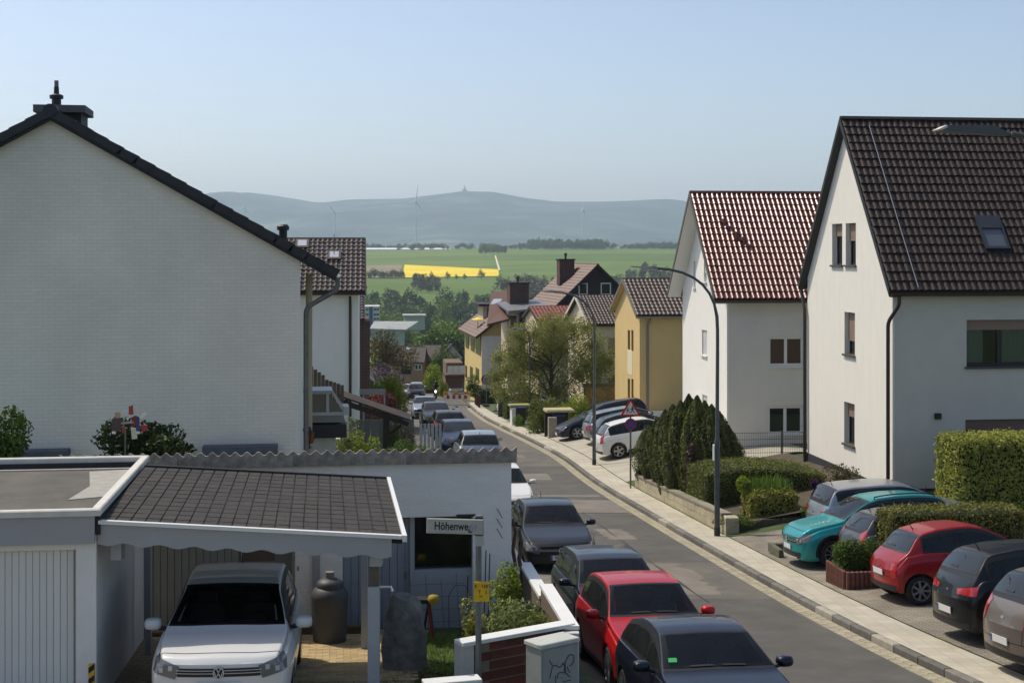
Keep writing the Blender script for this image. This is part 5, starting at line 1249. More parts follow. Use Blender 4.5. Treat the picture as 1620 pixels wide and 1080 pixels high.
car('white car half hidden by the garage wall corner in the street row', 'hatch', WHITE, *on_street(44.2, -.38), group=ST)
car('silver car whose roof shows above the corrugated garage roof', 'suv', SILVER, *on_street(56.3, -1.42, 1), group=ST, detail=1)
car('blue grey car just beyond the low silver roof', 'hatch', SB, *on_street(63.0, -2.45), group=ST, detail=1)
car('black hatchback seen from behind in the street row', 'hatch', BLACK, *on_street(71.6, -3.36, 1), group=ST, detail=1, emblem=False)
car('dark car facing us beyond the black hatchback', 'hatch', DGREY, *on_street(80.5, -4.42), group=ST, detail=1)
car('silver car facing us beyond the dark car', 'hatch', SILVER, *on_street(93.0, -5.85), group=ST, detail=1)
car('navy car standing at the bottom of the street left of the motorbike', 'suv', NAVY, *on_street(138, -9.5), group='cars at the bottom of the street', detail=0)
car('white car left behind the navy car at the bottom of the street', 'hatch', WHITE, *on_street(150, -11.6), group='cars at the bottom of the street', detail=0)
car('dark car with pale roof right behind the navy car', 'suv', paint('white_roof', 'c8cac8', .1), *on_street(156, -10.7), group='cars at the bottom of the street', detail=0)
car('white and blue car beyond the road works barrier', 'suv', WHITE, *on_street(150, -6.0), group='cars at the bottom of the street', detail=0)
u_ = (UR.x, UR.y, 0); PK = 'cars parked on the right hand forecourt'
car('dark red mini car parked with its tail to the pavement', 'mini', DRED, *on_yard(X(1395, 28) + 1.78 + .05, 28.55, u_), group=PK, rim=7, rimdk=True, rear='mini', front='mini')
car('black SUV with its tail to the pavement beside the dark red mini car', 'suv', BLACK, *on_yard(X(1500, 24.2) + 2.15, 24.55, u_), group=PK, rim=5, rimdk=True, rear='wide', clad=True)
car('taupe car cut off by the lower right picture corner', 'suv', TAUPE, *on_yard(X(1590, 21.3) + 2.15, 21.7, u_), group=PK, rear='tall', clad=True)
car('teal compact SUV with its nose to the pavement', 'suv', TEAL, *on_yard(X(1244, 33.2) + 2.1, 33.4, (-u_[0], -u_[1], 0)), group=PK, rails=True, clad=True, rim=10, emblem=True, sc=(.96, .98, .98))
car('small dark grey car tucked between the teal car and the box hedge', 'hatch', GREY, *on_yard(X(1327, 31.2) + 2.1, 31.5, u_), group=PK, rear='tall', sc=(.9, .95, 1.0))
car('silver grey estate behind the teal car, tail to the pavement', 'estate', SILVER, *on_yard(X(1286, 35.6) + 2.3, 35.9, u_), group=PK, sc=(1, 1, 1.1))
u3 = (UR3.x, UR3.y, 0); PY = 'cars parked in front of the yellow house'
car('white hatchback nearest in the yard before the yellow house', 'hatch', WHITE, *on_yard(X(945, 57.9) + 2.1, 58.2, u3), group=PY, rear='tall', detail=1)
car('black car between the two pale cars before the yellow house', 'hatch', BLACK, *on_yard(X(938, 60.8) + 2.1, 61.0, u3), group=PY, rear='std', detail=1)
car('white silver estate third in the yard before the yellow house', 'estate', SILVER, *on_yard(X(925, 63.6) + 2.3, 63.9, u3), group=PY, detail=1)
car('dark blue car with nose to the pavement before the yellow house', 'estate', NAVY, *on_yard(X(881, 67.3) + 2.3, 67.6, (-u3[0], -u3[1], 0)), group=PY, detail=1)
car('white car behind the hedge near the road works signs', 'estate', WHITE, *on_yard(X(790, 93) + 2.2, 93, u3), detail=0)
car('white car under the brown pergola roof', 'hatch', WHITE, *on_yard(X(580, 52), 52, (.98, .2, 0)), detail=1)
# the white hatchback in the carport stands on its own sloping drive
pc_ = on_yard(X(366, 17.9), 17.95, (.115, -1, 0), .035)
PRE['polo'] = dict(PRE['hatch'], top=[(0, .79), (.05, .87), (.3, .93), (.65, .97), (.98, 1.005), (1.08, 1.04)] + PRE['hatch']['top'][6:], belt=[(0, .775), (.5, .87), (1.1, .93)] + PRE['hatch']['belt'][3:], cowl=1.08)
car('white hatchback parked in the carport facing us', 'polo', WHITE, *pc_, group='parked cars', emblem=True, sc=(.945, .945, 1.0), hl=M_hl)
# ================================================================ plants
def leafmat(name, c, c2, tr=.35, vs=1.2): return mat('leaf_' + name, c, .6, .4, vs, 0, 0, col2=c2, transl=tr, spec=.35)
L_dark = leafmat('dark', '41551f', '243314'); L_mid = leafmat('mid', '5f7a28', '3a4f1a'); L_lime = leafmat('lime', '9aa52c', '6b7d20', .4); L_olive = leafmat('olive', '77802f', '55602a', .4)
L_thuja = mat('leaf_thuja', '6b7230', .6, .4, 2.5, 0, 0, col2='333c18', transl=.25, spec=.3, objvar=.25); L_hedge = leafmat('hedge', '7a7f34', '434d1f', .25, 2.0); L_ivy = leafmat('ivy', 'b0b050', '6c7830', .35, 2.5); L_redleaf = leafmat('red', '5a2420', '36120f', .25)
L_red2 = leafmat('bright_red', '9a3434', '6a2020', .3); L_purple = leafmat('purple', '6a5068', '483648', .25); L_brown = leafmat('brownish', '6a5c32', '4a4526', .3); L_var = leafmat('variegated', 'a3a86a', '56662c', .3, 6.0)
L_grass = leafmat('blade', '6f8a2c', '4a6420', .35); L_straw = leafmat('straw', 'a8a04c', '6f7a2a', .3, 4.0)
M_bark = mat('bark', '4a4034', .95, .3, 6, .5, 20)
def leaves(pts, nrm, size, up=0.0, asp=.55, rnd=.8, rng=RNG):
    """diamond leaf faces at pts, roughly facing nrm"""
    n = len(pts); r = rng.normal(size=(n, 3)); nn = nrm + r * rnd; nn /= np.linalg.norm(nn, axis=1, keepdims=True) + 1e-9
    t = rng.normal(size=(n, 3)) * (1 - up) + np.array([0, 0, 1.0]) * up * 2; t -= nn * np.sum(t * nn, 1, keepdims=True); t /= np.linalg.norm(t, axis=1, keepdims=True) + 1e-9
    b = np.cross(nn, t); s = size * rng.uniform(.6, 1.35, (n, 1)); L_ = t * s; W_ = b * s * asp
    return np.stack([pts - L_ * .5, pts + W_ * .5 - L_ * .05, pts + L_ * .5, pts - W_ * .5 - L_ * .05], 1)
def blob_leaves(blobs, n, size, shell=.35, rng=RNG, **kw):
    b = np.array(blobs, float); wts = (b[:, 3] * b[:, 4] + b[:, 4] * b[:, 5] + b[:, 3] * b[:, 5]); wts /= wts.sum()
    k = rng.choice(len(b), n, p=wts); d = rng.normal(size=(n, 3)); d /= np.linalg.norm(d, axis=1, keepdims=True)
    r = 1 - shell * rng.random((n, 1)) ** 1.5 + rng.normal(size=(n, 1)) * .05
    return leaves(b[k, :3] + d * r * b[k, 3:6], d, size, rng=rng, **kw)
def mk_blobs(rx, ry, h, z0, nb, sub=.42, rng=RNG, bias=0.0, dome=False):
    """uneven crown: sub-clumps scattered through an ellipsoid"""
    out = []
    for i in range(nb):
        d = rng.normal(size=3); d /= np.linalg.norm(d); q = rng.random() ** .45 * (1 - sub * .75); s = sub * rng.uniform(.6, 1.15)
        if dome:
            out.append((d[0] * q * rx, d[1] * q * ry, z0 + h * (.08 + abs(d[2]) * q * .95), s * rx, s * ry, s * h * .62)); continue
        out.append((d[0] * q * rx, d[1] * q * ry, z0 + h / 2 + d[2] * q * h / 2 + bias * abs(d[0]), s * rx, s * ry, s * h / 2 * 1.1))
    return out
def branches(mb, h, rx, ry, nb, r0, rng, lean=0, start=.25):
    mb.tube([(0, 0, -.15), (lean * .3, 0, h * .3), (lean * .6, .05, h * .62), (lean, 0, h * .9)], [r0, r0 * .8, r0 * .5, r0 * .12], 8)
    for i in range(nb):
        a = rng.uniform(0, 6.28); z = h * rng.uniform(start, .7); q = rng.uniform(.5, .9); c, s = math.cos(a), math.sin(a); ze = min(h * .97, z + h * rng.uniform(.1, .38))
        mb.tube([(0, 0, z), (c * rx * q * .4, s * ry * q * .4, z + (ze - z) * .55), (c * rx * q, s * ry * q, ze)], [r0 * .42, r0 * .25, r0 * .05], 6)
        for k in range(2):
            a2 = a + rng.uniform(-.8, .8); mb.tube([(c * rx * q * .4, s * ry * q * .4, z + (ze - z) * .55), (math.cos(a2) * rx * q * .9, math.sin(a2) * ry * q * .9, ze + rng.uniform(-.1, .25) * h * .4)], [r0 * .2, r0 * .04], 5)
def bush(name, label, cat, pos, rx, ry, h, n, size, m, nb=14, sub=.42, group=None, z0=0.05, stem=.04, rng=None, up=0.0, nbr=6, asp=.55, trunk_h=None, crown_z=None, rnd=.8):
    rng = rng or np.random.default_rng(sum(map(ord, label)))
    t = empty(name, pos, 0, label, cat, group)
    cz = crown_z if crown_z is not None else z0
    q = blob_leaves(mk_blobs(rx, ry, h - cz, cz, nb, sub, rng, dome=(cat != 'tree' and crown_z is None)), n, size, rng=rng, up=up, asp=asp, rnd=rnd); q[:, :, 2] = np.maximum(q[:, :, 2], .0)
    link('crown' if cat == 'tree' else 'foliage', quads_mesh('foliage', q), t, m)
    mb = MB(); branches(mb, h * (1 if cat == 'tree' else .7), rx * (1 if cat == 'tree' else .6), ry * (1 if cat == 'tree' else .6), nbr, stem, rng, start=.15 if cat != 'tree' else .3); mb.build('trunk' if cat == 'tree' else 'stem', M_bark, t, 50)
    return t
def hedge(name, label, pos, rz, lx, ly, h, n, size, m, round_=.12, group=None, core='222c14', top=None, up=0.0):
    """clipped hedge: solid twig core under leaves spread over its faces"""
    rng = np.random.default_rng(sum(map(ord, label))); t = empty(name, pos, rz, label, 'hedge', group)
    ar = np.array([lx * ly, lx * h, lx * h, ly * h, ly * h]); k = rng.choice(5, n, p=ar / ar.sum()); u = rng.random(n); v = rng.random(n)
    p = np.zeros((n, 3)); nn = np.zeros((n, 3))
    for f in range(5):
        s = k == f
        if f == 0: p[s] = np.stack([u[s] * lx, v[s] * ly, np.full(s.sum(), h)], 1); nn[s] = (0, 0, 1)
        elif f in (1, 2): p[s] = np.stack([u[s] * lx, np.full(s.sum(), 0 if f == 1 else ly), v[s] * h], 1); nn[s] = (0, -1 if f == 1 else 1, 0)
        else: p[s] = np.stack([np.full(s.sum(), 0 if f == 3 else lx), u[s] * ly, v[s] * h], 1); nn[s] = (-1 if f == 3 else 1, 0, 0)
    hm = top(p[:, 0], p[:, 1]) if top else 1.0
    p[:, 2] *= hm
    p += nn * rng.normal(size=(n, 1)) * size * .5; p += rng.normal(size=(n, 3)) * size * .25
    # rounded edges
    c = np.array([lx / 2, ly / 2, 0]); e = np.abs(p - c) / np.array([lx / 2, ly / 2, h]); two = np.sort(e, axis=1)[:, 1]; p = c + (p - c) * (1 - round_ * np.clip(two - .8, 0, 1)[:, None])
    link('foliage', quads_mesh('foliage', leaves(p, nn, size, up, .6, .65, rng)), t, m)
    co = MB(); i0 = max(.11, size); N = 12
    for i in range(N):
        xa = i0 + (lx - 2 * i0) * i / N; xb = i0 + (lx - 2 * i0) * (i + 1) / N; ha = h * (float(top(np.array([xa]), np.array([ly / 2]))[0]) if top else 1) - i0; hb = h * (float(top(np.array([xb]), np.array([ly / 2]))[0]) if top else 1) - i0
        co.prism([(xa, i0, -.2), (xb, i0, -.2), (xb, i0, hb), (xa, i0, ha)], (0, ly - 2 * i0, 0))
    co.build('twigs', mat('twig_core_' + core, core, .95), t)
    return t
# ---- thuja row beside the pavement
TH = 'thuja columns beside the pavement'
th = []
rng = np.random.default_rng(5)
tm = []
for v in range(3):
    n = 10000; z = rng.random(n) ** 1.05; a = rng.uniform(0, 6.28, n); rr = np.where(z < .3, .78 + .73 * z, 1.0) * (1 - (((z - .3) / .71).clip(0, 1)) ** 2.6) * (1 + .13 * np.sin(a * 5 + z * 9 + v) + .08 * np.sin(a * 11 + z * 23))
    p = np.stack([np.cos(a) * rr * .5, np.sin(a) * rr * .5, z], 1); d = np.stack([np.cos(a), np.sin(a), np.full(n, .35)], 1)
    p *= (1 - .18 * rng.random((n, 1)) ** 2) ** np.array([1, 1, 0])
    sz = np.array([1, 1, 1.0])
    q = leaves(p * np.array([1.0, 1.0, 2.6]), d, .065, .55, .55, .6, rng); tm.append(quads_mesh('foliage', q)); tm[-1].materials.append(L_thuja)
core = MB().lathe([(.30, .0), (.37, .6), (.36, 1.4), (.26, 2.0), (.03, 2.42)], 10).mesh('twigs'); core.materials.append(mat('twig_core_dark', '141b0c', .95))
names_ = ['first', 'second', 'third', 'fourth', 'fifth', 'sixth', 'seventh', 'eighth', 'ninth', 'tenth', 'eleventh', 'twelfth']
spots = [(1019, 49.5, 2.0, 672), (1032, 48.3, 2.2, 664), (1046, 47.2, 2.5, 648), (1058, 46.2, 2.6, 640), (1070, 45.3, 2.7, 634), (1083, 45.8, 2.9, 624), (1096, 44.6, 2.9, 626), (1108, 45.4, 2.8, 634), (1119, 44.2, 2.7, 640), (1130, 45.8, 2.6, 650), (1141, 46.0, 2.4, 668), (1150, 46.8, 2.1, 690)]
for i, (px_, D, h, pyt) in enumerate(spots):
    x = X(px_, D) + .14; zb = float(gz(x, D)) + .1; hh = Z(pyt, D) - zb
    t = empty('thuja', (x, D, zb), rng.uniform(0, 6), f'{names_[i]} thuja from the road sign in the dark green row beside the pavement', 'tree', TH)
    wq = 1.12 if 2 < i < 10 else 1.0
    for nm, me in (('crown', tm[i % 3]), ('trunk', core)):
        o = link(nm, me, t); o.scale = (wq, wq, hh / 2.6)
# brown dying patch in the row is a thinner dead column
xd, yd = X(1092, 43.9), 43.9
q = blob_leaves([(0, 0, 1.1, .22, .18, .7), (.05, 0, 1.7, .16, .15, .4)], 900, .09, rng=rng, up=.5); t = empty('dead_shrub', G(xd, yd), 0, 'dead brown shrub among the thuja columns', 'shrub')
link('foliage', quads_mesh('foliage', q), t, leafmat('dead', '5a4038', '3c2a26', .2)); MB().tube([(0, 0, 0), (0, 0, 1.6)], [.03, .01], 6).build('stem', M_bark, t)
# ---- big trapezoid hedge and the plants before it
hx0, hy0 = 5.78, 41.9
hb = float(gz(hx0 + 1, 41))
hedge('trapezoid_hedge', 'long clipped hedge with rounded top behind the lamp post', (hx0, hy0 - .3, Z(835, 41.7)), AL, 3.75, 2.3, Z(741, 41.7) - Z(835, 41.7), 34000, .055, L_hedge,
      top=lambda x, y: 1.0 - .30 * np.abs(x / 3.75 - .42) ** 2.0 * 1.4 + .05 * np.sin(y / 2.3 * 3.14) - .02)
hdg = bush('golden_shrub', 'small golden green shrub standing before the long clipped hedge', 'shrub', G(X(1178, 39.6), 39.6), .38, .35, 1.35, 900, .09, L_lime, 8, .5, crown_z=.65)
hedge('grass_hedge', 'low broad brown green clump with upright blades before the long hedge', G(X(1188, 39.2), 39.0), AL, X(1263, 39.2) - X(1188, 39.2), 1.0, .95, 6500, .07, L_straw, .3, up=.5)
rng = np.random.default_rng(8); n = 420; p = np.stack([rng.uniform(.05, 1.25, n), rng.uniform(.1, .8, n), rng.uniform(.9, 1.18, n)], 1)
t = empty('iris_blades', G(X(1188, 39.2), 39.1), AL, 'tall green blades rising from the broad clump before the long hedge', 'plant'); link('foliage', quads_mesh('blades', leaves(p, np.tile((0, -1.0, .1), (n, 1)), .42, .9, .08, .5, rng)), t, L_grass)
bush('ground_cover', 'low green ground cover on the retaining wall beside the lamp post', 'plant', G(X(1170, 38.7), 38.75, .1), .75, .4, .4, 1800, .06, L_mid, 12, .45)
bush('purple_flower', 'purple flowering plant right of the broad clump', 'plant', G(X(1288, 39.6), 39.6), .16, .16, .95, 260, .07, leafmat('violet', '5a1f5c', '3c123f', .3), 5, .6, crown_z=.6)
bush('leafy_plant', 'bright green leafy plant behind the silver estate nose', 'plant', G(X(1281, 38.8), 38.8), .35, .3, .55, 500, .1, L_grass, 7, .5)
bush('round_shrub', 'brown green shrub against the white house behind the silver estate', 'shrub', G(X(1336, 39.0), 39.4), .8, .6, 1.5, 4200, .07, L_brown, 18, .4)
# ---- hedges by the parked cars
hedge('ivy_hedge', 'tall bright green hedge in front of the white house on the right', (X(1512, 36.6), 36.3, Z(812, 36.6) - .2), AL, 4.2, 1.5, Z(694, 36.6) - Z(812, 36.6) + .2, 24000, .085, L_ivy, .15)
hedge('box_hedge', 'low brown green hedge running back behind the dark red mini car', G(X(1408, 30.0), 30.0), AL, 3.2, .9, 1.58, 14000, .06, leafmat('box', '8a8438', '4a5520', .3, 3.0), .2)
bush('lime_shrub', 'bright lime shrub at the end of the low hedge by the right picture edge', 'shrub', G(X(1606, 31.5), 31.6), .7, .6, 1.3, 1800, .1, L_lime, 12, .45)
bush('planter_shrub', 'dense green shrub growing in the reddish planter', 'shrub', G(X(1356, 30.2), 30.4, .25), .66, .5, 1.15, 7000, .06, L_mid, 20, .38)
# ---- foreground shrubs before the white gable house
bush('broad_shrub', 'broad dark leafy shrub behind the garage roof against the white gable wall', 'shrub', (X(222, 26), 26, Z(755, 26)), 1.3, .6, 1.36, 8000, .085, L_dark, 26, .32, z0=0)
bush('edge_shrub', 'green shrub at the left picture edge behind the garage roof', 'shrub', (X(-2, 25.5), 25.5, Z(755, 25.5)), .66, .5, 1.6, 4200, .085, L_mid, 16, .36, z0=0)
# ---- garden behind the low wall by the street sign
for i, (px_, D, py_, rx, h, n, s, m, lb) in enumerate([
    (805, 20.8, 965, .34, 1.0, 1500, .06, L_lime, 'yellow green shrub at the wall corner beside the dark grey hatchback'),
    (822, 19.9, 975, .46, .72, 3000, .05, L_dark, 'dark small leaved shrub behind the white coped garden wall'),
    (800, 19.2, 1000, .62, .78, 4200, .05, L_var, 'variegated shrub spilling over the brick garden wall'),
    (748, 19.0, 1000, .26, .72, 1300, .05, L_straw, 'pale feathery shrub left of the street sign post'),
    (848, 18.9, 1000, .34, .5, 1500, .05, L_olive, 'olive green low shrub in the garden wall corner')]):
    bush('garden_shrub', lb, 'shrub', (X(px_, D), D, max(float(gz(X(px_, D), D)), Z(py_, D) - .3) - .05), rx, rx * .8, h + .25, n, s, m, 14, .42, group='shrubs in the garden by the street sign')
bush('rose_bed', 'low reddish leaved bed at the foot of the white pillar', 'plant', G(X(705, 17.7), 17.8), .45, .3, .4, 1400, .05, L_red2 if False else L_brown, 12, .45)
rng = np.random.default_rng(3); n = 9000; px_ = rng.uniform(-1.75, .35, n); py_ = rng.uniform(17.2, 21.6, n)
p = np.stack([px_, py_, gz(px_, py_) + .02], 1); o = link('lawn_blades', quads_mesh('lawn', leaves(p, np.tile((0, -1.0, .3), (n, 1)), .07, .8, .16, .8, rng)), None, L_grass); tag(o, 'short bright lawn beside the grey boulder', 'grass', kind='stuff')
# ---- middle distance left: gardens by the pergola
for (px_, D, py_, rx, h, n, s, m, lb, cat, nm) in [
    (572, 40, 712, .7, .75, 2200, .08, L_lime, 'lime green low bushes behind the corrugated roof edge', 'shrub', 'garden_shrub'),
    (650, 42, 712, 1.0, .75, 2400, .08, L_mid, 'mixed green garden bed right of the pergola post', 'shrub', 'garden_shrub'),
    (545, 41, 705, .8, 1.0, 2000, .07, L_var, 'grey green shrub left of the pergola post', 'shrub', 'garden_shrub'),
    (622, 44, 706, .3, 1.1, 700, .07, L_mid, 'slim conical shrub beside the pergola post', 'shrub', 'garden_shrub'),
    (640, 46, 700, .7, 1.3, 900, .06, L_brown, 'bare brownish shrub at the garden fence by the street', 'shrub', 'garden_shrub'),
    (602, 82, 655, 1.7, 3.4, 5200, .13, L_mid, 'green bush beside the white house wall down the street', 'shrub', 'large_shrub'),
    (622, 80, 655, 1.1, 2.9, 3600, .12, L_lime, 'yellow green bush above the dark red shrub', 'shrub', 'large_shrub'),
    (615, 70, 668, .95, 1.75, 4200, .08, L_redleaf, 'round dark red shrub left of the parked cars', 'shrub', 'red_shrub'),
    (600, 72, 640, 1.0, 1.1, 900, .09, L_red2, 'thin bright red shrub behind the round dark red one', 'shrub', 'red_shrub'),
    (608, 108, 612, 2.4, 2.4, 3200, .16, L_purple, 'purple flowering bush in front of the terraced houses', 'shrub', 'lilac')]:
    bush(nm, lb, cat, (X(px_, D), D, Z(py_, D) - .6), rx, rx * .8, h + .6, int(n * 1.5), s, m, 18, .4)
bush('street_tree', 'brownish green tree behind the purple bush left of the terraced houses', 'tree', (X(605, 140), 140, CZ - 15.5), 3.9, 3.4, 7.6, 5200, .22, L_brown, 24, .32, crown_z=1.8, stem=.14)
# ---- big olive tree and shrubs on the right
rng = np.random.default_rng(21); D = 85; xt = X(872, D); zt = float(gz(xt, D)); hT = Z(498, D) - zt
t = empty('olive_tree', (xt, D, zt), 0, 'broad thin leaved tree with olive spring foliage beside the pavement', 'tree')
bl = [(X(px, D) - xt, rng.uniform(-1.5, 1.5), Z(py, D) - zt, r * .04, r * .04, r * .036) for px, py, r in ((783, 600, 18), (820, 530, 20), (845, 650, 26), (900, 640, 26), (945, 620, 22), (840, 580, 30), (870, 545, 30), (930, 575, 30), (800, 590, 24), (815, 560, 30), (830, 610, 30), (850, 530, 30), (860, 580, 36), (875, 515, 28), (890, 555, 36), (905, 520, 26), (915, 590, 34), (935, 545, 30), (950, 585, 28), (962, 570, 20), (795, 620, 20), (830, 640, 26), (880, 620, 30), (925, 515, 16), (790, 565, 16), (970, 600, 12))]
link('crown', quads_mesh('crown', blob_leaves(bl, 62000, .11, 1.0, rng=rng, rnd=1.3)), t, leafmat('spring', '9a9c50', '6c7438', .4, .8))
mb = MB(); branches(mb, hT * .96, 3.4, 2.2, 16, .14, rng, start=.12); mb.build('trunk', M_bark, t, 50)
for (px_, D, py_, rx, h, n, s, m, lb, cat, nm) in [
    (866, 73, 690, 1.15, 3.2, 6000, .10, L_olive, 'tall leafy shrub between the two bin enclosures', 'shrub', 'large_shrub'),
    (905, 76, 675, 1.25, 2.0, 4200, .10, L_lime, 'round yellow green shrub above the bin shelter', 'shrub', 'large_shrub'),
    (820, 79, 668, .5, .6, 700, .07, L_grass, 'small grass clump by the white bin box', 'plant', 'grass_clump'),
    (750, 125, 622, .95, 2.1, 1800, .13, L_mid, 'clipped green column beside the yellow block entrance', 'shrub', 'large_shrub'),
    (687, 160, 612, 1.6, 3.6, 2200, .17, L_lime, 'yellow green bush before the terraced houses', 'shrub', 'large_shrub'),
    (702, 165, 606, 2.2, 4.6, 3000, .18, L_mid, 'green tree before the gabled terraced house', 'tree', 'garden_tree'),
    (700, 140, 622, .8, 2.2, 1200, .13, L_lime, 'yellow bush beside the motorbike', 'shrub', 'large_shrub')]:
    bush(nm, lb, cat, (X(px_, D), D, Z(py_, D) - .3), rx, rx * .8, h + .3, int(n * 1.6), s, m, 18, .4)
hedge('garden_hedge', 'square clipped hedge beside the bins near the road works sign', G(X(800, 88), 88), .15, 1.9, 1.0, .95, 2600, .09, L_mid, .15)
hedge('entrance_hedge', 'dark hedge behind the railing at the road works', G(X(757, 118), 118), .15, 1.5, 1.2, 1.3, 1600, .11, L_dark, .15)
# ---- far trees: woods that read as one mass are joined, trees one can tell apart are things
def far_tree_quads(h, wd, rng, n=420, leaf=.085, thin=False):
    q = blob_leaves(mk_blobs(wd / 2, wd / 2, h * .92, h * .06, 12, .42, rng), n, leaf * h, .45, rng=rng, rnd=.6); return q
BASE = [far_tree_quads(1.0, w_, np.random.default_rng(40 + k), 420, .10) for k, w_ in enumerate((.7, .85, 1.0, .6, .8, .95))]
def wood(name, label, items, m):
    """items: (x, y, z, height, spread)"""
    out = []
    for x, y, z, h, s in items:
        b = BASE[RNG.integers(6)]; a = RNG.uniform(0, 6.28); c, s_ = math.cos(a), math.sin(a); Rm = np.array([[c, -s_, 0], [s_, c, 0], [0, 0, 1]])
        out.append((b @ Rm.T) * np.array([h * s, h * s, h]) + np.array([x, y, z]))
    return tag(link(name, quads_mesh(name, np.concatenate(out)), None, m), label, 'wood', kind='stuff')
def fz_(x, y): return float(CZ - drop(y)) if y < 300 else float(tz(x, y))
def scatter(n, px0, px1, D0, D1, h0, h1, s=1.0, seed=1):
    r = np.random.default_rng(seed); out = []
    for i in range(n):
        D = r.uniform(D0, D1); x = X(r.uniform(px0, px1), D); out.append((x, D, fz_(x, D) - .5, r.uniform(h0, h1), s * r.uniform(.9, 1.3)))
    return out
F_green = leafmat('far_green', '8a9a44', '40552a', .25, .05); F_dark = leafmat('far_dark', '566b33', '2b3d22', .2, .05); F_bare = leafmat('far_bare', '5f5a38', '3a4026', .2, .06)
wood('valley_wood', 'wood of mixed green trees in the valley bottom', scatter(90, 560, 800, 640, 860, 9, 16, 1.0, 2), F_dark)
wood('valley_wood', 'brownish spring wood on the slope right of the yellow field', scatter(110, 790, 1010, 820, 1080, 9, 15, 1.1, 3) + scatter(60, 980, 1130, 900, 1250, 9, 14, 1.1, 6), F_bare)
wood('valley_wood', 'fresh green trees in front of the valley wood', scatter(46, 640, 800, 380, 560, 9, 14, 1.1, 4) + scatter(40, 760, 1000, 420, 600, 9, 14, 1.1, 14), F_green)
wood('ridge_wood', 'line of trees along the horizon of the fields', scatter(150, 540, 1120, 2250, 2380, 6, 14, 1.5, 5) + scatter(80, 840, 960, 2250, 2350, 14, 22, 1.2, 7) + scatter(60, 990, 1120, 2250, 2400, 9, 16, 1.4, 9), F_dark)
def px_items(lst):
    out = []
    for px, py, hpx, s in lst:
        x, D = far_gp(px, py); out.append((x, D, float(tz(x, D)) - .5, hpx / F * D, s))
    return out
wood('field_copse', 'dark copse at the top of the field path', px_items([(760 + k * 3.3, 402 - (k % 3), 12 + (k * 7) % 5, 1.1) for k in range(13)]), F_dark)
wood('field_hedgerow', 'hedgerow trees below the ploughed field', px_items([(582 + k * 5.5, 441, 14 + (k * 5) % 6, 1.0) for k in range(11)]), F_dark)
wood('field_copse', 'grey green copse below the yellow field', px_items([(656 + (k * 7) % 40, 448 + (k * 5) % 20, 20, 1.0) for k in range(16)]), F_bare)
for px_, py_, hp, lb in ((708, 442, 13, 'leftmost round tree at the lower edge of the yellow field'), (722, 442, 9, 'second round tree at the lower edge of the yellow field'), (735, 442, 10, 'third round tree at the lower edge of the yellow field'), (761, 442, 17, 'tall round tree at the right end of the yellow field edge')):
    x, D = far_gp(px_, py_); h = hp / F * D; t = empty('field_tree', (x, D, float(tz(x, D))), 0, lb, 'tree', 'round trees at the yellow field')
    o = link('crown', quads_mesh('crown', BASE[2] * h), t, F_dark); MB().tube([(0, 0, -.5), (0, 0, h * .6)], [.3, .15], 6).build('trunk', M_bark, t)
fl = [(612, 470, 72, 520, F_green, 1.0, 'large pale willow in the valley behind the office block'), (588, 462, 60, 560, F_green, .9, 'tall pale tree left of the large willow'), (668, 474, 46, 560, F_dark, 1.1, 'round dark tree above the warehouse'), (700, 470, 44, 600, F_green, 1.1, 'round yellow green tree right of the dark one in the valley'), (640, 488, 40, 430, F_green, 1.2, 'broad light green tree behind the warehouse'), (612, 500, 30, 390, F_green, 1.3, 'low yellow green tree left behind the warehouse')]
for px_, pyt, hp, D, m, s, lb in fl:
    x = X(px_, D); zt_ = Z(pyt, D); zb = zt_ - hp / F * D; zg = fz_(x, D); h = zt_ - zg
    t = empty('valley_tree', (x, D, zg), 0, lb, 'tree', 'trees in the valley'); r = np.random.default_rng(int(px_)); w_ = hp / F * D * s
    link('crown', quads_mesh('crown', blob_leaves(mk_blobs(w_ / 2, w_ / 2, h * .95, h * .05, 18, .36, r), 1600, .9, .4, rng=r, rnd=.6)), t, m); MB().tube([(0, 0, -.5), (0, 0, h * .7)], [.4, .1], 6).build('trunk', M_bark, t)
# bright tree mass above the terraced houses
for i, (px_, pyt, D, rx, lb) in enumerate([(690, 516, 250, 4.5, 'left bright green tree above the terraced houses'), (715, 498, 262, 5.5, 'tall bright green tree above the terraced houses'), (742, 496, 270, 5.5, 'bright green tree left of the yellow block roof'), (665, 536, 240, 3.6, 'low bright green tree above the left terraced house'), (728, 525, 245, 4.5, 'dark green tree between the bright ones above the terraced houses')]):
    x = X(px_, D); zg = float(CZ - drop(D)); h = Z(pyt, D) - zg
    r = np.random.default_rng(60 + i); t = empty('valley_tree', (x, D, zg), 0, lb, 'tree', 'bright trees above the terraced houses')
    link('crown', quads_mesh('crown', blob_leaves(mk_blobs(rx, rx, h * .95, h * .05, 26, .3, r), 4200, .55, .4, rng=r, rnd=.6)), t, L_dark if i == 4 else leafmat('far_bright', '7f9636', '3d5520', .3, .15)); MB().tube([(0, 0, -.5), (0, 0, h * .7)], [.3, .08], 6).build('trunk', M_bark, t)
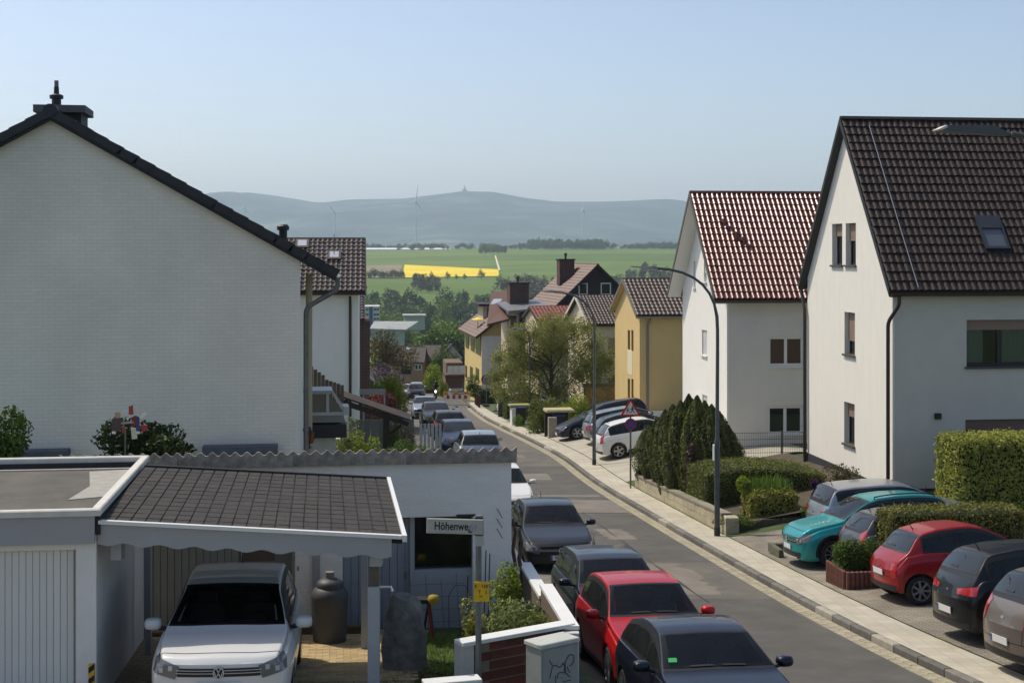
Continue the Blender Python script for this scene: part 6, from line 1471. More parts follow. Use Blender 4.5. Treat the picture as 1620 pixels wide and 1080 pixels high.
# ================================================================ garage, carport, garden
M_gwhite = mat('garage_white', 'dddcd6', .85, .07, 2, .25, 50); M_fascia = mat('fascia_grey', '9b9d9d', .6, .06, 2); M_coping = mat('coping_cream', 'c9c6bc', .6, .12, 6)
M_felt = mat('roof_felt', '625e56', .95, .35, 1.6, .5, 60, col2='4c4a45'); M_black = mat('black_edge', '1a1a1c', .7)
og = Vector((X(152, 16.8), 16.8, 0)); gtop = Z(803, 16.8); gbase = float(gz(og.x - 1, 16.8)) - .3
ga = empty('garage', (og.x, og.y, gbase), AL, 'flat roofed white garage at the lower left with ribbed door', 'garage')
gh = gtop - gbase; GL_ = 4.3; GW = 5.0
mb = MB(); wall_face(mb, (-GW, 0.02, 0), (1, 0, 0), 0, [(0, gh - .12), (GW, gh - .12)], [(GW - 3.6, GW - .24, 0.05, gh - .5)], .2)
mb.box(-.02 - .22, -.02, .24, GL_, 0, gh - .45); mb.box(-GW, -GW + .2, .24, GL_, 0, gh - .45); mb.box(-GW + .2, -.24, GL_ - .2, GL_, 0, gh - .45); mb.box(-GW, -.02, .03, GL_, gh - .42, gh - .2)
mb.build('wall', M_gwhite, ga)
MB().box(-GW, -.01, -.06, .0, gh - .42, gh - .085).build('fascia', M_fascia, ga)
MB().box(-.012, .05, -.02, GL_, gh - .32, gh - .07).build('painted_side_shade', M_black, ga)  # black strip puts the shade of the parapet's right face into colour
MB().box(-GW, -.12, .1, GL_ - .1, gh - .19, gh - .17).build('roof', M_felt, ga)
MB().prism([(-.75, GL_ - .4, gh - .166), (-.14, GL_ - .25, gh - .166), (-.14, 1.75, gh - .166), (-.62, 1.55, gh - .166), (-.52, 2.6, gh - .166)], (0, 0, .004)).build('felt_patch', mat('felt_pale', '9a978e', .9, .2, 6), ga)
cp = lambda *a: MB().bbox(*a, .015).build('coping', M_coping, ga)
cp(-GW, .06, -.09, .02, gh - .082, gh); cp(-.06, .06, .022, GL_ - .06, gh - .082, gh); cp(-GW, .06, GL_ - .058, GL_ + .05, gh - .082, gh)
MB().box(-GW, -.08, GL_ - .1, GL_ - .06, gh - .17, gh - .08).build('back_upstand', M_black, ga)
MB().box(-GW, -.14, GL_ - .22, GL_ - .11, gh - .168, gh - .155).build('gravel_strip', mat('felt_pale', '9a978e', .9), ga)
dor = MB().box(-3.6, -.24, .14, .2, .05, gh - .5).build('garage_door', mat('door_base', 'b3b5b0', .6), ga)
sl = MB().bbox(.003, .079, -.5, .5, 0, .014, .006).mesh('door_rib'); sl.materials.append(mat('door_rib', 'd3d4ce', .55, .04, 3, objvar=.03))
dh = gh - .58
for k in range(40):
    o = link('door_rib', sl, dor); o.matrix_local = Matrix.Translation((-3.52 + k * .081, .138, .06 + dh / 2)) @ Matrix.Rotation(R(90), 4, 'X') @ Matrix.Diagonal((1, dh, 1, 1))
MB().box(-.255, -.235, .1, .14, .05, gh - .5).build('door_gap', M_black, ga)
hz = MB().box(-.09, -.018, -.004, .019, .0, .95).build('warning_strip', mat('hazard_yellow', 'd6a813', .6), ga)
for k in range(7): MB().prism([(-.09, -.006, .02 + k * .135), (-.018, -.006, .075 + k * .135), (-.018, -.006, .145 + k * .135), (-.09, -.006, .09 + k * .135)], (0, .003, 0)).build('stripe', M_black, hz)
# drive under the carport
M_drive = brickmat('drive_paving', '9a8a6c', '8a7c62', '5f5645', .2, .1, .008, .9, .5, 'xy', .25, .5, 1.0)
gsheet('drive', lambda y: -9.0, lambda y: -1.3, 9, 22.3, .02, M_drive, 10)
drv = empty('drive_paving', (0, 0, 0)); drv['kind'] = 'structure'
pvm = MB().bbox(-.098, .098, -.048, .048, 0, .014, .005).mesh('paver'); pvm.materials.append(mat('paver', 'b6a078', .9, .25, 5, .35, 30, col2='a08a62', objvar=.2))
cnt = 0; uu = UR; 
for r_ in range(30):
    for c_ in range(10):
        q = Vector((X(474, 21.2), 21.3, 0)) + UR * (c_ * .2 + (r_ % 2) * .1 - .35) - VA * (r_ * .1)
        o = link('paver', pvm, drv); o.location = (q.x, q.y, float(gz(q.x, q.y)) + .022); sl_ = math.atan(float(gz(q.x, q.y + .5) - gz(q.x, q.y - .5))); o.rotation_euler = (sl_, 0, AL)
# carport
FL, FR, BL, BR = P(158, 823, 16.85), P(636, 847, 17.35), P(229, 738, 20.15), P(612, 757, 20.6)
cpt = empty('carport', (FL.x, FL.y, float(gz(-3, 17))), 0, 'grey carport with shingled roof and scalloped fascia beside the garage', 'carport')
O = Vector(cpt.location)
loc = lambda v: Vector(v) - O
def rp(u, v, dz=0): return loc(FL.lerp(FR, u).lerp(BL.lerp(BR, u), v)) + Vector((0, 0, dz))
dk = MB(); dk.prism([rp(0, 0, -.1), rp(1, 0, -.1), rp(1, 1, -.1), rp(0, 1, -.1)], (0, 0, .085)); deck = dk.build('roof_deck', mat('deck_felt', '2a2826', .95), cpt)
M_sh = mat('bitumen_shingle', '3f3c39', .95, .3, 9, .6, 120, col2='322f2d', objvar=.16)
nc, nr = 21, 14
for c_ in range(nc):
    for r_ in range(nr):
        u0, u1 = (c_ + .055) / nc, (c_ + .945) / nc; v0, v1 = (r_) / nr, (r_ + 1.06) / nr
        a, b, c, d = rp(u0, v0, .0), rp(u1, v0, .0), rp(u1, min(v1, 1), -.0025), rp(u0, min(v1, 1), -.0025)
        jz = random.uniform(0, .004)
        MB().add([a + Vector((0, 0, jz)), b + Vector((0, 0, jz)), c, d, a - Vector((0, 0, .011)), b - Vector((0, 0, .011)), c - Vector((0, 0, .004)), d - Vector((0, 0, .004))], [(0, 1, 2, 3), (4, 5, 1, 0), (5, 6, 2, 1), (7, 4, 0, 3)]).build('shingle', M_sh, deck)
MB().prism([rp(0, 0, -.03) + Vector((0, -.07, 0)), rp(1, 0, -.03) + Vector((0, -.07, 0)), rp(1, 0, -.03), rp(0, 0, -.03)], (0, 0, .045)).build('drip_edge', M_white, cpt)
MB().prism([rp(1.0, -.03, -.05), rp(1.015, -.03, -.05), rp(1.015, 1, -.05), rp(1.0, 1, -.05)], (0, 0, .08)).build('verge_strip', M_white, cpt)
MB().prism([rp(0, 1.0, -.05), rp(1, 1.0, -.05), rp(1, 1.015, -.05), rp(0, 1.015, -.05)], (0, 0, .075)).build('back_edge', M_black, cpt)
pts = [rp(0, 0, -.04) + Vector((-.02, -.03, 0)), rp(.965, 0, -.04) + Vector((0, -.03, 0))]
low = []
for k in range(61):
    u = .965 * (1 - k / 60); low.append(rp(u, 0, -.275 - .022 * math.sin(u * 3.75 / .42 * 6.283)) + Vector((0, -.03, 0)))
low[-1] += Vector((-.02, 0, 0))
MB().prism([pts[0], pts[1]] + low, (0, .035, 0)).build('fascia', M_fascia, cpt)
pz = lambda u, v: rp(u, v, -.1)
def post(u, v, w, m, zt=-.12, zb=None, name='post'):
    q = rp(u, v); MB().box(q.x - w / 2, q.x + w / 2, q.y - w / 2, q.y + w / 2, (float(gz(q.x + O.x, q.y + O.y)) - O.z - .1) if zb is None else zb, q.z + zt).build(name, m, cpt)
M_pg = mat('post_grey', '9da2a4', .6, .1, 4); M_pw = mat('post_timber', '5e5648', .8, .2, 6)
post(.907, .05, .115, M_pw, -.12, -.1); q = rp(.9, .05); 
MB().box(q.x - .045, q.x + .10, q.y - .1, q.y + .02, float(gz(q.x + O.x, q.y + O.y)) - O.z - .1, Z(930, 17.3) - O.z).build('post_sleeve', M_pg, cpt)
MB().box(q.x - .02, q.x + .13, q.y - .12, q.y + .1, q.z - .42, q.z - .3).build('bracket', M_fascia, cpt)
post(.905, .97, .09, M_pg); post(.02, .96, .09, M_pg)
MB().box(rp(.03, .05).x, rp(.03, .05).x + .13, rp(.03, .05).y - .05, rp(.03, .05).y + .1, rp(.03, 0).z - .5, rp(.03, 0).z - .26).build('bracket', M_fascia, cpt)
for v in (.2, .5, .8): MB().prism([rp(0, v, -.24), rp(.97, v, -.24), rp(.97, v, -.1), rp(0, v, -.1)], (0, .07, 0)).build('rafter', mat('deck_wood', '6a5a48', .9), cpt)
MB().tube([(q.x + .1, q.y - .05, Z(931, 17.3) - O.z), (q.x + .24, q.y - .05, Z(931, 17.3) - O.z), (q.x + .26, q.y - .05, Z(938, 17.3) - O.z)], .02, 8).build('rail_stub', mat('bright_wire', 'd0d0cc', .3, metal=.8), cpt)
# garden building with corrugated roof
oB = Vector((X(809, 22.3), 22.3, 0)); zT = Z(714, 22.3); bB = zT - 3.1; BW = 6.4
gb = empty('garden_building', (oB.x, oB.y, bB), AL, 'white garage building with weathered corrugated roof edge behind the carport', 'building')
fxb = lambda px, y=22.2: (X(px, y) - oB.x) / UR.x; zbl = lambda py, D=22.1: Z(py, D) - bB
mb = MB(); H = zT - bB
pt, _ = wall_face(mb, (-BW, 0, 0), (1, 0, 0), 0, [(0, H), (BW, H)], [(BW + fxb(545), BW + fxb(748), zbl(1010), zbl(818)), (BW + fxb(241), BW + fxb(472), zbl(1010), zbl(846, 21.6))], .28)
mb.poly([(0, 0, 0), (0, 3.2, 0), (0, 3.2, H - .75), (0, 0, H)]); mb.poly([(0, 3.2, 0), (-BW, 3.2, 0), (-BW, 3.2, H - .75), (0, 3.2, H - .75)])
mb.build('wall', mat('painted_masonry', 'e9e6dc', .9, .08, 1.2, .5, 14, stretch=(1, 1, 4)), gb)
# recess: grey boarded door, dark window with white panel
M_gp = mat('grey_boards', '8a9198', .7, .1, 3, objvar=.05)
dr = MB().box(fxb(545), fxb(655), .2, .26, zbl(1010), zbl(820)).build('boarded_door', mat('grey_backing', '5a6066', .8), gb)
k = 0; xx_ = fxb(546)
while xx_ < fxb(648):
    MB().box(xx_, xx_ + .115, .18 - .004 * (k % 2), .2, zbl(1008), zbl(823)).build('board', M_gp, dr); xx_ += .123; k += 1
MB().box(fxb(641), fxb(644.5), .14, .18, zbl(918), zbl(908)).build('handle', M_zinc, dr)
MB().box(fxb(650), fxb(657), .1, .2, zbl(1010), zbl(819)).build('door_post', M_fascia, gb)
wn = MB().box(fxb(657), fxb(748), .2, .26, zbl(903), zbl(819)).build('window', M_dkfr, gb); MB().box(fxb(659), fxb(746), .17, .2, zbl(900), zbl(823)).build('pane', mat('dark_pane', (.008, .011, .008), .06), wn)
MB().box(fxb(657), fxb(748), .12, .25, zbl(1010), zbl(904)).build('window_apron', mat('grey_apron', '9da2a5', .8, .06, 2), gb)
# left recess: ribbed door, brown window, side door
d2 = MB().box(fxb(243), fxb(388), .2, .26, zbl(1010), zbl(850, 21.6)).build('ribbed_door', mat('grey_backing2', '5f6260', .8), gb)
k = 0; xx_ = fxb(245)
while xx_ < fxb(385): MB().box(xx_, xx_ + .1, .17, .2, zbl(1008), zbl(851, 21.6)).build('board', mat('grey_boards2', '84867f', .7, .1, 3, objvar=.05), d2); xx_ += .11
d3 = MB().box(fxb(390), fxb(466), .2, .26, zbl(1010), zbl(850, 21.6)).build('side_door', mat('green_grey_door', '6d736c', .6), gb); MB().box(fxb(393), fxb(440), .17, .2, zbl(884), zbl(862)).build('pane', mat('brown_pane', '4a4036', .4), d3)
MB().box(fxb(498), fxb(510), -.04, .0, zbl(1010), zbl(868)).build('pilaster', M_fascia, gb)
MB().box(fxb(475.5), fxb(477.5), -.015, .0, zbl(897), zbl(890)).build('switch', M_zinc, gb)
MB().box(fxb(200), fxb(488), -.045, .0, H - .14, H - .02).build('painted_shade_strip', M_black, gb)  # dark strip painting in the shade below the corrugated edge
MB().box(fxb(722), fxb(752), -.02, .0, zbl(819), zbl(815)).build('lintel_strip', M_dkfr, gb)
# corrugated roof: sheets of five waves each
M_fc = mat('fibre_cement', 'a79f90', .95, .5, 7, .6, 40, col2='6a655b', objvar=.12); pitch = .177; nw = 5
shp = []
for k in range(nw * 8 + 1): shp.append((k / 8 * pitch, .03 * math.cos(k / 8 * 2 * math.pi)))
mb = MB()
fr_ = [(x, -.1, z + .05) for x, z in shp]; bk = [(x, 3.3, z + .05 - .8) for x, z in shp]
mb.add(fr_ + bk, [(i, i + 1, len(shp) + i + 1, len(shp) + i) for i in range(len(shp) - 1)])
mb.prism([(x, -.1, z + .05) for x, z in shp] + [(nw * pitch - .004, -.1, -.165), (0, -.1, -.165)], (0, .05, 0))
sm = mb.mesh('roof_sheet'); sm.materials.append(M_fc)
for k in range(8):
    o = link('roof_sheet', sm, gb); o.location = (.08 - (k + 1) * nw * pitch, random.uniform(-.012, .012), H + random.uniform(.0, .012))
# timber edge at the end of the drive
te = empty('timber_edging', (X(476, 21.55), 21.5, float(gz(-3, 21.5))), AL, 'low brown timber edging at the end of the carport drive', 'edging')
for k in range(4): MB().bbox(-2.5 + k * .93, -1.6 + k * .93 + .02, -.05, .05, -.1, .13, .01).build('plank', mat('edging_wood', '5a4a38', .85, .25, 6, objvar=.15), te)
# rain barrel
rb = empty('rain_barrel', G(X(521, 20.9), 20.95, .02), 0, 'dark grey rain barrel with narrow lid at the end of the drive', 'barrel')
hB = Z(905, 20.9) - rb.location.z
pr = [(.0, 0), (.24, 0), (.25, .04), (.262, .28), (.275, .56), (.285, .60), (.275, .64), (.24, .70), (.19, .73)]
M_bar = mat('barrel_plastic', '3f4143', .55, .1, 4)
MB().lathe([(a, b * hB / .92) for a, b in pr], 30).build('body', M_bar, rb, 40)
MB().lathe([(a, b * hB / .92) for a, b in [(.20, .72), (.205, .76), (.18, .80), (.12, .83), (.07, .84), (.0, .84)]], 30).build('lid', M_bar, rb, 40)
MB().lathe([(a, b * hB / .92) for a, b in [(.068, .835), (.068, .92), (.0, .92)]], 20).build('cap', mat('barrel_cap', '77756e', .6), rb, 40)
# standing boulder
bo = empty('boulder', G(X(638, 19.3), 19.3, -.05), 0, 'tall grey standing boulder with pale weathered top on the lawn', 'boulder')
rng = np.random.default_rng(9); vs = []; fs = []; NU, NV = 28, 22
for j in range(NV + 1):
    v = j / NV; z = v * 1.06; wd = .30 * (1.0 - .42 * v ** 2.2) * (1 if v < .96 else .86); sh = .035 * v
    for i in range(NU):
        a = 2 * math.pi * i / NU; rr = wd * (1 + .10 * math.sin(2 * a + v * 2) + .05 * math.sin(5 * a + 7 * v) + .03 * math.sin(9 * a - 11 * v)); rr *= 1 - .03 * rng.random()
        vs.append((rr * math.cos(a) + sh, rr * .75 * math.sin(a), z + (.04 * math.cos(a - 2.3) if v > .9 else 0)))
for j in range(NV):
    for i in range(NU): fs.append((j * NU + i, j * NU + (i + 1) % NU, (j + 1) * NU + (i + 1) % NU, (j + 1) * NU + i))
fs.append(tuple(NV * NU + i for i in range(NU)))
me = bpy.data.meshes.new('stone'); me.from_pydata(vs, [], fs); me.polygons.foreach_set('use_smooth', [True] * len(fs)); me.set_sharp_from_angle(angle=R(40))
link('stone', me, bo, mat('boulder_stone', '85847c', .95, .45, 6, 1.0, 12, col2='55544d'))
# garden walls: brick front with white coping, rendered side wall stepping down the street
M_brick = mat('red_brick', '6e3a2b', .9, .3, 8, .5, 60, col2='532a20', objvar=.18); M_mort = mat('mortar', '7d7064', .95, .2, 8); M_wc = mat('white_coping', 'd4d4d0', .6, .06, 3); M_wr = mat('wall_render', 'bdbab2', .9, .15, 3, .3, 40)
fa = P(733, 1018, 17.3); fb = P(906, 987.5, 18.2); dv = Vector((fb.x - fa.x, fb.y - fa.y, 0)); lnw = dv.length; ang = math.atan2(dv.y, dv.x); zb_ = -.25
fw = empty('brick_wall', (fa.x, fa.y, zb_), ang, 'red brick garden wall with white coping behind the grey cabinet', 'wall'); ht = fa.z - zb_
MB().box(.16, lnw - .06, .03, .2, 0, ht - .03).build('core', M_mort, fw)
bkm = MB().bbox(-.114, .114, 0, .09, -.052, .052, .004).mesh('brick'); bkm.materials.append(M_brick)
for r_ in range(11):
    zc = ht - .09 - r_ * .124; x0 = .17 + (.0 if r_ % 2 else .12)
    if r_ % 2 == 0: o = link('brick', bkm, fw); o.location = (.222, .018, zc); o.scale = (.44, 1, 1)
    c_ = 0
    while x0 + .236 + c_ * .24 < lnw - .05:
        o = link('brick', bkm, fw); o.location = (x0 + .12 + (.11 if r_ % 2 == 0 else .0) + c_ * .24, .018 + random.uniform(-.003, .003), zc); c_ += 1
MB().bbox(-.02, lnw + .02, -.03, .19, ht - .028, ht + .02, .006).build('coping', M_wc, fw)
MB().box(0, .155, -.0, .22, 0, ht - .03).build('pillar', M_wr, fw)
pf = P(680, 1081, 16.4)
lw_ = empty('low_wall', (pf.x, pf.y, pf.z - .5), .28, 'low white coped wall piece at the bottom beside the white pillar', 'wall')
MB().box(0, .62, .02, .2, 0, .46).build('core', M_mort, lw_); MB().bbox(-.05, .64, 0, .22, .462, .5, .006).build('coping', M_wc, lw_)
for r_ in range(3):
    for c_ in range(3):
        if (r_ + c_) % 4 != 3: o = link('brick', bkm, lw_); o.location = (.12 + c_ * .21, .0, .39 - r_ * .124); o.scale = (.85, .6, 1)
def wx(D): return float(kerbx(D)) - RW - .42
sw_ = empty('side_wall', (0, 0, 0), 0, 'stepped rendered garden wall with white coping along the parked cars', 'wall')
secs = [(18.15, 20.4, 1.30), (20.45, 22.6, 1.12), (22.65, 25.5, .93), (25.55, 29.0, .7)]
M_side = mat('wall_pebble', '7a6a58', .95, .4, 14, .6, 60, col2='5c5044')
for y0, y1, zt in secs:
    a, b = wx(y0), wx(y1)
    MB().prism([(a - .15, y0, -2), (a, y0, -2), (b, y1, -2), (b - .15, y1, -2)], (0, 0, zt + 2 - .05)).build('wall_section', M_side, sw_)
    MB().prism([(a - .17, y0 - .02, zt - .048), (a + .02, y0 - .02, zt - .048), (b + .02, y1 + .02, zt - .048), (b - .17, y1 + .02, zt - .048)], (0, 0, .05)).build('coping', M_wc, sw_)
MB().box(wx(18.15) - .19, wx(18.15) + .01, 18.0, 18.149, -.3, 1.24).build('end_pillar', M_wr, sw_)
# old twisted fence posts by the wall
for px_, D, t0, t1, lb in ((814, 23.2, 820, 900, 'left twisted wooden stake by the garage corner'), (824, 22.4, 838, 910, 'right twisted wooden stake by the garage corner')):
    b = P(px_, t1, D); e = empty('wooden_stake', b - Vector((0, 0, .3)), 0, lb, 'stake', 'stakes by the garage corner'); h = Z(t0, D) - Z(t1, D) + .3
    MB().tube([(0, 0, 0), (.02, 0, h * .3), (-.03, .01, h * .55), (.015, 0, h * .8), (-.03, 0, h)], [.035, .032, .034, .028, .02], 8).build('shaft', mat('stake_wood', '5a4436', .9, .4, 12), e, 60)
# street name sign and hydrant plate on one post
sp = empty('street_sign', (X(757, 17.0), 17.0, -.1), 0, 'street name sign Höhenweg on a grey post with yellow plate', 'sign')
zs = lambda py: Z(py, 17.0) + .1
M_post = mat('galvanised', '6f7474', .45, .25, 5, metal=.5)
MB().tube([(0, 0, 0), (0, 0, zs(815))], .038, 14).build('post', M_post, sp, 50)
xs_ = lambda px: X(px, 17.0) - X(757, 17.0)
pl = MB().bbox(-.345, .345, -.092, .092, 0, .02, .008).mesh('name_plate'); plo = link('name_plate', pl, sp, mat('sign_white', 'a8a89f', .45, .12, 8)); plo.matrix_local = Matrix.Translation((xs_(720), -.075, zs(830))) @ Matrix.Rotation(R(90), 4, 'X') @ Matrix.Rotation(R(-1.5), 4, 'Z')
tx = text_mesh('Höhenweg', .135, condense=.78); to = link('lettering', tx, plo, M_ink); to.location = (-.02, 0, .0215)
st = MB().lathe([(.0, .0235), (.052, .0235), (.052, .0225)], 24).build('sticker', mat('sticker_pink', 'b5a0a6', .5, .3, 30, col2='7f8590'), plo); st.location = (.225, -.004, 0)
MB().box(xs_(750), xs_(765), -.06, .045, zs(845), zs(817)).build('clamp', M_post, sp)
for py_ in (818, 842): MB().box(xs_(752), xs_(764), -.066, .05, zs(py_ + 2), zs(py_ - 2)).build('band', M_black, sp)
MB().box(xs_(752), xs_(766), -.05, .05, zs(862), zs(846)).build('sleeve', mat('sleeve_grey', 'a9aaa6', .5), sp)
yp = MB().box(xs_(750), xs_(774), -.065, -.05, zs(949), zs(918)).build('yellow_plate', mat('plate_yellow', 'd9ac12', .5, .15, 12), sp)
for s_, px_, py_, sz in (('E', 753, 925, .055), ('150', 767, 925, .055), ('T', 759, 934, .06), ('2', 769, 934.5, .05), ('H', 761, 941, .05)):
    m_ = text_mesh(s_, sz); m_.transform(Matrix.Translation((xs_(px_), -.067, zs(py_))) @ Matrix.Rotation(R(90), 4, 'X')); link('lettering', m_, yp, M_ink)
# grey street cabinet with scribble
c0 = P(856, 1020, 16.6); c1 = P(915.4, 1007, 16.95); c3 = P(818.7, 1016, 16.72)
cb_ang = math.atan2(c1.y - c0.y, c1.x - c0.x); cw = math.hypot(c1.y - c0.y, c1.x - c0.x); cd = math.hypot(c3.x - c0.x, c3.y - c0.y)
cb = empty('street_cabinet', (c0.x, c0.y, .0), cb_ang, 'pale grey street cabinet with black scribble in front of the brick wall', 'cabinet'); hc = c0.z
M_cab = mat('cabinet_grey', '8f918a', .6, .14, 5, .15, 40)
MB().bbox(.008, cw - .008, .008, cd, 0, hc - .055, .006).build('body', M_cab, cb); MB().bbox(-.012, cw + .012, -.012, cd + .015, hc - .05, hc, .01).build('lid', mat('cabinet_lid', 'b3b4ac', .6, .1, 5), cb)
MB().box(.03, cw - .02, .0, .0075, .05, hc - .075).build('door', M_cab, cb)
gr = MB()
for S_ in ([(830, 640), (850, 700), (880, 750), (850, 900), (830, 990)], [(900, 750), (960, 745), (990, 775), (1030, 775), (1060, 740), (1085, 695)], [(1085, 695), (1110, 760), (1110, 850), (1130, 870)], [(1130, 870), (1120, 740), (1140, 650), (1190, 560), (1245, 540), (1290, 570), (1285, 660), (1250, 730), (1205, 755)],
           [(1160, 770), (1190, 850), (1215, 890)], [(980, 990), (985, 920), (1020, 880), (1090, 885), (1150, 900), (1180, 940), (1220, 965)], [(940, 940), (945, 1080)], [(1090, 1050), (1150, 1045), (1230, 1030)], [(1052, 975), (1060, 985)]):
    p_ = cr(S_, len(S_) * 5); q_ = []
    for a, b in p_:
        u = (a - 670) / 715 * cw; q_.append((u, -.003, hc - (b - (360 - 155 * u / cw)) / 1590))
    gr.tube(q_, .0055, 5)
gr.build('scribble', mat('marker', '2b2530', .6), cb)
# garden odds and ends under the window
tr = empty('wire_trellis', G(X(700, 21.6), 21.65), AL, 'thin wire trellis leaning under the dark window', 'trellis'); mb = MB()
for k in range(4): mb.tube([(-.45 + k * .24, 0, 0), (-.5 + k * .24, .1, .85 + .08 * (k % 2))], .004, 5)
for k in range(4): mb.tube([(-.5, .03 + k * .02, .2 + k * .19), (.35, .03 + k * .02, .2 + k * .19)], .003, 5)
mb.tube([(.1, 0, 0), (.1, .05, .6), (.2, .06, .75), (.35, .06, .75), (.44, .05, .6), (.44, 0, 0)], .007, 6); mb.build('wires', mat('wire_dark', '4a4e50', .6), tr)
tb = empty('tool_caddy', G(X(672, 20.9), 21.0), 0, 'black garden seat with yellow glove beside the boulder', 'garden tool'); MB().box(-.16, .1, -.1, .12, .62, .68).tube([(-.1, 0, .62), (-.02, 0, 0)], .02, 6).tube([(.05, 0, .62), (-.05, .1, 0)], .02, 6).build('frame', M_black, tb)
MB().tube([(.06, -.05, .6), (.12, -.05, .1)], .03, 8).build('handle', mat('tool_red', '6a2a1c', .7), tb); MB().lathe([(0, .76), (.07, .74), (.09, .68), (.06, .62), (0, .62)], 12, c=(.13, -.08, 0)).build('glove', mat('glove_yellow', 'a08a2a', .8), tb, 60)
ro = empty('garden_canes', G(X(762, 21.3), 21.4), 0, 'thin dark garden canes leaning at the white wall behind the sign post', 'cane'); 
for k, (a, b) in enumerate(((-.25, .9), (.03, 1.3), (.09, 1.25))): MB().tube([(a, 0, 0), (a + .03, .25, b)], .009, 5).build('cane', M_black, ro)
wb_ = empty('wire_brackets', (X(792, 22.25), 22.2, Z(830, 22.2)), 0, 'slanting wire brackets on the white garage wall corner', 'wire'); mb = MB()
for k in range(3): mb.tube([(-.06, 0, .26 - k * .16), (.03, -.05, .12 - k * .16)], .008, 5)
mb.build('wire', M_zinc, wb_)
# wooden whirligig with sawing figures on a pole behind the garage
wg_ = empty('whirligig', P(200, 722, 24.5), 0, 'painted wooden whirligig with two figures and red blades on a pole', 'whirligig'); zw = lambda py: Z(py, 24.5) - Z(722, 24.5); xw = lambda px: X(px, 24.5) - X(200, 24.5)
MB().tube([(xw(198), 0, -.3), (xw(198), 0, zw(676))], .012, 8).build('pole', M_zinc, wg_)
def board(nm, pp, c, y=0.0): MB().prism([(xw(a), y, zw(b)) for a, b in pp], (0, .025, 0)).build(nm, mat('board_' + c, c, .6), wg_)
board('beam', [(192, 668), (212, 666), (212, 669), (192, 671)], '8a8a86', -.02)
board('figure', [(177, 663), (184, 657), (191, 661), (191, 680), (183, 684), (177, 682)], '4a3a36', 0); board('face', [(181, 652), (188, 651), (191, 656), (189, 661), (183, 661)], 'a58a70', -.005); board('boot', [(177, 682), (183, 682), (183, 686), (177, 686)], 'd0d0ca', -.005)
board('figure', [(208, 660), (214, 657), (220, 660), (221, 684), (216, 684), (214, 672), (208, 674)], '2f3c6a', 0); board('vest', [(209, 660), (216, 658), (216, 672), (209, 673)], '7a2420', -.008); board('boot', [(216, 682), (221, 682), (221, 686), (216, 686)], 'd0d0ca', -.005)
board('blade', [(203, 656), (203, 643), (209, 641), (210, 656)], 'a03028', .03); board('blade', [(219, 659), (228, 652), (231, 656), (222, 663)], 'd5d2ca', .03); board('blade', [(222, 672), (232, 673), (233, 681), (223, 683)], '93302a', .03); board('blade', [(206, 677), (215, 677), (216, 694), (208, 695)], 'c9c2a8', .03); board('blade', [(192, 676), (199, 676), (197, 684), (192, 686)], '93302a', .03)
# planter with palisade edging, tyre stop by the teal car
pe = empty('planter', G(X(1334, 30.0), 29.75, -.1), AL, 'low planter edged with reddish brown palisades before the dark red mini car', 'planter')
pm_ = MB().lathe([(.0, .5), (.035, .5), (.05, .485), (.05, 0)], 8).mesh('palisade', 40); pm_.materials.append(mat('palisade', '6a4438', .9, .3, 8, .3, 40, objvar=.2))
for k in range(11): o = link('palisade', pm_, pe); o.location = (.05 + k * .1, 0, 0)
for k in range(11): o = link('palisade', pm_, pe); o.location = (.0, .1 + k * .1, 0)
MB().box(.02, 1.1, .02, 1.2, 0, .44).build('soil', mat('soil', '3a2f22', .95, .3, 8), pe)
bs = empty('concrete_kerb', G(X(1230, 34.5), 34.3), AL, 'short mossy concrete block beside the teal car nose', 'kerb'); MB().bbox(0, .12, 0, .9, 0, .22, .02).bbox(.121, .6, .75, .9, 0, .21, .02).build('block', mat('mossy_concrete', '5c5c48', .95, .35, 8), bs)
# ================================================================ street furniture, signs, far things, haze
# retaining wall of the thuja bed
rw_ = empty('retaining_wall', (0, 0, 0), 0, 'low sandy block retaining wall along the pavement under the thuja row', 'wall')
M_rw = mat('retaining_block', 'a39a80', .95, .25, 6, .4, 40, objvar=.1); M_rc = mat('retaining_cap', '837c6c', .95, .25, 6, objvar=.1)
y = 38.9; k = 0
while y < 49.2:
    a = float(kerbx(y)) + 1.06; b = float(kerbx(y + .6)) + 1.06; z0 = CZ - float(drop(y)); z1 = CZ - float(drop(y + .6)); h = .42 + .1 * (49.2 - y) / 10
    for lv in range(2):
        hh0 = .1 + lv * (h / 2); off = random.uniform(0, .012)
        MB().prism([(a + off, y + .006, z0 + hh0), (b + off, y + .594, z1 + hh0), (b + .25, y + .594, z1 + hh0), (a + .25, y + .006, z0 + hh0)], (0, 0, h / 2 - .008)).build('block', M_rw, rw_)
    MB().prism([(a - .02, y + .004, z0 + .1 + h), (b - .02, y + .596, z1 + .1 + h), (b + .28, y + .596, z1 + .1 + h), (a + .28, y + .004, z0 + .1 + h)], (0, 0, .06)).build('cap', M_rc, rw_); y += .6
pz = MB().bbox(float(kerbx(38.6)) + 1.05, float(kerbx(38.6)) + 1.42, 38.45, 38.85, CZ - float(drop(38.6)), CZ - float(drop(38.6)) + .62, .02).build('end_pier', M_rw, rw_)
x0 = float(kerbx(38.6)) + 1.44
fr2 = empty('bed_wall', (x0, 38.6, CZ - float(drop(38.6))), AL, 'low dark concrete wall of the plant bed facing the teal car', 'wall')
for k in range(4): MB().bbox(k * .62, k * .62 + .61, 0, .15, 0, .5 + .03 * k, .012).build('block', mat('bed_concrete', '55503f', .95, .35, 6, objvar=.12), fr2)
vs_ = [(x0 - .3, 38.7), (x0 + 3.4, 39.1), (x0 + 3.0, 41), (x0 - 1, 44)]
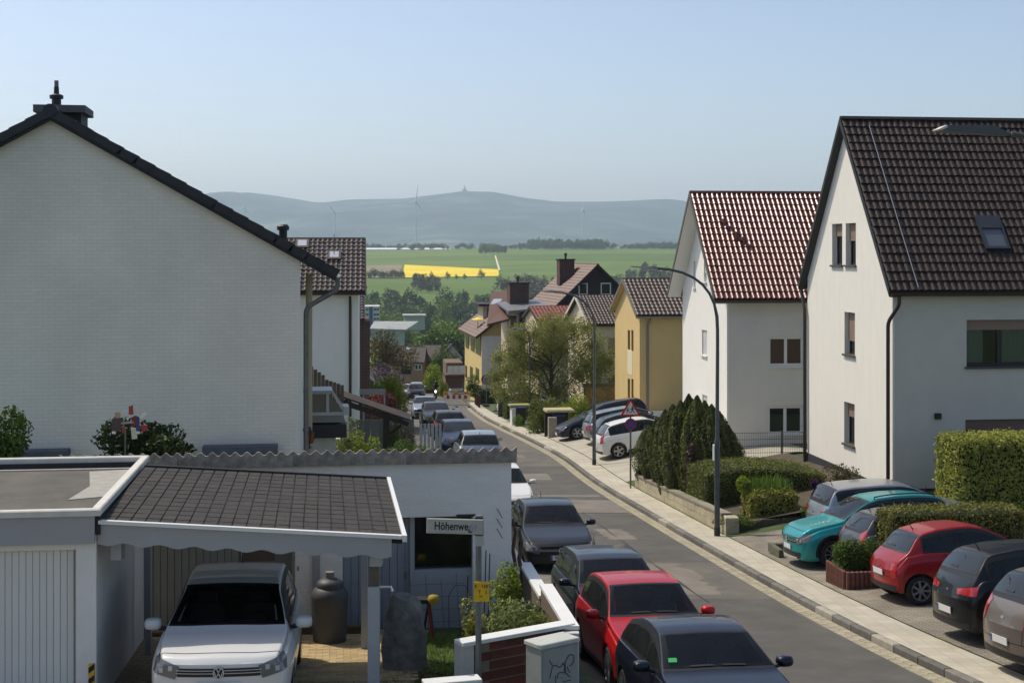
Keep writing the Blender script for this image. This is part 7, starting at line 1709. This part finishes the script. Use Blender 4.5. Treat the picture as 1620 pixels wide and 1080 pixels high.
# soil of the bed
gsheet('plant_bed', lambda y: float(kerbx(y)) + 1.28, lambda y: float(kerbx(y)) + 6.5, 38.75, 50.0, .22, mat('bed_soil', '4a4232', .95, .4, 3, .6, 30), 8)
# street lamps
M_lamp = mat('lamp_pole', '5a5f60', .45, .2, 4, metal=.5)
def lamp(px_b, py_b, D, px_t, py_t, label, rise=.13, r=.075, px_c=None, py_c=None):
    b = Vector((X(px_b, D), D, Z(py_b, D))); t = empty('street_lamp', b, 0, label, 'street lamp', 'street lamps'); q = lambda px, py: Vector((X(px, D) - b.x, 0, Z(py, D) - b.z))
    h = q(px_b, py_c).z; e = q(px_t, py_t); cx = q(px_c, 0).x
    MB().tube([(0, 0, -.1), (0, 0, h * .36)], r, 14).build('base_pole', M_lamp, t, 50); MB().tube([(0, 0, h * .36), (0, 0, h * .37), (cx * .2, 0, h * .7)], [r, r * .72, r * .66], 14).build('pole', M_lamp, t, 50)
    MB().tube([(0, 0, -.05), (0, 0, .22)], r * 1.12, 14).build('sleeve', mat('lamp_sleeve', '2a2c2c', .6), t, 50)
    p0 = Vector((cx * .2, 0, h * .7)); p1 = Vector((cx, 0, h * .92)); p2 = Vector((e.x * .45 + cx * .55, 0, e.z + (h - e.z) * .12 + .05)); pts = [p0, p0 + Vector((0, 0, h * .08))]
    for k in range(1, 9):
        u = k / 8; A = p0 + Vector((0, 0, h * .08)); B = Vector((cx * 1.0, 0, e.z - .05)); C = e
        pts.append(A * (1 - u) ** 2 + B * 2 * u * (1 - u) + C * u * u)
    MB().tube(pts, [r * .64] * 3 + [r * .5] * 7, 12).build('arm', M_lamp, t, 50)
    hd = MB(); L_ = .75; W_ = .16
    vs = [(0, -W_, -.02), (0, W_, -.02), (-L_ * .45, W_ * .9, .0), (-L_ * .45, -W_ * .9, .0), (-.05, -W_ * .6, .07), (-.05, W_ * .6, .07), (-L_ * .45, -W_ * .5, .06), (-L_ * .45, W_ * .5, .06), (-L_, -.07, .05), (-L_, .07, .05), (-L_, -.06, .075), (-L_, .06, .075)]
    vs = [tuple(Vector(v) + e + Vector((.1, 0, -.02))) for v in vs]
    hd.add(vs, [(0, 3, 2, 1), (3, 8, 9, 2), (4, 5, 7, 6), (6, 7, 11, 10), (0, 1, 5, 4), (8, 10, 11, 9), (0, 4, 6, 3), (3, 6, 10, 8), (1, 2, 7, 5), (2, 9, 11, 7)]); ho = hd.build('lamp_head', M_lamp, t)
    MB().box(e.x - .28, e.x + .02, -.1, .1, e.z - .05, e.z - .035).build('diffuser', mat('lamp_glass', 'c9cbc8', .2), ho)
    return t
la1 = lamp(1134.5, 846, 38.4, 1035, 424, 'tall curved street lamp beside the long clipped hedge', px_c=1138, py_c=432)
MB().box(-.11, -.075, -.09, .09, Z(728, 38.4) - la1.location.z, Z(703, 38.4) - la1.location.z).build('notice_plate', M_white, la1)
lamp(940, 735, 56.6, 872, 461, 'tall curved street lamp at the yard of the yellow house', px_c=944, py_c=468)
lamp(838, 668, 84, 828, 520, 'distant street lamp in front of the olive tree', px_c=838.5, py_c=523, r=.07)
# lamp whose head reaches in at the top right
b = Vector((8.6, 16.5, float(gz(8.6, 16.5)))); t = empty('street_lamp', b, 0, 'street lamp head reaching in from the right over the dark tiled roof', 'street lamp', 'street lamps')
q = lambda px, py: Vector((X(px, 16.5) - b.x, 0, Z(py, 16.5) - b.z))
MB().tube([(0, 0, -.1), (0, 0, 5.2), (-.05, 0, 6.4), (-.5, 0, q(0, 232).z), q(1640, 219), q(1600, 212)], [.075, .07, .05, .045, .035, .033], 12).build('pole', M_lamp, t, 50)
h_ = MB(); a, c = q(1596, 213), q(1488, 203)
h_.prism([a + Vector((.05, 0, .0)), q(1572, 198), q(1530, 197.5), q(1500, 198.5), c, q(1500, 207), q(1575, 212)], (0, .3, 0)).build('lamp_head', mat('lamp_head_grey', '4f5454', .5, .1, 5), t)
MB().prism([q(1486, 204.5), q(1499, 198), q(1500, 202), q(1490, 206)], (0, .3, 0)).build('lamp_tip', mat('lamp_tip', 'c8c6bc', .5), t).location = (-.003, -.003, .003)
# warning sign with children, no stopping sign
def tri(c, s, z0): return [(c - s / 2, 0, z0), (c + s / 2, 0, z0), (c, 0, z0 + s * .866)]
M_sred = mat('sign_red', 'a5161c', .45); M_swhite = mat('sign_face', 'd6d6d2', .45); M_sblue = mat('sign_blue', '1f3f8c', .45)
def sign_pole(px_, py_, D, top, label): 
    b = Vector((X(px_, D), D, Z(py_, D))); t = empty('road_sign', b, 0, label, 'sign', 'road signs'); MB().tube([(0, 0, -.1), (0, 0, Z(top, D) - b.z)], .032, 10).build('post', M_post, t, 50); return t, b
def tri_sign(t, zc, s, fig):
    T = MB().prism(tri(0, s, zc), (0, -.02, 0)).build('warning_triangle', M_sred, t); T.location = (0, -.035, 0); k = s * .70; MB().prism(tri(0, k, zc + (s - k) * .29), (0, -.004, 0)).build('sign_face', M_swhite, T).location = (0, -.0205, 0)
    mb = MB()
    for pth, r in fig: 
        for a, b in zip(pth[:-1], pth[1:]):
            a = Vector((a[0] * s, -.026, zc + a[1] * s)); b = Vector((b[0] * s, -.026, zc + b[1] * s)); d = (b - a).normalized(); n_ = Vector((-d.z, 0, d.x)) * r * s
            mb.prism([a + n_, b + n_, b - n_, a - n_], (0, -.003, 0))
    mb.build('pictogram', M_ink, T)
kid = lambda x, y, k: [([(x, y + .26 * k), (x, y + .34 * k)], .045 * k), ([(x, y + .24 * k), (x - .02 * k, y + .1 * k)], .04 * k), ([(x - .02 * k, y + .1 * k), (x + .08 * k, y - .0 * k), (x + .14 * k, y - .04 * k)], .022 * k), ([(x - .02 * k, y + .1 * k), (x - .06 * k, y - .02 * k), (x - .14 * k, y - .06 * k)], .022 * k), ([(x - .13 * k, y + .12 * k), (x, y + .22 * k), (x + .14 * k, y + .14 * k)], .02 * k)]
t, b = sign_pole(997.5, 773, 49.3, 630, 'triangular children warning sign above a round no stopping sign'); D = 49.3
tri_sign(t, Z(658, D) - b.z, X(1013.5, D) - X(980, D), kid(.09, .22, .8) + kid(-.13, .2, .6))
def round_no_stop(t, zc, r, cross=True):
    dsk = lambda r_, y, m, nm, par: MB().lathe([(.0, 0), (r_, 0), (r_, .015)], 28, 'y', (0, 0, zc)).build(nm, m, par)
    A = dsk(r, 0, M_sred, 'round_sign', t); A.location = (0, -.055, 0); B = dsk(r * .84, 0, M_sblue, 'sign_face', A); B.location = (0, -.004, 0); mb = MB()
    for s in ((1, 1), (-1, 1)) if cross else ((-1, 1),):
        d = Vector((s[0], 0, s[1])).normalized(); n_ = Vector((-d.z, 0, d.x)) * r * .075
        mb.prism([Vector((0, -.006, zc)) + v for v in (d * r * .85 + n_, -d * r * .85 + n_, -d * r * .85 - n_, d * r * .85 - n_)], (0, -.002 - .001 * (s[0] > 0), 0))
    mb.build('red_cross', M_sred, A)
round_no_stop(t, Z(670.5, D) - b.z, (1004.5 - 986) / 2 / F * D)
D = 101.; t, b = sign_pole(785, 651, D, 600, 'triangular road works sign on two posts on the pavement')
MB().tube([(.25, 0, -.1), (.25, 0, Z(605, D) - b.z)], .03, 8).build('post', M_post, t)
tri_sign(t, Z(616.5, D) - b.z, .86, [([(-.02, .14), (.08, .3)], .05), ([(.08, .3), (-.08, .34), (-.16, .2)], .03), ([(-.02, .14), (.1, .06)], .03), ([(-.2, .08), (-.1, .16), (0, .08)], .03), ([(.03, .38), (.03, .44)], .04)])
MB().box(-.2, .45, -.25, .25, -.02, .1).build('foot', mat('rubber_foot', '2a2624', .8), t)
D = 110.; t, b = sign_pole(769.5, 642, D, 592, 'round blue no stopping sign standing near the railing'); round_no_stop(t, Z(600, D) - b.z, .42, False); MB().box(-.25, .25, -.3, .3, -.02, .12).build('foot', mat('rubber_foot', '2a2624', .8), t)
# road works barrier with yellow lamps
D = 114.5; bz = empty('barrier', (X(701, D), D, CZ - float(drop(D))), 0, 'red and white road works barrier with yellow lamps across the street', 'barrier'); xq = lambda px: X(px, D) - X(701, D); zq = lambda py: Z(py, D) - bz.location.z
for k in range(9): MB().box(xq(702 + k * 4.6), xq(706.5 + k * 4.6), -.02, .02, zq(630.5), zq(625)).build('board_field', M_sred if k % 2 else M_swhite, bz)
MB().box(xq(702), xq(743.5), .021, .04, zq(631), zq(624.5)).build('board_back', M_swhite, bz)
for px_ in (702, 722, 742): MB().box(xq(px_), xq(px_ + .9), -.03, .02, 0, zq(624)).build('post', M_swhite, bz); MB().box(xq(px_ - 1.5), xq(px_ + 2.5), -.3, .3, 0, .08).build('foot', mat('rubber_foot', '2a2624', .8), bz)
for px_ in (703, 706.5, 720, 723, 735, 738, 741.5): 
    MB().lathe([(.0, -.05), (.13, -.05), (.13, .05), (.0, .05)], 14, 'y', (xq(px_), 0, zq(621.5))).build('warning_lamp', mat('lamp_amber', 'd89a10', .35), bz)
ms = MB()
for k in range(15): ms.box(xq(703 + k * 2.7), xq(703.5 + k * 2.7), -.01, .0, zq(641), zq(631))
for k in range(3): ms.box(xq(702), xq(743), -.012, .0, zq(634 + k * 3), zq(633.5 + k * 3))
ms.build('mesh_panel', mat('mesh_pale', 'b5b0a2', .6), bz)
lp_ = MB().box(xq(704), xq(742), -.02, .02, zq(641.8), zq(640)).build('lower_board', M_swhite, bz)
# motorbike with rider, far down the street
D = 141.; mo = empty('motorbike', (X(690, D), D, CZ - float(drop(D))), 0, 'dark motorbike with lit headlamp coming up the street', 'motorbike')
for yy in (-.7, .7): MB().lathe([(.24, -.06), (.31, -.05), (.32, 0), (.31, .05), (.24, .06)], 18, 'x', (0, yy, .32)).build('wheel', M_tyre, mo)
MB().prism([(-.14, -.75, .45), (.14, -.75, .45), (.2, -.6, .95), (-.2, -.6, .95)], (0, 1.3, 0)).build('fairing', M_trim, mo); MB().lathe([(0, -.01), (.1, -.01), (.1, .02)], 12, 'y', (0, -.8, .86)).build('headlamp', mat('headlamp_lit', 'ffffff', .3, emit=((1, .97, .9), 6.0)), mo); MB().tube([(-.4, -.45, 1.05), (.4, -.45, 1.05)], .025, 6).build('handlebar', M_trim, mo)
MB().box(-.15, .15, .0, .7, .72, .84).build('saddle', M_under, mo)
pe_ = empty('person', (X(690, D), D + .2, CZ - float(drop(D)) + .8), 0, 'rider in dark clothes and helmet sitting on the motorbike', 'person'); 
sk = bpy.data.meshes.new('body'); J = [(0, 0, .1), (0, -.02, .35), (0, -.08, .6), (0, -.1, .72), (0, -.12, .84), (-.22, -.08, .58), (-.33, -.3, .38), (-.36, -.58, .28), (.22, -.08, .58), (.33, -.3, .38), (.36, -.58, .28), (-.16, -.3, .06), (-.2, -.15, -.38), (.16, -.3, .06), (.2, -.15, -.38), (-.2, -.3, -.5), (.2, -.3, -.5)]
sk.from_pydata(J, [(0, 1), (1, 2), (2, 3), (3, 4), (2, 5), (5, 6), (6, 7), (2, 8), (8, 9), (9, 10), (0, 11), (11, 12), (0, 13), (13, 14), (12, 15), (14, 16)], []); po = link('body', sk, pe_, mat('dark_clothes', '1c1d22', .8)); po.modifiers.new('skin', 'SKIN')
for k, r in enumerate([.16, .17, .17, .08, .1, .09, .065, .05, .09, .065, .05, .1, .07, .1, .07, .06, .06]): sk.skin_vertices[0].data[k].radius = (r, r)
sk.skin_vertices[0].data[0].use_root = True; sb_ = po.modifiers.new('sub', 'SUBSURF'); sb_.levels = 1; sb_.render_levels = 1
MB().lathe([(0, 1.05), (.08, 1.03), (.135, .96), (.14, .88), (.11, .79), (.06, .77)], 14, c=(0, -.12, 0)).build('helmet', mat('helmet_dark', '17181c', .25), pe_, 60)
# bins and their screens
D = 80.; bx_ = empty('bin_screen', G(X(810, D), D), .15, 'white concrete bin screen beside the pavement', 'bin shelter'); MB().bbox(0, .22, 0, .8, 0, 1.05, .02).build('panel', mat('white_concrete', 'cfcfca', .8), bx_)
def bin_(px_, D, h, lid, label):
    t = empty('wheelie_bin', G(X(px_, D), D + .3), .15, label, 'bin', 'wheelie bins'); MB().add([(-.22, -.24, .08), (.22, -.24, .08), (.22, .24, .08), (-.22, .24, .08), (-.29, -.32, h), (.29, -.32, h), (.29, .32, h), (-.29, .32, h)], [(3, 2, 1, 0), (0, 1, 5, 4), (1, 2, 6, 5), (2, 3, 7, 6), (3, 0, 4, 7)]).build('tub', mat('bin_black', '1c1e22', .6), t)
    MB().bbox(-.31, .31, -.35, .34, h, h + .07, .03).build('lid', lid, t)
    for s in (-1, 1): MB().lathe([(0, -.03), (.1, -.03), (.1, .03), (0, .03)], 14, 'x', (s * .24, .24, .1)).build('wheel', M_tyre, t)
bin_(823, 80, .98, mat('lid_blue', '2d3560', .5), 'black wheelie bin with dark lid beside the white screen')
MB().bbox(-.1, 1.1, .1, .9, 1.12, 1.24, .03).build('cover', mat('moss_cover', '8d8a5a', .9), bx_)
D = 69.5; b2 = empty('bin_shelter', G(X(868, D), D), .15, 'beige concrete bin shelter with thick pale roof', 'bin shelter'); MB().bbox(0, .42, 0, .25, 0, 1.12, .02).build('panel', mat('beige_concrete', '9a937f', .9, .2, 5), b2); MB().bbox(0, 1.2, 1.1, 1.25, 0, 1.3, .01).build('back_panel', M_slate, b2); MB().bbox(-.05, 1.4, .3, 1.4, 1.32, 1.46, .05).build('roof', mat('roof_sand', 'a89f76', .9, .2, 5), b2)
bin_(884, 70, 1.0, mat('lid_blue2', '3c4680', .5), 'black wheelie bin with blue lid under the pale shelter roof'); 
# railing and gate pillars at the road works
rl_ = empty('railing', G(X(752, 120), 119), 0, 'dark brown picket railing at the road works', 'fence'); d = road_dir(112)
for k in range(34):
    q_ = -d * (k * .3); MB().box(q_.x - .03, q_.x + .03, q_.y - .03, q_.y + .03, -float(drop(119 + q_.y) - drop(119)) - .1, -float(drop(119 + q_.y) - drop(119)) + 1.05).build('picket', mat('picket_brown', '4a2a22', .7), rl_)
MB().prism([(0, -.02, .9), (0, .02, .9), (-d.x * 10.1, -d.y * 10.1 + .02, .9 - float(drop(119 - d.y * 10.1) - drop(119))), (-d.x * 10.1, -d.y * 10.1 - .02, .9 - float(drop(119 - d.y * 10.1) - drop(119)))], (0, 0, .08)).build('rail', mat('picket_brown', '4a2a22', .7), rl_)
gp_ = empty('gate_pillar', G(X(795, 90), 92), 0, 'dark stone gate pillar behind the road works sign', 'pillar'); MB().bbox(-.3, .3, -.25, .25, 0, 1.5, .03).build('shaft', mat('pillar_dark', '4a443c', .9, .3, 6), gp_); MB().bbox(-.36, .36, -.31, .31, 1.5, 1.6, .03).build('cap', mat('pillar_cap', '7d766a', .9), gp_)
# mesh fence before the second white house
mf = empty('mesh_fence', (X(1158, 50), 50, Z(748, 50)), AL, 'thin metal mesh fence in front of the second white house', 'fence'); Wf = X(1276, 50) - X(1158, 50); hf = Z(685, 50) - Z(748, 50)
mb = MB(); k = 0.0
while k < Wf: mb.box(k, k + .008, -.004, .004, 0, hf); k += .066
for i in range(7): mb.box(0, Wf, -.009, -.002, i * hf / 6.0 - .008, i * hf / 6.0 + .008)
o = mb.build('wires', mat('fence_grey', '3c4144', .6), mf); o['kind'] = 'stuff'
for px_ in (1158, 1240): MB().box(X(px_, 50) - X(1158, 50) - .03, X(px_, 50) - X(1158, 50) + .03, .0, .06, -.6, hf + .05).build('post', mat('fence_post', '33383a', .6), mf)
# brown pergola roof, garden fence, sign and lattice at the left
D = 44.; pg = empty('pergola', P(612, 712, D) - Vector((0, 0, .3)), 0, 'brown sloping pergola roof on a dark post left of the parked cars', 'pergola'); q = lambda px, py, dy=0: Vector((X(px, D) - pg.location.x, dy, Z(py, D) - pg.location.z))
MB().prism([q(538, 626, -.3), q(648, 664, -.3), q(648, 661, .55), q(538, 623, .55)], (0, 0, .06)).build('roof', mat('pergola_felt', '3c332d', .95, .4, 5, .5, 20), pg); MB().prism([q(538, 628, -.32), q(540, 638, -.32), q(646, 672, -.32), q(649, 666, -.32)], (0, .08, 0)).build('front_beam', mat('dark_beam', '241e1b', .8), pg)
MB().box(-.1, .1, -.25, -.05, -.3, q(612, 650).z).build('post', mat('dark_beam', '241e1b', .8), pg); MB().tube([q(615, 687, -.15), q(636, 671, -.15)], .045, 6).build('brace', mat('dark_beam', '241e1b', .8), pg)
for k in range(5): MB().prism([q(545 + k * 22, 632 + k * 7.6, -.1 + .0), q(549 + k * 22, 633.4 + k * 7.6, -.1), q(549 + k * 22, 631.6 + k * 7.6, .5), q(545 + k * 22, 630.2 + k * 7.6, .5)], (0, 0, -.09)).build('rafter', mat('dark_beam', '241e1b', .8), pg)
gf = empty('garden_fence', P(552, 700, 46), .12, 'grey board fence behind the pergola post', 'fence')
for k in range(9): MB().box(k * .24, k * .24 + .23, -.01 * (k % 2), .02, -.4, Z(664, 46) - Z(700, 46)).build('board', mat('fence_board', '5f6464', .85, .25, 5, objvar=.12), gf)
ns = empty('notice_board', P(590, 640, 62), 0, 'small white notice board before the round dark red shrub', 'sign'); MB().box(-.6, .55, -.02, .02, Z(624, 62) - Z(640, 62), Z(615, 62) - Z(640, 62)).build('panel', mat('board_pale', '8d8f8a', .6), ns)
for x in (-.45, .48): MB().box(x, x + .06, .02, .06, -1.5, Z(616, 62) - Z(640, 62)).build('post', M_pg, ns)
wf = empty('picket_fence', P(664, 690, 47), .1, 'low pale picket fence along the garden by the street', 'fence')
for k in range(6): MB().box(k * .13, k * .13 + .09, 0, .02, -.5, .42).build('picket', mat('picket_pale', '9da3a5', .7, objvar=.08), wf)
pb = empty('parasol', (X(756, 132), 132, Z(528, 132)), 0, 'yellow parasol on the roof terrace of the yellow block', 'parasol'); zr = Z(506.5, 132) - Z(528, 132); MB().tube([(0, 0, -.6), (0, 0, zr + .25)], .03, 6).build('pole', M_zinc, pb); MB().lathe([(.0, zr + .3), (.62, zr + .06), (.6, zr + .02), (0, zr + .22)], 8).build('canopy', mat('parasol_yellow', 'e0cc50', .8), pb)
# wind turbines, transmitter tower, farm roofs on the plateau
def turbine(px_, py_hub, py_base, D, blade, phase, label, yaw=.5):
    b = Vector((X(px_, D), D, Z(py_base, D) - 10)); t = empty('wind_turbine', b, 0, label, 'wind turbine', 'wind turbines on the plateau'); h = Z(py_hub, D) - b.z; m = mat('turbine_white', 'c2c6cc', .6)
    MB().tube([(0, 0, -5), (0, 0, h)], [2.6, 1.5], 14).build('mast', m, t, 50); MB().bbox(-2, 2, -4.5, 5, h - 1.5, h + 2.4, .6).build('nacelle', m, t)
    for k in range(3):
        a = phase + k * 2 * math.pi / 3; d = Vector((math.sin(a) * math.cos(yaw), math.sin(a) * math.sin(yaw), math.cos(a))); hb_ = Vector((0, -5.5, h + .5))
        MB().tube([hb_, hb_ + d * blade * .2, hb_ + d * blade * .6, hb_ + d * blade], [1.3, 1.9, 1.2, .35], 8).build('blade', m, t, 50)
    MB().lathe([(0, -2), (1.2, -1.2), (1.8, 0), (1.8, 1.5)], 12, 'y', (0, -5.5, h + .5)).build('hub', m, t, 50)
turbine(658, 319, 390, 3800, 50, .22, 'tallest wind turbine left of the mountain tower', .95); turbine(530, 337, 390, 3800, 27, -.7, 'wind turbine above the brown tiled roof', .5); turbine(923, 331, 388, 4100, 34, .25, 'thin wind turbine right of the mountain tower', 1.2); turbine(387, 330, 392, 4000, 24, .25, 'wind turbine half hidden by the white gable roof', .4)
D = 7600.; b = Vector((X(735, D), D, Z(301, D) - 8)); t = empty('transmitter_tower', b, 0, 'transmitter tower on the mountain summit', 'tower'); MB().tube([(0, 0, -10), (0, 0, 26), (0, 0, 26.1), (0, 0, 38)], [6, 5, 2.2, 1.2], 10).build('shaft', mat('tower_grey', '6a6f78', .7), t); MB().box(-14, 14, -8, 8, -8, 11).build('base_building', mat('tower_grey', '6a6f78', .7), t)
for px0, px1, py_, hp, lb in ((560, 711, 396, 4.5, 'long white row of greenhouse roofs on the plateau'), (634, 664, 391.5, 3, 'short white farm roof behind the long row')):
    x, D = far_gp(px0, min(py_, 396.3)) if py_ > 394 else (X(px0, 2420), 2420); b = Vector((X(px0, D), D, Z(py_, D) - 1)); t = empty('farm_building', b, 0, lb, 'building'); w_ = X(px1, D) - X(px0, D); h = hp / F * D
    MB().box(0, w_, 0, 14, -3, h * .45).build('wall', mat('farm_wall', 'a39f98', .8), t); MB().prism([(-.5, -1, h * .45), (w_ + .5, -1, h * .45), (w_ + .5, 7, h), (-.5, 7, h)], (0, 0, .4)).build('roof', mat('farm_roof', 'e2e2e0', .4, .1, .05), t)
# ================================================================ the hazy spring air
hzm = bpy.data.materials.new('haze'); hzm.use_nodes = True; n_ = hzm.node_tree.nodes; n_.remove(n_['Principled BSDF']); pv_ = n_.new('ShaderNodeVolumePrincipled'); pv_.inputs['Color'].default_value = (.70, .82, 1.0, 1); pv_.inputs['Density'].default_value = 1.2e-4; pv_.inputs['Anisotropy'].default_value = .2
hzm.node_tree.links.new(pv_.outputs[0], n_['Material Output'].inputs['Volume']); hzm.cycles.homogeneous_volume = True
ho = MB().box(-9000, 9000, -60, 9330, -60, 400).build('haze', hzm); tag(ho, 'pale blue spring haze over the valley', 'haze', kind='stuff')
